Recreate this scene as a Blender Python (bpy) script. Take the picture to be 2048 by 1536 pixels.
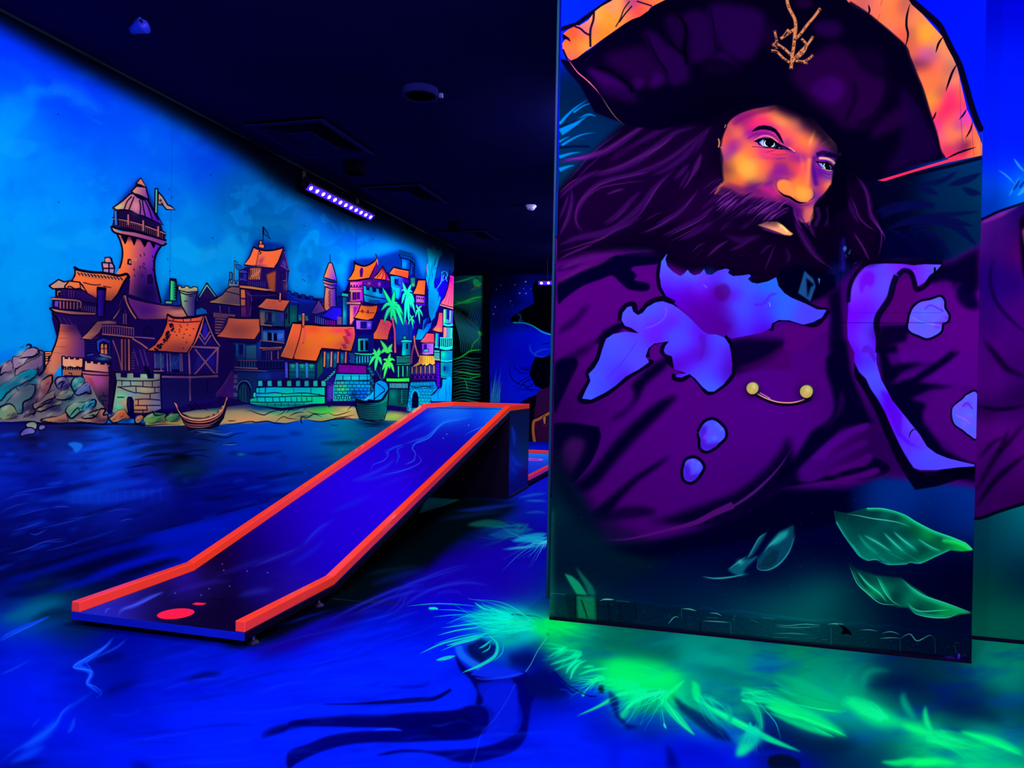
import bpy, bmesh, math, random
import numpy as np
from mathutils import Vector, Matrix

for _o in list(bpy.data.objects):
    bpy.data.objects.remove(_o)
SC = bpy.context.scene
COL = SC.collection

# ------------------------------------------------------------------ camera
# metres; Y runs along the long mural wall into the depth of the room, X to the right, the camera stands over the origin
FPX, CPX, CPY = 1490.0, 1024.0, 768.0
EYE = np.array([0.0, 0.0, 1.10])
YAW, PITCH, ROLL = math.atan(400 / FPX), -math.atan(10 / FPX), 0.019
FW = np.array([-math.sin(YAW) * math.cos(PITCH), math.cos(YAW) * math.cos(PITCH), math.sin(PITCH)])
_r = np.array([math.cos(YAW), math.sin(YAW), 0.0])
_u = np.cross(_r, FW)
RT = math.cos(ROLL) * _r + math.sin(ROLL) * _u
UP = -math.sin(ROLL) * _r + math.cos(ROLL) * _u
cam_data = bpy.data.cameras.new('camera')
cam_data.sensor_width = 36.0
cam_data.lens = FPX / 2048 * 36.0
cam_data.clip_start = 0.05
cam = bpy.data.objects.new('camera', cam_data)
COL.objects.link(cam)
M4 = Matrix.Identity(4)
for i in range(3):
    M4[i][0], M4[i][1], M4[i][2], M4[i][3] = RT[i], UP[i], -FW[i], EYE[i]
cam.matrix_world = M4
SC.camera = cam

# ------------------------------------------------------------------ exposure and the dark room
SC.view_settings.view_transform = 'Standard'
SC.view_settings.look = 'None'
SC.view_settings.exposure = 0.0
SC.view_settings.gamma = 1.0
SC.view_settings.use_curve_mapping = False
SC.cycles.max_bounces = 5
SC.cycles.diffuse_bounces = 3
SC.cycles.use_denoising = True
world = bpy.data.worlds.new('world')
SC.world = world
world.use_nodes = True
world.node_tree.nodes['Background'].inputs[0].default_value = (0.0, 0.0, 0.004, 1)
world.node_tree.nodes['Background'].inputs[1].default_value = 1.0

# ------------------------------------------------------------------ unseen fill lights added to light the murals, and the far bar's light
def area_light(name, loc, aim, power, length=1.2, width=0.12, spread=170, col=(0.95, 0.96, 1.0), along=(0, 1, 0)):
    d = bpy.data.lights.new(name, 'AREA')
    d.shape, d.size, d.size_y, d.energy, d.color = 'RECTANGLE', length, width, power, col
    d.spread = math.radians(spread)
    o = bpy.data.objects.new(name, d)
    COL.objects.link(o)
    z = (Vector(loc) - Vector(aim)).normalized()
    x = Vector(along); x = (x - z * x.dot(z)).normalized()
    y = z.cross(x)
    m = Matrix.Identity(4)
    for i in range(3):
        m[i][0], m[i][1], m[i][2], m[i][3] = x[i], y[i], z[i], loc[i]
    o.matrix_world = m
    return o

area_light('fill_entrance', (-0.9, -0.6, 2.92), (-3.2, 3.6, 0.6), 130)
area_light('fill_pier', (0.5, -0.4, 2.92), (0.3, 3.3, 1.2), 104, along=(1, 0, 0))
area_light('fill_side', (2.3, 0.5, 2.92), (1.7, 2.9, 0.2), 115, along=(1, 0, 0))
area_light('fill_near_wall', (-0.9, 2.4, 2.93), (-3.67, 4.4, 1.0), 76)
area_light('fill_mid_wall', (-0.55, 5.6, 2.93), (-3.67, 6.0, 1.0), 70)
area_light('fill_far_wall', (-0.7, 8.6, 2.93), (-3.67, 9.3, 1.2), 108)
area_light('fill_back_wall', (-1.6, 10.4, 2.94), (-3.2, 12.8, 1.4), 75, along=(1, 0, 0))
area_light('bar_light_back', (-2.0, 11.25, 2.55), (-2.3, 9.4, 0.0), 26, width=0.06, along=(1, 0, 0))
# ----------------------------------------------------------------------------
# a small procedural painter: every mural in the room is airbrushed by these brushes
# and then laid out in metres on the wall, floor or board that carries it
# ----------------------------------------------------------------------------
INK = '#05021a'

def rgb(c):
    if isinstance(c, str):
        return np.array([int(c[i:i + 2], 16) for i in (1, 3, 5)], np.float32) / 255.0
    return np.asarray(c, np.float32)

def nums(s):
    if isinstance(s, str):
        s = [float(v) for v in s.replace(',', ' ').split()]
    return np.asarray(s, float).reshape(-1, 2)

def spline(p, closed=False, step=4.0):
    n = len(p)
    if n < 3:
        return p
    if closed:
        q = np.vstack([p[-1], p, p[0], p[1]])
    else:
        q = np.vstack([2 * p[0] - p[1], p, 2 * p[-1] - p[-2]])
    out = []
    for i in range(1, len(q) - 2):
        a, b, c, d = q[i - 1], q[i], q[i + 1], q[i + 2]
        m = int(max(2, min(24, np.hypot(*(c - b)) / step)))
        t = np.linspace(0, 1, m, endpoint=False)[:, None]
        out.append(0.5 * (2 * b + (c - a) * t + (2 * a - 5 * b + 4 * c - d) * t * t + (3 * b - a - 3 * c + d) * t ** 3))
    if not closed:
        out.append(p[-1:])
    return np.vstack(out)

def boxblur(m, r, axis):
    r = int(r)
    if r < 1:
        return m
    pad = [(0, 0), (0, 0)]
    pad[axis] = (r + 1, r)
    c = np.cumsum(np.pad(m, pad, mode='edge'), axis=axis, dtype=np.float64)
    n = m.shape[axis]
    hi = np.take(c, np.arange(2 * r + 1, 2 * r + 1 + n), axis=axis)
    lo = np.take(c, np.arange(0, n), axis=axis)
    return ((hi - lo) / (2 * r + 1)).astype(np.float32)

def soften(m, s):
    r = max(1, int(round(s * 0.95)))
    for _ in range(2):
        m = boxblur(boxblur(m, r, 0), r, 1)
    return m

def noise(h, w, cell, seed, octaves=4, sy=1.0):
    rng = np.random.RandomState(seed)
    out = np.zeros((h, w), np.float32)
    amp, tot = 1.0, 0.0
    for o in range(octaves):
        cx, cy = cell / 2 ** o, cell * sy / 2 ** o
        gw, gh = int(w / cx) + 3, int(h / cy) + 3
        g = rng.rand(gh, gw).astype(np.float32)
        x, y = np.arange(w) / cx, np.arange(h) / cy
        xi, yi = x.astype(int), y.astype(int)
        fx, fy = (x - xi).astype(np.float32), (y - yi).astype(np.float32)
        fx, fy = fx * fx * (3 - 2 * fx), fy * fy * (3 - 2 * fy)
        a = g[yi][:, xi] * (1 - fx) + g[yi][:, xi + 1] * fx
        b = g[yi + 1][:, xi] * (1 - fx) + g[yi + 1][:, xi + 1] * fx
        out += amp * (a * (1 - fy[:, None]) + b * fy[:, None])
        tot += amp
        amp *= 0.55
    return out / tot

class Mural:
    """A painting; its sheet covers x0..x1, y0..y1 of the traced drawing at k dots per unit."""
    def __init__(s, x0, y0, x1, y1, k=1.5, base='#000010'):
        s.x0, s.y0, s.k = x0, y0, k
        s.w, s.h = int((x1 - x0) * k), int((y1 - y0) * k)
        s.a = np.empty((s.h, s.w, 3), np.float32)
        s.a[:] = rgb(base)
        s.ox, s.oy, s.z = 0.0, 0.0, 1.0
        s.clip = None
        s.ink = 1.0
    def V(s, ox=0.0, oy=0.0, z=1.0):          # drawing units of the following strokes
        s.ox, s.oy, s.z = ox, oy, z
        return s
    def T(s, p):
        p = nums(p)
        return np.stack([(s.ox + p[:, 0] / s.z - s.x0) * s.k, (s.oy + p[:, 1] / s.z - s.y0) * s.k], 1)
    def L(s, d):
        return d * s.k / s.z
    def cover(s, p, pad=0):                    # antialiased polygon coverage in its own box
        x0, y0 = np.floor(p.min(0)).astype(int) - pad - 1
        x1, y1 = np.ceil(p.max(0)).astype(int) + pad + 2
        x0, y0, x1, y1 = max(x0, -pad - 2), max(y0, -pad - 2), min(x1, s.w + pad + 2), min(y1, s.h + pad + 2)
        if x1 - x0 < 1 or y1 - y0 < 1:
            return None
        w, h, SS = x1 - x0, y1 - y0, 4
        acc = np.zeros((h * SS, w + 2), np.float32)
        X, Y = p[:, 0] - x0, (p[:, 1] - y0) * SS
        X2, Y2 = np.roll(X, -1), np.roll(Y, -1)
        for ax, ay, bx, by in zip(X, Y, X2, Y2):
            sg = 1.0
            if ay > by:
                ax, ay, bx, by, sg = bx, by, ax, ay, -1.0
            r0, r1 = max(0, int(np.ceil(ay - 0.5))), min(h * SS, int(np.ceil(by - 0.5)))
            if r1 <= r0:
                continue
            rows = np.arange(r0, r1)
            xs = np.clip(ax + (bx - ax) * ((rows + 0.5 - ay) / (by - ay)), 0, w)
            xi = xs.astype(int)
            f = (xs - xi).astype(np.float32)
            acc[rows, xi] += sg * (1 - f)
            acc[rows, xi + 1] += sg * f
        m = np.clip(np.abs(np.cumsum(acc, 1)[:, :w]), 0, 1).reshape(h, SS, w).mean(1)
        return m, x0, y0
    def put(s, m, x0, y0, col, al, g=None):
        h, w = m.shape
        cx0, cy0, cx1, cy1 = max(x0, 0), max(y0, 0), min(x0 + w, s.w), min(y0 + h, s.h)
        if cx1 <= cx0 or cy1 <= cy0:
            return
        m = m[cy0 - y0:cy1 - y0, cx0 - x0:cx1 - x0]
        if s.clip is not None:
            m = m * s.clip[cy0:cy1, cx0:cx1]
        m = (m * al)[..., None]
        c = rgb(col)
        if g is not None:                      # linear blend from col at (gx0,gy0) to a second colour at (gx1,gy1)
            (ax, ay), (bx, by) = s.T(g[:4])
            d2 = (bx - ax) ** 2 + (by - ay) ** 2
            t = ((np.arange(cx0, cx1)[None] - ax) * (bx - ax) + (np.arange(cy0, cy1)[:, None] - ay) * (by - ay)) / d2
            t = np.clip(t, 0, 1)[..., None].astype(np.float32)
            c = c * (1 - t) + rgb(g[4]) * t
        v = s.a[cy0:cy1, cx0:cx1]
        v += (c - v) * m
    def path(s, p, sm, closed=True):
        q = s.T(p)
        return spline(q, closed) if sm else q
    def F(s, col, p, b=0, al=1.0, sm=0, g=None):            # filled shape
        q = s.path(p, sm)
        r = s.L(b) if b else 0
        got = s.cover(q, int(3 * r) + 1 if b else 0)
        if got is None:
            return
        m, x0, y0 = got
        if r >= 0.6:
            m = soften(m, r)
        s.put(m, x0, y0, col, al, g)
    def S(s, col, w, p, al=1.0, b=0, sm=1, closed=False, tp=0):   # brush stroke; tp 1 thins both ends, 2 the far end, 3 the near end
        q = s.T(p)
        if closed:
            q = np.vstack([q, q[:1]])
        if sm:
            q = spline(q)
        n = len(q)
        t = np.linspace(0, 1, n)
        if isinstance(w, (tuple, list)):
            W = np.interp(t, np.linspace(0, 1, len(w)), w)
        else:
            W = np.full(n, float(w))
        if tp == 1:
            W = W * np.clip(np.sin(np.pi * t), 0.06, 1) ** 0.7
        elif tp == 2:
            W = W * np.clip(1 - t, 0.05, 1) ** 0.7
        elif tp == 3:
            W = W * np.clip(t, 0.05, 1) ** 0.7
        if col is INK:
            W = W * s.ink                                     # weight of the ink pen
        W = np.maximum(s.L(W), 0.55)[:, None] / 2
        d = np.gradient(q, axis=0)
        if not sm and n > 2:
            e = np.diff(q, axis=0)
            e = e / np.maximum(np.hypot(e[:, 0], e[:, 1]), 1e-6)[:, None]
            d = np.vstack([e[:1], e[:-1] + e[1:], e[-1:]])
        d = d / np.maximum(np.hypot(d[:, 0], d[:, 1]), 1e-6)[:, None]
        nn = np.stack([-d[:, 1], d[:, 0]], 1)
        poly = np.vstack([q + nn * W, (q - nn * W)[::-1]])
        r = s.L(b) if b else 0
        got = s.cover(poly, int(3 * r) + 1 if b else 0)
        if got is None:
            return
        m, x0, y0 = got
        if r >= 0.6:
            m = soften(m, r)
        s.put(m, x0, y0, col, al)
    def B(s, col, x, y, rx, ry=None, rot=0, al=1.0):        # airbrush puff
        ry = ry or rx
        (cx, cy), = s.T([x, y])
        rx, ry = s.L(rx), s.L(ry)
        R = int(2.2 * max(rx, ry)) + 1
        x0, y0, x1, y1 = max(0, int(cx) - R), max(0, int(cy) - R), min(s.w, int(cx) + R), min(s.h, int(cy) + R)
        if x1 <= x0 or y1 <= y0:
            return
        dx, dy = np.arange(x0, x1)[None] - cx, np.arange(y0, y1)[:, None] - cy
        a = np.radians(rot)
        u, v = (dx * np.cos(a) + dy * np.sin(a)) / rx, (-dx * np.sin(a) + dy * np.cos(a)) / ry
        s.put(np.exp(-1.2 * (u * u + v * v)).astype(np.float32), x0, y0, col, al)
    def O(s, col, p, w=8, ink=INK, **kw):                    # shape with an inked outline
        s.F(col, p, **kw)
        s.S(ink, w, p, sm=kw.get('sm', 0), closed=True)
    def M(s, p=None, sm=0, b=0):                             # masking tape: paint only inside p
        if p is None:
            s.clip = None
            return
        q = s.path(p, sm)
        got = s.cover(q, 0)
        s.clip = np.zeros((s.h, s.w), np.float32)
        if got:
            m, x0, y0 = got
            h, w = m.shape
            a, c, e, d = max(x0, 0), max(y0, 0), min(x0 + w, s.w), min(y0 + h, s.h)
            s.clip[c:d, a:e] = m[c - y0:d - y0, a - x0:e - x0]
            if b:
                s.clip = soften(s.clip, s.L(b))
    def G(s, pts, box=None, al=1.0, pw=2.6):                 # blended field of colours given at points
        q = 8
        gw, gh = s.w // q + 2, s.h // q + 2
        X, Y = np.meshgrid(np.arange(gw) * q, np.arange(gh) * q)
        num = np.zeros((gh, gw, 3)); den = np.zeros((gh, gw))
        P = s.T([v for p in pts for v in p[:2]])
        D = np.sqrt(((P[:, None] - P[None]) ** 2).sum(2))
        near = np.sort(D, 1)[:, 1:4].mean(1) * 0.55          # each colour reaches about half way to its neighbours
        for (px, py), (_, _, c), sg in zip(P, pts, near):
            d2 = (X - px) ** 2 + (Y - py) ** 2
            wgt = np.exp(-d2 / (2 * sg * sg)) + 0.02 / (1 + d2 / (sg * sg)) ** 1.6
            num += wgt[..., None] * rgb(c); den += wgt
        f = (num / den[..., None]).astype(np.float32)
        x, y = np.arange(s.w) / q, np.arange(s.h) / q
        xi, yi = x.astype(int), y.astype(int)
        fx, fy = (x - xi)[None, :, None], (y - yi)[:, None, None]
        out = np.empty_like(s.a)
        for r0 in range(0, s.h, 256):
            r = slice(r0, min(s.h, r0 + 256))
            yy, ff = yi[r], fy[r]
            A = f[yy][:, xi] * (1 - fx) + f[yy][:, xi + 1] * fx
            Bb = f[yy + 1][:, xi] * (1 - fx) + f[yy + 1][:, xi + 1] * fx
            out[r] = A * (1 - ff) + Bb * ff
        m = al if s.clip is None else (s.clip * al)[..., None]
        s.a += (out - s.a) * m
    def K(s, p, sat=1.0, gain=1.0, sm=0, b=3):               # thin glaze: shifts strength and depth of the paint inside p
        s.M(p, sm, b)
        g = s.a.mean(2, keepdims=True)
        t = np.clip((g + (s.a - g) * sat) * gain, 0, 1)
        s.a += (t - s.a) * s.clip[..., None]
        s.M()
    def N(s, col, cell, seed, lo=0.5, hi=0.8, al=0.5, sy=1.0, octaves=4):   # mottled noise of one colour
        n = noise(s.h, s.w, cell * s.k / s.z, seed, octaves, sy)
        m = np.clip((n - lo) / (hi - lo), 0, 1)
        if s.clip is not None:
            m = m * s.clip
        s.a += (rgb(col) - s.a) * (m * al)[..., None]
    def sample(s, x, y):                                     # read the painting at drawing coordinates
        u, v = np.clip((x - s.x0) * s.k - 0.5, 0, s.w - 1.001), np.clip((y - s.y0) * s.k - 0.5, 0, s.h - 1.001)
        ui, vi = u.astype(np.int32), v.astype(np.int32)
        fu, fv = (u - ui)[..., None].astype(np.float32), (v - vi)[..., None].astype(np.float32)
        a = s.a
        return (a[vi, ui] * (1 - fu) + a[vi, ui + 1] * fu) * (1 - fv) + (a[vi + 1, ui] * (1 - fu) + a[vi + 1, ui + 1] * fu) * fv
def paint_harbour():
    c = Mural(-70,-30,915,1170,1.6)
    c.ink = 1.3
    # sky
    c.G([(0,20,'#0030ff'),(0,110,'#0036ff'),(60,200,'#0062fa'),(0,250,'#0088ff'),(150,200,'#0032f4'),(100,130,'#0030f0'),
         (250,260,'#0048f2'),(130,330,'#0070f4'),(20,330,'#008cf2'),(300,330,'#0062ea'),(400,330,'#0034da'),
         (60,450,'#0096e8'),(200,450,'#0088f0'),(380,420,'#007ad8'),(60,600,'#0098e6'),(20,660,'#0088e0'),
         (350,560,'#0096e2'),(420,480,'#0082d2'),(455,370,'#0050cc'),(500,420,'#0068ba'),(560,470,'#0064b4'),
         (600,440,'#0078da'),(640,400,'#0050e0'),(640,500,'#009cee'),(690,470,'#0058f0'),(700,540,'#0088f8'),
         (740,470,'#0060f2'),(780,540,'#0096fa'),(830,540,'#009aea'),(860,490,'#0066b8'),(880,470,'#0048a0'),(600,560,'#0092e2')])
    c.V(0,0,3.2)
    c.F('#0096ff','0 640 100 620 190 550 260 560 370 590 340 620 250 620 200 760 100 860 60 960 0 1000',b=26,al=.55,sm=1)
    c.F('#0a84f6','330 560 480 540 560 600 640 700 560 720 420 640',b=30,al=.35,sm=1)
    c.V(0,300,4.2667)
    c.F('#0a9cea','300 760 420 730 560 760 700 690 840 720 900 800 860 860 700 820 520 860 380 830',b=18,al=.4,sm=1)
    c.F('#0070d2','330 690 470 720 600 740 760 650 900 640 760 560 500 600',b=40,al=.35,sm=1)
    c.F('#0aa2e8','1460 780 1560 740 1640 800 1740 860 1840 840 1800 940 1660 990 1560 940 1480 900',b=10,al=.5,sm=1)
    c.F('#0066c8','1560 640 1700 560 1850 600 1900 740 1780 840 1680 800 1620 720',b=26,al=.45,sm=1)
    c.V(400,440,6.4)
    c.F('#0d8fd2','0 380 120 330 260 300 420 180 480 280 600 420 540 520 380 460 260 500 120 560 0 560',b=20,al=.5,sm=1)
    c.F('#0d86cc','640 40 760 110 900 90 1010 60 1130 140 1240 60 1100 0 700 0',b=14,al=.5,sm=1)
    c.F('#004f9a','500 60 640 130 900 140 1120 180 1140 330 1080 420 940 330 700 300 560 330 480 240',b=34,al=.5,sm=1)
    c.F('#00a2f4','1120 520 1180 580 1240 470 1280 330 1300 270 1370 190 1400 140 1500 130 1530 220 1510 320 1530 420 1480 520 1360 490 1290 540 1220 600',b=7,al=.7,sm=1)
    c.F('#0aa0f6','1560 560 1660 500 1760 560 1860 620 1800 700 1680 640',b=12,al=.5,sm=1)
    c.F('#0050d0','1280 560 1400 520 1500 560 1560 640 1480 760 1340 740 1260 660',b=30,al=.35,sm=1)
    c.V(560,320,8.533)
    c.F('#0a78e6','190 960 240 860 260 720 340 640 420 620 500 700 460 800 500 900 560 1000 480 1060 380 1060 280 1120 200 1040',b=16,al=.6,sm=1)
    c.F('#0a84f0','690 960 760 910 820 1000 880 1030 940 1100 1000 1230 920 1160 860 1060 780 1080 720 1060',b=8,al=.8,sm=1)
    c.F('#0a84f0','1020 1010 1100 1080 1140 1000 1190 1020 1230 1140 1290 1230 1280 1320 1200 1220 1130 1130 1100 1240 1040 1200',b=8,al=.7,sm=1)
    c.F('#0090f8','1320 1380 1400 1300 1500 1280 1520 1330 1440 1400 1360 1440',b=12,al=.5,sm=1)
    c.V()
    c.F('#00508e','440 350 500 330 580 380 620 430 600 470 540 480 480 470 430 430',b=22,al=.5); c.F('#004a9a','660 420 740 440 760 480 700 490 650 470',b=14,al=.4)
    c.N('#00b4ff',60,3,.5,.8,.16)
    c.N('#0030c0',46,4,.55,.85,.16)
    c.M('430 400 500 350 600 380 780 450 800 545 700 560 600 590 580 480 480 540 420 580',0,14)
    c.N('#0a9cf0',70,6,.52,.58,.3,octaves=5); c.N('#0058b0',60,8,.55,.62,.35,octaves=5)
    c.M('-70 130 120 160 330 330 330 520 100 560 -70 560',0,14); c.N('#14a4f4',110,9,.54,.62,.22,octaves=5,sy=.6); c.M()
    # panel seams and pin holes
    for x in (340.5,712):
        c.S('#003a90',1.1,[x + 6,180,x - 5,760],al=.45,sm=0)
    for x,y in ((338,378),(343,394),(117,404),(421,350),(425,476),(335,518),(608,452),(605,559),(609,561),(340,542),(116,228),(745,478)):
        c.B('#001430',x,y,1.3,al=.9)
    # water
    c.M('-70 838 60 842 150 846 340 846 400 846 520 842 640 836 700 836 760 838 915 832 915 1170 -70 1170')
    c.G([(0,880,'#0a1470'),(60,870,'#140f4a'),(150,862,'#180d40'),(120,890,'#0a2a9c'),(20,920,'#0430d8'),(0,970,'#0522c0'),
         (150,910,'#0a38c8'),(200,880,'#0a50e0'),(230,900,'#0848d8'),(290,870,'#0a1c50'),(330,890,'#06184a'),(355,912,'#03082e'),
         (380,935,'#04103e'),(420,900,'#0a3a90'),(400,880,'#0a1038'),(480,880,'#0038b8'),(520,870,'#0048d0'),(600,875,'#0050d8'),(560,930,'#002cb0'),
         (640,870,'#0060d0'),(680,880,'#00908a'),(720,890,'#0068a8'),(760,880,'#083a70'),(820,900,'#0060a0'),(640,950,'#0028a0'),
         (440,960,'#02109a'),(520,960,'#020c90'),(500,1000,'#020a80'),(280,960,'#0a18a8'),(200,960,'#0630c8'),(180,1000,'#0626b0'),(300,990,'#0a20b8'),(250,1010,'#0a1cb0'),
         (60,960,'#0414a0'),(100,1010,'#04108c'),(30,1060,'#040c70'),(0,1120,'#030960'),(160,1060,'#040a6c'),(300,1040,'#030a64'),(420,1010,'#02087c')])
    r = np.random.RandomState(31)
    for i in range(420):
        x,y = r.uniform(-60,900),r.uniform(862,1150)
        n = r.uniform(20,110) * (1 - .4 * x / 900); k = -.27 * np.clip((y - 850) / 200,0,1)
        c.S(('#0440f0','#020540','#020648','#0a2cd0')[i % 4],r.uniform(2,9),[x,y,x + n * .5,y + n * .5 * k + r.uniform(-4,3),x + n,y + n * k],al=r.uniform(.15,.5),b=r.uniform(1.2,4),tp=1)
    c.M()
    c.V(0,860,3.303)
    for al,w,p in ((.8,34,'440 160 560 130 700 90 860 50'),(.7,40,'560 200 700 160 860 120 1000 90'),(.7,26,'620 250 760 200 900 180 1010 160'),
                     (.5,40,'540 330 700 290 860 260'),(.45,60,'430 420 600 400 800 360 1000 330'),(.4,70,'420 470 600 460 840 430 1060 400'),
                     (.5,22,'0 40 60 30 120 20'),(.5,30,'0 200 80 180'),(.6,20,'300 360 380 350 430 335'),(.4,40,'250 470 460 440 700 400')):
        c.S('#0a4cf4',w,p,al=al,b=9,tp=1)
    c.F('#1474f0','450 90 500 80 545 95 540 120 500 150 480 120',b=5,al=.9,sm=1)
    for w,p in ((6,'80 425 250 390 420 370'),(4,'20 470 120 430 240 425'),(5,'0 545 100 500 190 482'),(5,'80 575 250 530 330 520'),(7,'340 515 400 505 470 510'),
                 (6,'65 670 180 640 310 598'),(8,'190 680 240 690 310 655'),(5,'250 655 420 615 560 580'),(8,'40 825 180 785 290 740 430 715'),(5,'280 740 420 735 430 715'),
                 (5,'690 545 780 525 880 525'),(7,'790 605 830 592 880 585'),(5,'600 630 700 610'),(4,'880 108 960 98 1040 97'),(4,'430 590 560 575 640 555'),(5,'300 800 420 770 560 730')):
        c.S('#2a4af0',w,p,al=.75,b=2,tp=1)
    for w,p in ((8,'820 255 900 240 980 225 1030 235'),(10,'920 190 980 170 1100 160 1200 160'),(7,'1130 170 1260 140 1400 130'),(6,'1180 200 1260 185'),(6,'1240 170 1340 170 1400 190'),
                 (7,'1330 22 1420 40 1500 50 1560 25 1640 15'),(5,'1260 50 1330 60 1440 80'),(6,'1480 105 1540 85 1580 100')):
        c.S('#020424',w,p,al=.9,b=1.5,tp=1)
    for w,p in ((6,'1300 8 1360 14 1420 12'),(5,'1400 20 1480 30 1540 12'),(5,'1470 100 1530 96 1570 92'),(4,'1340 26 1420 28')):
        c.S('#6c8cc0',w,p,al=.8,tp=1)
    c.B('#00040f',1200,175,60,26,al=.9)
    c.B('#06404a',1250,260,140,60,al=.4)
    c.B('#20a080',1590,160,26,10,al=.6)
    for i in range(11):                       # the dripping reflection under the rail
        x = 480 + i * 58
        c.S('#1a4cf8',14,[x,420 - i * 4,x + 2,520 - i * 5],al=.28,b=6,tp=2)
    c.S('#060a50',5,'0 945 300 880 560 810 800 735 1000 675 1300 590 1600 515 1870 452',al=.7,b=1,sm=0)
    # shore,laid under the rocks and houses
    c.V(400,640,6.4)
    c.F('#b09a66','-700 1180 -300 1080 0 1000 200 1010 360 1050 500 1060 640 1090 760 1160 1000 1160 1200 1120 1420 1060 1640 1040 1800 1040 1960 1080 2040 1200 2400 1190 2500 1120 2700 1130 2900 1180 2900 1300 2300 1280 2020 1260 1720 1270 1560 1300 1360 1270 1100 1320 900 1300 720 1310 420 1330 260 1340 -700 1360')
    for col,x,y,rx,ry in (('#6aa858',100,1090,170,70),('#c8a868',460,1130,150,80),('#d89868',620,1260,260,50),('#c8b070',860,1200,160,60),('#58b070',1000,1180,130,50),
                              ('#40b0a0',1250,1130,140,50),('#38d050',1500,1120,160,60),('#50e040',1620,1160,120,60),('#d8c060',1850,1120,110,50),('#e0c068',1780,1210,160,40),
                              ('#60c080',1500,1230,200,40),('#e0a070',1900,1240,120,24),('#186070',760,1130,140,46),('#104850',1000,1120,200,30),('#1a2a50',240,1040,120,40)):
        c.B(col,x,y,rx,ry,al=.85)
    c.V(660,640,6.4)
    for col,x,y,rx,ry in (('#e8d868',250,1130,90,40),('#90d848',780,1230,120,60),('#e0e058',880,1110,70,40),('#d8d850',860,1200,80,40),('#40c078',960,1100,40,60)):
        c.B(col,x,y,rx,ry,al=.8)
    c.V(400,640,6.4)
    for col,x,y,rx,ry in (('#184a58',300,1060,90,26),('#3a9a70',200,1130,120,26),('#20806a',900,1170,100,22),('#18a080',1180,1170,120,24),('#28e048',1560,1160,120,34),('#48f040',1640,1110,60,30),('#f0a060',560,1290,200,22),('#1a5060',1330,1230,100,20),('#d8e060',1760,1100,90,26),('#8ac060',480,1090,90,24)):
        c.B(col,x,y,rx,ry,al=.75)
    for w,p in ((9,'0 1060 120 1020 220 1010 300 980'),(9,'360 1050 460 1055 560 1050 640 1085 740 1100'),(10,'580 1170 640 1160 720 1190 820 1215 900 1180 980 1160 1050 1150'),
                 (8,'980 1225 1060 1190 1100 1150 1230 1150 1300 1120'),(9,'1100 1190 1150 1150 1240 1120'),(8,'960 1310 1060 1240 1140 1260 1280 1270'),(9,'1140 1240 1180 1210 1280 1180 1340 1185'),
                 (10,'1300 1270 1380 1250 1460 1205 1560 1240'),(9,'1320 1160 1400 1090 1480 1050 1560 1080'),(9,'1580 1090 1620 1050 1650 1110 1710 1080'),(9,'1700 1080 1760 1050 1820 1040 1880 1060 1960 1080'),
                 (8,'1880 1160 1960 1090 2000 1130'),(8,'1640 1180 1720 1220 1830 1200 1940 1160'),(8,'1690 1270 1760 1250 1840 1240 1980 1215'),(7,'1360 1160 1430 1190 1560 1205 1640 1190'),
                 (12,'260 1330 420 1330 640 1300 720 1310 860 1295 960 1320 1100 1325 1280 1280'),(12,'1370 1270 1440 1290 1560 1300 1720 1270 1850 1265 2000 1270'),(14,'1310 1340 1290 1270 1310 1240 1360 1250'),(9,'350 1290 420 1290 460 1285'),(8,'0 1140 60 1140 110 1160')):
        c.S(INK,w,p,al=.9,tp=1)
    # dark ground of the town,roofs and walls are picked out on it
    c.V()
    sil = '104 606 150 552 238 560 240 540 250 480 232 440 240 400 280 355 310 410 326 470 310 520 306 575 322 612 340 560 420 600 482 560 488 535 510 480 570 490 576 560 580 585 650 600 655 530 690 590 700 520 750 515 800 500 830 510 846 560 870 500 890 500 908 540 908 840 700 812 400 820 238 836 118 690'
    c.F('#06208a',sil,b=9,al=.55); c.F('#041050',sil,b=3,al=.5)
    c.F('#150844','104 606 150 552 238 560 240 540 296 540 306 575 322 612 340 614 372 606 404 600 440 610 482 560 488 535 570 545 576 585 650 600 686 590 700 560 722 545 800 545 846 560 900 552 908 540 908 840 870 830 700 812 640 812 560 822 500 808 440 815 392 820 300 838 236 838 190 812 130 760 118 690 104 640')
    town_left(c)
    town_mid(c)
    town_right(c)
    c.V(); c.K(sil,1.25,.95,0,2); c.K('660 480 915 480 915 840 660 840',1.12,1.12,0,20)
    for x,y,rx,ry,al in ((240,730,26,40,.4),(360,700,60,26,.5),(455,600,30,40,.4),(500,720,60,30,.45),(390,600,24,20,.4),(225,600,60,20,.4),(150,605,40,16,.4),(690,600,30,20,.35),(740,590,14,40,.35),(700,700,40,30,.25),(830,720,16,60,.4),(100,800,60,30,.3),(30,770,50,20,.3),(190,650,60,30,.45),(300,640,60,30,.4),(250,690,50,40,.4),(430,640,40,40,.35),(480,660,40,24,.4),(540,620,50,40,.35),(420,760,60,50,.5),(350,770,70,30,.45),
                             (560,700,60,30,.3),(620,620,40,26,.35),(470,720,30,40,.4),(590,760,60,16,.3),(770,650,30,60,.25),(860,620,20,40,.3),(160,620,40,14,.4),(290,590,36,40,.35)):
        c.B('#0c0538',x,y,rx,ry,al=al)
    # blurred black fade where the wall meets the black ceiling
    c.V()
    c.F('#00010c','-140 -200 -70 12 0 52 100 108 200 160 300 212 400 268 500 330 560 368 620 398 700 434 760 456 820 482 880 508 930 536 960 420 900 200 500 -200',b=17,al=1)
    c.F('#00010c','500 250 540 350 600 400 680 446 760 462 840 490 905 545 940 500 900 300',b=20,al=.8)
    return c

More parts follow.
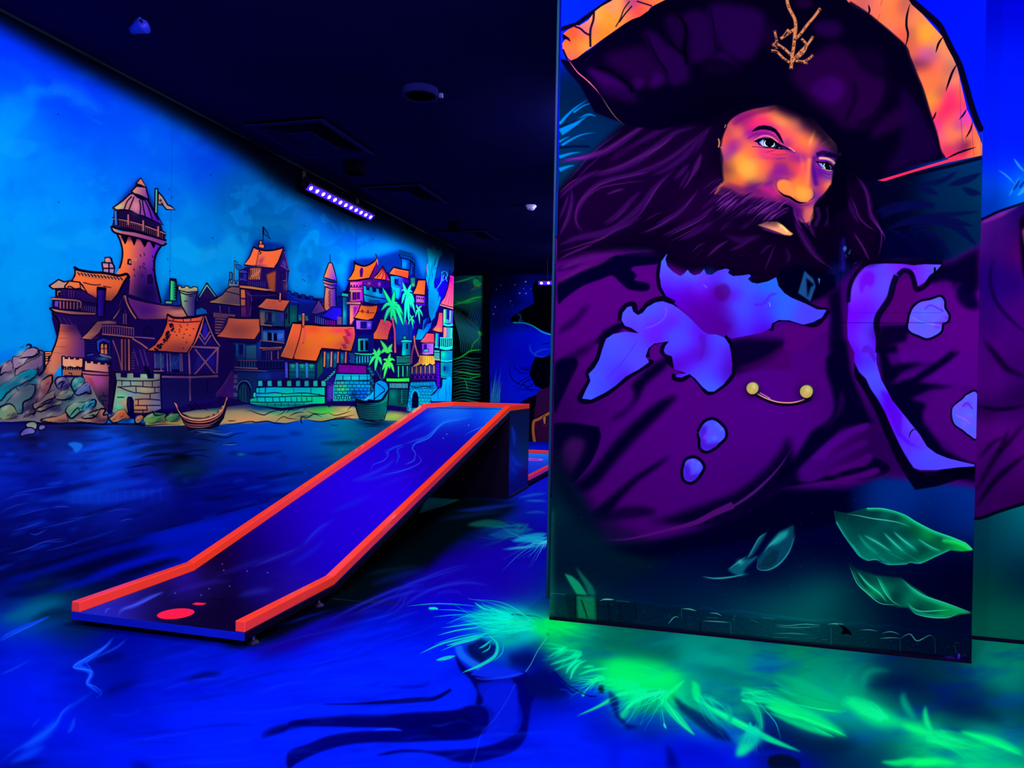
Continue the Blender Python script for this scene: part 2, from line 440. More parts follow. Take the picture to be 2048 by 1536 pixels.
def bricks(c,col,x0,y0,x1,y1,rows,n,w=5,seed=1,skew=0,al=.85):
    r = np.random.RandomState(seed)
    for i in range(rows + 1):
        y = y0 + (y1 - y0) * i / rows
        c.S(col,w,[x0,y + r.uniform(-3,3),(x0 + x1) / 2,y + skew / 2 + r.uniform(-4,4),x1,y + skew + r.uniform(-3,3)],al=al)
        if i < rows:
            for j in range(n):
                x = x0 + (x1 - x0) * (j + .5 + .5 * (i % 2) + r.uniform(-.15,.15)) / n
                if x < x1:
                    yy = y + skew * (x - x0) / (x1 - x0)
                    c.S(col,w * .8,[x,yy,x + r.uniform(-3,3),yy + (y1 - y0) / rows],al=al,sm=0)

def bars(c,col,w,x0,y0,x1,y1,h0,h1,n,al=1):
    for i in range(n):
        t = i / max(1,n - 1)
        x,y = x0 + (x1 - x0) * t,y0 + (y1 - y0) * t
        c.S(col,w,[x,y,x,y + h0 + (h1 - h0) * t],al=al,sm=0)

def palm(c,cx,cy,leaves,col='#2ee88a',dark='#0a3a4a',w=30):
    for dx,dy,bend in leaves:
        mx,my = cx + dx * .45,cy + dy * .45 - bend
        c.S(dark,(w,w * 1.7,w * 1.4,6),[cx,cy,mx,my,cx + dx,cy + dy])
    for dx,dy,bend in leaves:
        mx,my = cx + dx * .45,cy + dy * .45 - bend
        c.S(col,(w * .6,w * 1.25,w * .9,2),[cx,cy,mx,my,cx + dx * .96,cy + dy * .96])
        c.S('#a0ffc0',w * .2,[cx,cy,mx,my - w * .2,cx + dx * .9,cy + dy * .9],tp=1,al=.6)

def town_left(c):
    c.V(0,300,4.2667)
    # round tower
    tower = '1000 715 1030 790 1045 860 1040 940 1020 1010 990 1060 1090 1060 1110 1110 1100 1230 1200 1260 1300 1290 1375 1310 1370 1260 1345 1180 1325 1090 1315 1000 1320 930 1340 870 1375 815 1300 780 1200 760'
    c.F('#f27c4c',tower,g=(1060,900,1330,960,'#5a24a4'))
    c.M(tower)
    c.B('#160a44',1260,1220,150,150,al=.95); c.B('#3a1a60',1210,1080,70,100,al=.7); c.B('#6a2cc8',1330,900,26,140,al=.8); c.B('#ff8a50',1080,900,60,130,al=.5)
    c.B('#ff7040',1060,1050,60,50,al=.6); c.B('#3a1050',1150,750,160,26,al=.8)
    c.M()
    for x,y,w in ((1062,765,34),(1140,775,30),(1228,790,40),(1305,800,34)):
        c.F(INK,[x - w,y - 40,x + w,y - 30,x + w * .4,y + 30,x + w * .1,y + 40])
    c.S(INK,11,'1000 715 1030 790 1045 860 1040 940 1020 1010'); c.S(INK,13,'1380 812 1340 870 1320 930 1315 1000 1325 1090 1345 1180 1375 1310')
    c.F(INK,'1090 930 1118 930 1122 985 1085 975'); c.F('#e88a5a','1102 942 1114 942 1116 968 1102 968')
    for x,y in ((1195,890),(1228,880),(1300,900),(1305,940),(1190,990),(1215,985),(1235,1000),(1300,1010),(1210,1060),(1225,960),(1140,1010),(1145,1060),(1290,1100)):
        c.S(INK,6,[x,y,x + 8,y + 22],al=.8)
    c.F('#c88058','1125 922 1170 922 1168 950 1128 946',al=.6)
    c.O('#1c0a46','1262 1070 1290 1062 1302 1100 1300 1140 1262 1135',6)
    # gallery and rim
    c.F('#1a0c3a','972 505 965 600 955 660 1150 700 1400 780 1420 715 1390 690 1370 620 1200 560 1100 520')
    c.F('#c87a70','950 655 1010 690 1150 705 1300 745 1395 775 1418 772 1420 795 1385 815 1300 785 1150 745 1010 715 965 690',g=(960,680,1400,800,'#7a3a90'))
    c.B('#70f0b0',985,668,36,12,15,al=.8)
    c.S(INK,12,'945 650 965 695 1010 715 1150 745 1300 785 1385 815 1422 795'); c.S(INK,14,'950 650 1010 672 1150 695 1300 735 1420 772')
    c.F('#6a3c50','1010 600 1090 610 1240 650 1400 700 1395 760 1240 705 1090 660 1010 650',al=.8)
    bars(c,INK,7,1015,598,1395,705,50,60,22)
    c.S('#c88a80',7,'960 585 1090 605 1240 648 1415 715'); c.S(INK,7,'955 578 1090 597 1240 640 1415 706')
    bars(c,'#b06a70',16,1095,550,1350,650,90,90,3); bars(c,INK,5,1105,550,1362,650,100,90,3)
    c.S('#2a70c8',18,'985 520 990 640',sm=0); c.S(INK,8,'1003 520 1005 600',sm=0)
    c.O('#e8a47c','960 495 1050 430 1105 378 1135 368 1170 400 1215 425 1265 420 1300 490 1340 560 1392 640 1300 600 1260 580 1210 560 1180 555 1120 520 1060 510 1000 512',10,g=(980,480,1330,560,'#5c22b0'))
    c.B('#a8e080',1020,485,36,14,-25,al=.8); c.B('#ffb090',1160,480,40,60,al=.5)
    for p in ('1125 395 1085 440 1060 505','1145 400 1120 460 1100 512','1190 425 1200 490 1195 550','1215 430 1225 500 1240 565','1235 430 1270 500 1300 590','1255 428 1300 510 1350 600'):
        c.S(INK,9,p,al=.85)
    c.O('#d89a7c','1120 352 1165 308 1245 318 1258 370 1272 420 1215 415 1150 380',10,g=(1140,340,1270,380,'#7a3ca0'))
    c.S(INK,16,'1150 378 1200 395 1250 420 1272 420')
    c.O('#d47c70','1158 288 1202 238 1248 318 1205 302',10)
    # flag
    c.S(INK,26,'1335 325 1330 545',sm=0); c.S('#58a488',14,'1335 335 1332 535',sm=0)
    c.O('#b48a88','1350 358 1390 400 1430 468 1460 480 1495 510 1420 508 1388 468 1348 462',9); c.B(INK,1368,430,12); c.B(INK,1382,455,10)
    # left house
    c.O('#2a1250','475 1180 475 1275 840 1310 960 1290 1010 1210 1000 1180',8)
    c.O('#c48c78','418 1160 500 1105 545 1125 640 1110 600 1180 450 1185',10)
    c.O('#f07a4a','640 1000 700 1035 800 1045 900 1055 1010 1075 1095 1065 1055 1130 1005 1230 952 1292 840 1282 745 1225 700 1150 615 1118 640 1060',10,g=(700,1060,960,1280,'#d86a44'))
    c.B('#3a1456',770,1255,70,26,20,al=.8); c.B('#a8583c',800,1080,130,18,8,al=.6)
    c.S(INK,17,'630 995 660 1020 780 1042 900 1050 1010 1072 1080 1058 1105 1095'); c.S(INK,9,'1095 1070 1060 1140 1010 1230 955 1295'); c.S(INK,7,'640 1010 640 1070 610 1115')
    for i in range(14):
        x = 660 + i * 28
        c.S(INK,7,[x,1045 + i * 3.4,x + 16,1058 + i * 3.4,x + 20,1072 + i * 3.2])
    c.S(INK,6,'710 1130 790 1150 860 1150'); c.S(INK,6,'880 1160 950 1175',al=.8)
    c.O('#e87e50','550 1165 590 1118 680 1128 735 1205 700 1195 640 1190 560 1180',9); c.S(INK,8,'575 1170 600 1165 640 1185 680 1180 700 1195'); c.S(INK,6,'680 1130 690 1190')
    c.O('#c8907c','485 1200 520 1200 530 1240 485 1245',7); c.F(INK,'495 1212 520 1212 522 1240 495 1242')
    c.F('#502470','570 1195 640 1200 640 1260 580 1255'); bars(c,INK,6,575,1195,640,1200,60,62,4)
    c.O('#3c1ea8','832 1178 902 1184 895 1260 888 1425 830 1420',12,g=(840,1300,900,1300,'#180a50')); c.F(INK,'826 1165 905 1172 908 1200 828 1195')
    c.O('#b07ab0','868 960 895 958 896 918 940 915 960 965 978 1000 972 1056 880 1042 876 1005',10); c.F('#e88a60','895 930 925 925 930 955 900 958'); c.F('#e08a70','880 985 930 985 935 1005 885 1005')
    for p in ('870 960 960 965','880 1010 975 1010','930 960 930 1050','950 920 958 960 975 1000'):
        c.S(INK,9,p,sm=0)
    # balcony
    c.F('#180a3a','440 1262 690 1280 700 1340 830 1360 830 1400 450 1350'); bars(c,'#8a6a80',6,700,1325,810,1335,60,60,7)
    c.S('#e08c70',14,'440 1268 540 1275 680 1292 685 1350'); c.S(INK,5,'432 1260 540 1264 690 1282 694 1350'); c.F('#7a5ad0','470 1290 500 1290 495 1340 465 1330')
    bars(c,'#d88070',13,515,1290,660,1300,62,58,6); bars(c,INK,5,530,1290,675,1300,62,58,6)
    c.O('#dc8a70','428 1345 520 1362 700 1378 830 1392 800 1415 640 1412 470 1385 438 1366',10)
    c.S(INK,13,'425 1345 440 1368 500 1395 640 1410 800 1412')
    c.F('#241050','440 1385 640 1415 840 1415 800 1500 650 1530 500 1500')
    for p in ('500 1420 530 1490','540 1430 580 1490','580 1435 620 1490'):
        c.S('#c88070',8,p,tp=1)
    # long purple roof with gable
    c.F('#180a48','950 1440 1040 1230 1100 1240 1160 1445 1600 1420 1640 1536 900 1536')
    roof = '1052 1228 1130 1268 1250 1300 1400 1325 1570 1335 1605 1420 1500 1440 1300 1460 1165 1442 1100 1330'
    c.O('#8a3c84',roof,9,g=(1150,1300,1560,1420,'#c07860'))
    c.M(roof); c.B('#5a1e90',1250,1360,130,70,al=.8); c.B('#d8907a',1500,1390,110,24,-4,al=.8); c.B('#28104a',1520,1345,90,18,al=.7); c.B('#28104a',1300,1450,160,12,al=.6); c.M()
    c.S('#e0886a',13,'1065 1240 1080 1300 1120 1380 1160 1440'); c.S('#e0886a',12,'1055 1240 1030 1320 1000 1390 965 1440')
    c.S(INK,8,'1052 1228 1035 1310 1000 1380 955 1440'); c.S(INK,8,'1085 1250 1100 1310 1140 1380 1180 1440')
    c.O('#3a1c60','1050 1370 1075 1350 1095 1400 1090 1470 1050 1480',8)
    # small green chimney and stone turret behind
    c.O('#38d880','1452 1100 1500 1105 1510 1180 1505 1290 1448 1285',9,g=(1460,1200,1515,1200,'#0a1848')); c.F(INK,'1448 1092 1505 1098 1508 1122 1450 1115')
    for y in range(1130,1280,22):
        c.S(INK,7,[1488,y,1512,y - 8])
    c.O('#6aa884','1410 1285 1470 1290 1470 1315 1410 1312',8)
    c.O('#a8a884','1528 1180 1690 1200 1668 1280 1665 1420 1600 1420 1550 1330',9,g=(1560,1280,1680,1300,'#28207a'))
    c.B('#70e090',1565,1260,24,60,al=.6); c.O('#b0a880','1518 1160 1545 1160 1550 1175 1575 1172 1580 1160 1610 1162 1615 1178 1640 1175 1645 1165 1685 1170 1690 1205 1600 1215 1520 1195',7)
    c.S(INK,7,'1540 1215 1600 1235 1680 1220'); c.S(INK,5,'1570 1290 1600 1290'); c.S(INK,5,'1610 1250 1650 1245')
    c.O('#1c1048','1765 1140 1690 1262 1700 1280 1850 1260',8); c.S('#68b890',13,'1765 1150 1700 1255',sm=0); c.S('#68a890',11,'1765 1150 1840 1250',sm=0); c.S(INK,7,'1765 1132 1690 1258',sm=0); c.S(INK,7,'1765 1132 1855 1258',sm=0)
    c.F('#1a0c40','1700 1270 1850 1260 1830 1400 1680 1400'); c.O('#1e62b0','1670 1360 1720 1340 1765 1365 1770 1400 1670 1410',6)
    # lower works: view B
    c.V(0,600,4.2667)
    stone = '510 205 650 215 700 320 720 345 720 490 530 485 520 560 450 650 330 700 300 820 200 1000 260 860 380 610 440 450 480 350 500 260'
    c.F('#dc7450',stone,g=(480,380,700,420,'#5a3070'))
    c.M(stone); c.B('#2a1250',640,230,120,60,al=.7); c.B('#b8806a',420,620,90,100,al=.5); c.B('#f08a60',520,330,60,60,al=.5); c.M()
    for p in ('505 260 580 268 640 260','500 325 580 330','470 400 560 400','455 450 560 455'):
        c.S('#7a3058',5,p,al=.6)
    c.S(INK,11,'440 110 480 150 505 200 500 260 480 350 445 440 400 540 375 600')
    c.F('#201048','650 220 830 160 830 300 730 330 700 320')
    c.O('#d08a68','830 178 960 180 1000 185 990 215 880 220 850 280 780 340 690 330 740 280',8,g=(760,240,980,260,'#7a4060'))
    c.B('#e8a080',920,185,60,10,al=.8); c.B('#5a3050',800,320,50,16,al=.5)
    c.F('#1a1050','720 345 960 330 960 500 720 500'); bars(c,'#080430',8,730,365,730,500,0,0,1)
    for y in range(360,490,22):
        c.S(INK,5,[735,y,810,y],al=.7)
    c.O('#2c4cc0','820 345 880 320 945 340 945 490 900 500 860 490 825 420',8,g=(830,400,945,400,'#2a2a90'))
    c.F(INK,'845 370 880 350 930 370 930 470 850 460'); c.F('#f09060','862 378 880 372 886 460 860 455'); c.F('#e8805a','892 380 912 378 916 462 892 462'); c.S(INK,5,'860 415 916 415')
    c.S('#b08a78',9,'850 465 950 492'); c.B('#3ca0a0',880,500,60,14,al=.7); c.O('#2a3aa0','735 465 790 450 810 470 740 482',5)
    # little battlements
    c.O('#e89c78','528 480 555 480 556 500 578 500 578 484 600 486 602 502 625 502 626 490 650 492 650 506 672 506 672 494 708 498 706 570 690 580 660 568 640 585 600 568 570 585 530 560',8)
    c.F('#a0604a','540 575 700 590 690 645 540 640'); bars(c,INK,9,540,565,700,575,30,24,9)
    c.S(INK,6,'585 625 610 625 612 645'); c.S(INK,8,'530 480 528 640')
    c.O('#e0a088','722 515 745 518 745 535 770 535 770 520 800 522 800 540 830 542 830 528 860 530 862 548 890 548 890 535 915 538 915 552 938 552 935 620 720 600',8,g=(740,560,930,580,'#c87a78'))
    c.F('#b87078','700 610 935 625 930 760 920 940 850 960 820 850 780 760 720 680',g=(760,660,920,800,'#3c2048')); c.B('#b050a0',840,690,70,60,al=.7); c.B('#141030',850,860,60,90,al=.6)
    c.S(INK,7,'700 628 800 640 930 645'); c.S(INK,9,'940 520 935 700 930 940',sm=0)
    for p in ('885 790 885 820 850 818 850 850','885 820 920 820','855 855 915 860','880 860 878 890'):
        c.S(INK,6,p,sm=0)
    # gable-side timberwork under the purple roof
    c.F('#24104e','960 330 1150 330 1300 440 1300 620 960 620'); c.F('#180a48','1150 170 1420 160 1300 420 1240 400 1140 330')
    c.S('#d8806a',13,'870 292 1000 302 1145 320',sm=0); c.S(INK,6,'866 300 1000 314 1145 332',sm=0)
    c.S('#b8706a',9,'870 220 1000 222 1140 240',sm=0); bars(c,'#a06070',8,880,225,1140,242,62,62,14); c.S(INK,6,'868 212 1000 212 1142 230',sm=0)
    for x in (1040,1068,1100):
        c.S('#e0805a' if x != 1068 else '#a05a58',15,[x,335,x + 2,600],sm=0); c.S(INK,6,[x + 11,335,x + 13,600],sm=0)
    c.S('#c07a68',10,'962 345 1010 470 1040 600',sm=0); c.S('#d88068',12,'1130 330 1200 370 1260 415',sm=0)
    for x0 in (1140,1190,1225):
        c.S('#5a3a90',9,[x0,420,x0 + 40,560],sm=0)
    for y in range(450,600,22):
        c.S('#704a70',6,[1120,y,1150,y + 2])
    c.S('#a86a78',10,'1150 315 1280 325 1320 330',sm=0); c.O('#140a40','1225 250 1250 235 1270 235 1300 255 1300 300 1230 300',6); c.O('#7a4a80','1045 120 1065 100 1085 120 1085 210 1045 210',6); c.S(INK,6,'1065 105 1065 210',sm=0)
    # striped hall with the bright tiled roof
    c.F('#1a0f5a','1300 440 1600 450 1640 300 1750 110 1860 380 1870 640 1860 860 1380 940 1370 640 1300 600')
    roof = '1428 120 1480 148 1560 152 1660 142 1742 128 1700 230 1655 360 1598 452 1500 450 1400 440 1252 432 1320 380 1380 300 1420 200'
    c.O('#ff6c42',roof,9,g=(1300,420,1650,160,'#f0684a'))
    c.M(roof); c.B('#ff8a4a',1560,330,120,100,al=.35); c.M()
    c.S(INK,13,'1425 122 1480 150 1560 154 1660 146 1745 125'); c.S(INK,9,'1252 434 1400 442 1500 452 1600 454'); c.S(INK,6,'1435 175 1560 190 1710 182')
    for p in ('1480 150 1478 175','1560 155 1566 185','1630 150 1626 180'):
        c.S(INK,5,p,sm=0)
    r = np.random.RandomState(5)
    for i in range(60):
        t = r.rand(); y = 200 + 225 * t; x = 1440 - 140 * t ** 1.6 + r.rand() * 40
        c.S(INK,7,[x,y,x + 12,y + 6,x + 14,y + 12])
    for x,y in ((1535,215),(1600,210),(1530,250),(1590,250),(1570,290),(1545,230),(1650,245),(1620,300),(1560,320),(1490,270),(1505,300),(1590,360),(1560,410),(1440,300),(1480,240),(1530,270)):
        c.B(INK,x,y,6,al=1)
    c.S('#e87a58',14,'1748 130 1715 240 1670 350 1606 448'); c.S(INK,8,'1752 118 1728 240 1690 340 1612 460'); c.S(INK,6,'1740 130 1700 230 1660 350 1600 450')
    c.S('#a06a78',12,'1752 135 1790 240 1830 330 1880 395'); c.S(INK,7,'1760 125 1800 230 1845 320 1885 390'); c.S(INK,6,'1745 150 1780 250 1820 340 1860 395')
    c.F('#3a30c8','1735 200 1765 200 1775 310 1745 340 1730 300',b=6,al=.7)
    c.S('#a87078',11,'1690 300 1748 380 1800 300',sm=0); c.S('#a87078',10,'1700 270 1748 340 1790 270',sm=0); c.S('#a87078',14,'1630 398 1870 410',sm=0)
    c.S('#a86c78',14,'1665 420 1840 640',sm=0); c.S('#a86c78',14,'1850 420 1655 640',sm=0); c.S('#a06c80',14,'1860 400 1850 640',sm=0); c.S('#b07080',14,'1612 450 1620 640 1622 860',sm=0); c.S('#a87078',16,'1380 655 1620 660 1860 650',sm=0)
    c.S(INK,7,'1376 636 1620 640 1870 632',sm=0); c.F('#3038a8','1690 470 1730 500 1700 580 1660 600',b=10,al=.5); c.F('#2a2ac0','1780 470 1830 470 1830 590 1770 540',b=10,al=.5)
    for x in (1320,1370,1425,1450,1535,1550):
        c.S('#7a6480',9,[x,455,x + 6,610],sm=0)
    c.F('#203a78','1455 470 1530 475 1528 590 1455 590',b=4,al=.8); c.F('#38507a','1330 460 1400 465 1400 580 1330 580',b=4,al=.7)
    for i in range(18):
        x,y = r.uniform(1335,1520),r.uniform(480,580); c.S('#8aa0b0',3,[x,y,x + r.uniform(-16,16),y + 12],al=.6)
    c.S(INK,10,'1310 600 1360 612 1420 615'); c.S(INK,12,'1310 592 1365 596'); c.F('#a07a80','1310 600 1400 602 1400 610 1310 610'); c.F(INK,'1470 598 1530 598 1528 618 1480 618')
    c.F('#1a1a58','1375 670 1610 670 1610 900 1390 930',b=10,al=.8); c.F('#141048','1630 670 1855 665 1850 830 1640 860',b=8,al=.8); c.S(INK,7,'1770 680 1768 800'); c.S('#5a4a70',8,'1625 690 1620 850',al=.6)
    # big stone gate-house
    wall = '975 618 1035 620 1035 655 1080 660 1082 622 1140 620 1142 658 1195 660 1196 628 1260 630 1262 668 1312 668 1312 626 1368 628 1372 760 1378 930 1290 960 1230 970 950 960 975 800 990 700'
    c.O('#9cb49a',wall,9,g=(1000,660,1260,920,'#9a7a74'))
    c.M(wall)
    for col,x,y,rx,ry in (('#70e0a0',1040,820,60,40),('#58d8b0',1010,930,40,70),('#b8e0b8',1250,650,90,40),('#d8cc98',1250,760,110,40),('#c88a6a',1190,900,90,60),('#7078a0',1330,900,60,100),('#a0c8b0',1100,700,80,40),('#d0a880',1080,870,50,30),('#5060a0',1370,800,24,120),('#7aa8b8',1130,800,70,26)):
        c.B(col,x,y,rx,ry,al=.8)
    for p in ('985 685 1110 690 1300 690 1370 680','1000 745 1140 735 1300 745 1370 742','1160 790 1250 800 1360 790','1150 850 1250 845 1370 855','1150 900 1250 900 1370 900','1010 740 1080 770 1160 795','1000 830 1060 830','1140 940 1260 940'):
        c.S(INK,7,p,al=.85)
    for p in ('1110 690 1118 735','1220 690 1220 740','1300 690 1300 742','1160 740 1162 790','1180 850 1180 900','1280 800 1282 850','1250 900 1258 940','1220 935 1220 970','1320 740 1322 790','1040 690 1040 730'):
        c.S(INK,6,p,sm=0,al=.85)
    c.M()
    c.S(INK,12,'978 620 990 700 975 800 950 960',sm=0); c.S(INK,8,'1375 640 1372 760 1380 930',sm=0)
    c.F(INK,'1225 565 1245 560 1280 600 1300 670 1262 670 1250 630 1235 610',al=.9)
    c.F('#0a0630','1083 840 1095 824 1125 826 1142 860 1145 960 1150 1020 1100 1000 1080 900'); c.F('#1e1a40','1090 850 1105 835 1110 960 1095 920')
    c.F('#180a30','920 560 978 600 980 700 950 960 925 975 935 700')
    # rocks at the left
    c.F('#6a6680','-300 640 -40 590 60 520 130 480 250 400 320 400 380 460 380 620 440 640 540 660 700 660 780 740 840 860 900 930 940 1000 560 1060 300 1040 -40 1040 -300 1020',g=(200,480,420,1040,'#8a8488'))
    for col,x,y,rx,ry in (('#8a7098',60,600,160,80),('#3a8a90',140,800,180,110),('#48a0a0',0,800,120,90),('#a08088',330,800,120,120),('#5a9088',600,860,200,90),('#302850',340,520,60,100),('#302850',640,960,80,40),('#50507a',460,880,90,60)):
        c.B(col,x,y,rx,ry,al=.75)
    R = [('#8a7aa0','0 600 40 540 75 520 105 530 115 570 100 610 40 620 0 640','#b09098'),('#9a88b0','110 490 180 480 230 420 290 405 330 430 310 470 240 500 190 560 120 580','#c8a0a8'),
         ('#b0908c','130 600 200 550 300 500 360 470 360 560 280 600 200 640 140 660','#6a5a90'),('#30a8b0','0 740 80 690 180 620 260 590 320 600 290 660 180 720 80 780 0 860','#1a7090'),
         ('#48a0a8','140 740 220 720 310 660 310 700 290 740 180 780','#2a7088'),('#c07a68','350 700 380 670 440 640 445 700 420 760 380 830 320 900 300 900 330 800','#7a4a60'),
         ('#907078','60 870 120 800 220 730 280 720 300 740 280 820 200 880 190 960 120 960 60 900','#489898'),('#78a890','0 920 60 890 110 900 150 980 100 1010 0 1010','#a8a078'),
         ('#8a80a8','470 700 500 660 550 655 590 700 570 760 500 760','#4a4080'),('#48b0a0','610 700 640 660 700 660 720 690 690 740 640 780 610 740','#386888'),
         ('#8aa0c0','640 800 680 740 740 700 760 720 775 800 730 790 680 810','#6a70b0'),('#d09a7c','470 830 520 780 590 770 630 780 620 820 570 850 500 850','#60a8a0'),
         ('#98b080','560 940 620 880 720 870 780 845 810 870 780 920 680 960 620 1010 590 1000','#38a8a8'),('#40a8b8','700 920 760 870 810 850 815 890 780 930 730 950','#3080b0'),
         ('#c8a47c','300 940 360 900 440 880 520 860 520 890 440 910 360 950','#a8b080'),('#a0706c','200 1000 300 940 280 980 300 960 220 1000','#806070'),('#90948c','280 890 340 860 400 800 470 770 450 850 380 890 300 930','#c09880'),
         ('#d0a080','350 1030 420 1000 500 990 560 960 575 1040 500 1050','#c08a70'),('#d49c80','640 1020 720 1000 780 960 870 930 900 940 880 980 920 980 900 1050 780 1050 700 1040','#b07a70'),
         ('#e09a70','930 1010 970 980 1000 945 1060 935 1090 980 1110 1010 1050 1020 970 1050','#c07a60'),('#e09c78','1150 1020 1200 980 1225 1000 1200 1050 1160 1050','#b08060'),
         ('#88a8a0','700 1010 760 960 830 950 860 930 800 1000','#b0a080'),('#88a868','1220 1010 1300 960 1380 960 1420 980 1350 1040 1250 1050','#408858'),('#58905a','1420 990 1500 960 1530 980 1520 1030 1420 1030','#3a7860')]
    r = np.random.RandomState(77)
    for col,p,c2 in R:
        q = nums(p); lo,hi = q.min(0),q.max(0)
        e = spline(q,True,14.0)
        e = (e + r.uniform(-3,3,e.shape)).ravel()
        c.F(col,e,b=4,al=.9,g=(lo[0],lo[1],hi[0],hi[1],c2))
        m = len(e) // 2; k = r.randint(0,m); z = np.roll(e.reshape(-1,2),-k,0)
        c.S(INK,(9,12,6),z[:int(m * .75)],al=.95,tp=1); c.S(INK,7,z[int(m * .7):],al=.7,tp=1)
        c.F('#0c0a30',[hi[0],lo[1] * .4 + hi[1] * .6,hi[0],hi[1],lo[0] * .6 + hi[0] * .4,hi[1],lo[0] * .3 + hi[0] * .7,lo[1] * .3 + hi[1] * .7],b=14,al=.6)
        for i in range(3):
            x,y = r.uniform(lo[0],hi[0]),r.uniform(lo[1],hi[1]); d = (hi[0] - lo[0]) * .25
            c.S(INK,6,[x,y,x + d * .4,y - d * .5,x + d * .6,y - d * .4,x + d,y - d],sm=0,al=.6,tp=1)
        c.B('#f0e8d8',lo[0] * .7 + hi[0] * .3,lo[1] * .75 + hi[1] * .25,(hi[0] - lo[0]) * .24,(hi[1] - lo[1]) * .17,-35,al=.5)
    for w,p in ((14,'220 400 235 380 262 385 262 405 240 415'),(12,'300 470 330 430 370 440 380 500 370 600 330 640 320 560'),(10,'160 500 220 490 300 480'),(10,'490 730 520 700 560 690'),(10,'520 760 530 720 560 700'),
                 (12,'20 1030 60 1045 250 1035 340 1050 480 1055 600 1050 720 1048 860 1060 1000 1058 1150 1060 1240 1070 1400 1062 1530 1062'),(9,'760 990 800 985 830 1010'),(9,'590 1000 640 940 670 920 680 960'),(9,'750 920 770 890 790 880'),(9,'1240 960 1280 970 1300 950 1330 985 1420 970'),(8,'1570 890 1620 900 1640 930 1700 900'),(9,'1640 900 1660 880 1720 940'),(12,'330 900 400 860 470 830 460 800')):
        c.S(INK,w,p,al=.9,tp=1)
    c.O('#f08a5c','380 440 440 440 440 470 415 480 410 540 385 560 385 500',7); bars(c,INK,6,395,452,395,540,0,0,1)
    for y in (460,480,500,520):
        c.S(INK,6,[388,y,430,y],sm=0)
    c.O('#8a9a90','215 1060 250 1040 300 1040 318 1070 300 1110 240 1095',8,sm=1); c.O('#7a70b8','330 1080 350 1065 388 1072 380 1100 335 1110',7,sm=1); c.O('#4a4aa0','170 1140 210 1100 260 1088 300 1110 290 1140 230 1150 180 1165',8,sm=1,g=(180,1150,280,1090,'#7a6ac0'))
    c.B('#0a0628',250,1180,120,20,al=.8); c.B('#0a0628',700,1090,260,22,al=.8)
    c.K('-200 480 300 380 420 620 560 640 780 660 850 860 1000 920 1560 940 1560 1060 -200 1060',1.45,.84,0,8)
    # longship
    c.F('#0a0622','1475 870 1500 862 1520 920 1560 970 1640 1000 1740 1005 1830 970 1890 920 1920 850 1935 780 1950 760 1948 800 1940 900 1910 1010 1860 1080 1760 1110 1600 1110 1560 1040 1520 950')
    c.F('#a8804a','1575 985 1700 1000 1830 975 1905 900 1900 950 1840 1000 1740 1020 1620 1010',al=.5)
    for col,w,p in (('#f09a78',14,'1490 875 1520 940 1560 990 1640 1020 1740 1022 1840 990 1900 930 1930 850 1940 780'),('#d8745a',10,'1535 980 1600 1030 1700 1045 1800 1030 1880 980 1925 900'),('#a85a58',9,'1550 1020 1600 1058 1700 1068 1800 1058 1880 1010'),
                      ('#a05060',10,'1560 1050 1620 1080 1720 1085 1820 1070'),('#f0a080',10,'1935 860 1942 800 1950 765'),('#90605a',7,'1570 1075 1600 1100'),('#d88a78',16,'1484 872 1500 890 1515 925')):
        c.S(col,w,p,tp=1)
    for x,y in ((1790,990),(1830,970),(1865,945),(1890,910)):
        c.F('#c8b080',[x,y,x + 26,y - 14,x + 20,y - 2,x + 6,y + 8])
    for w,p in ((6,'1620 1125 1700 1105 1800 1110 1900 1130'),(5,'1660 1150 1760 1130 1880 1140'),(5,'1960 1085 2010 1080')):
        c.S('#5a7ab0',w,p,al=.7,tp=1)

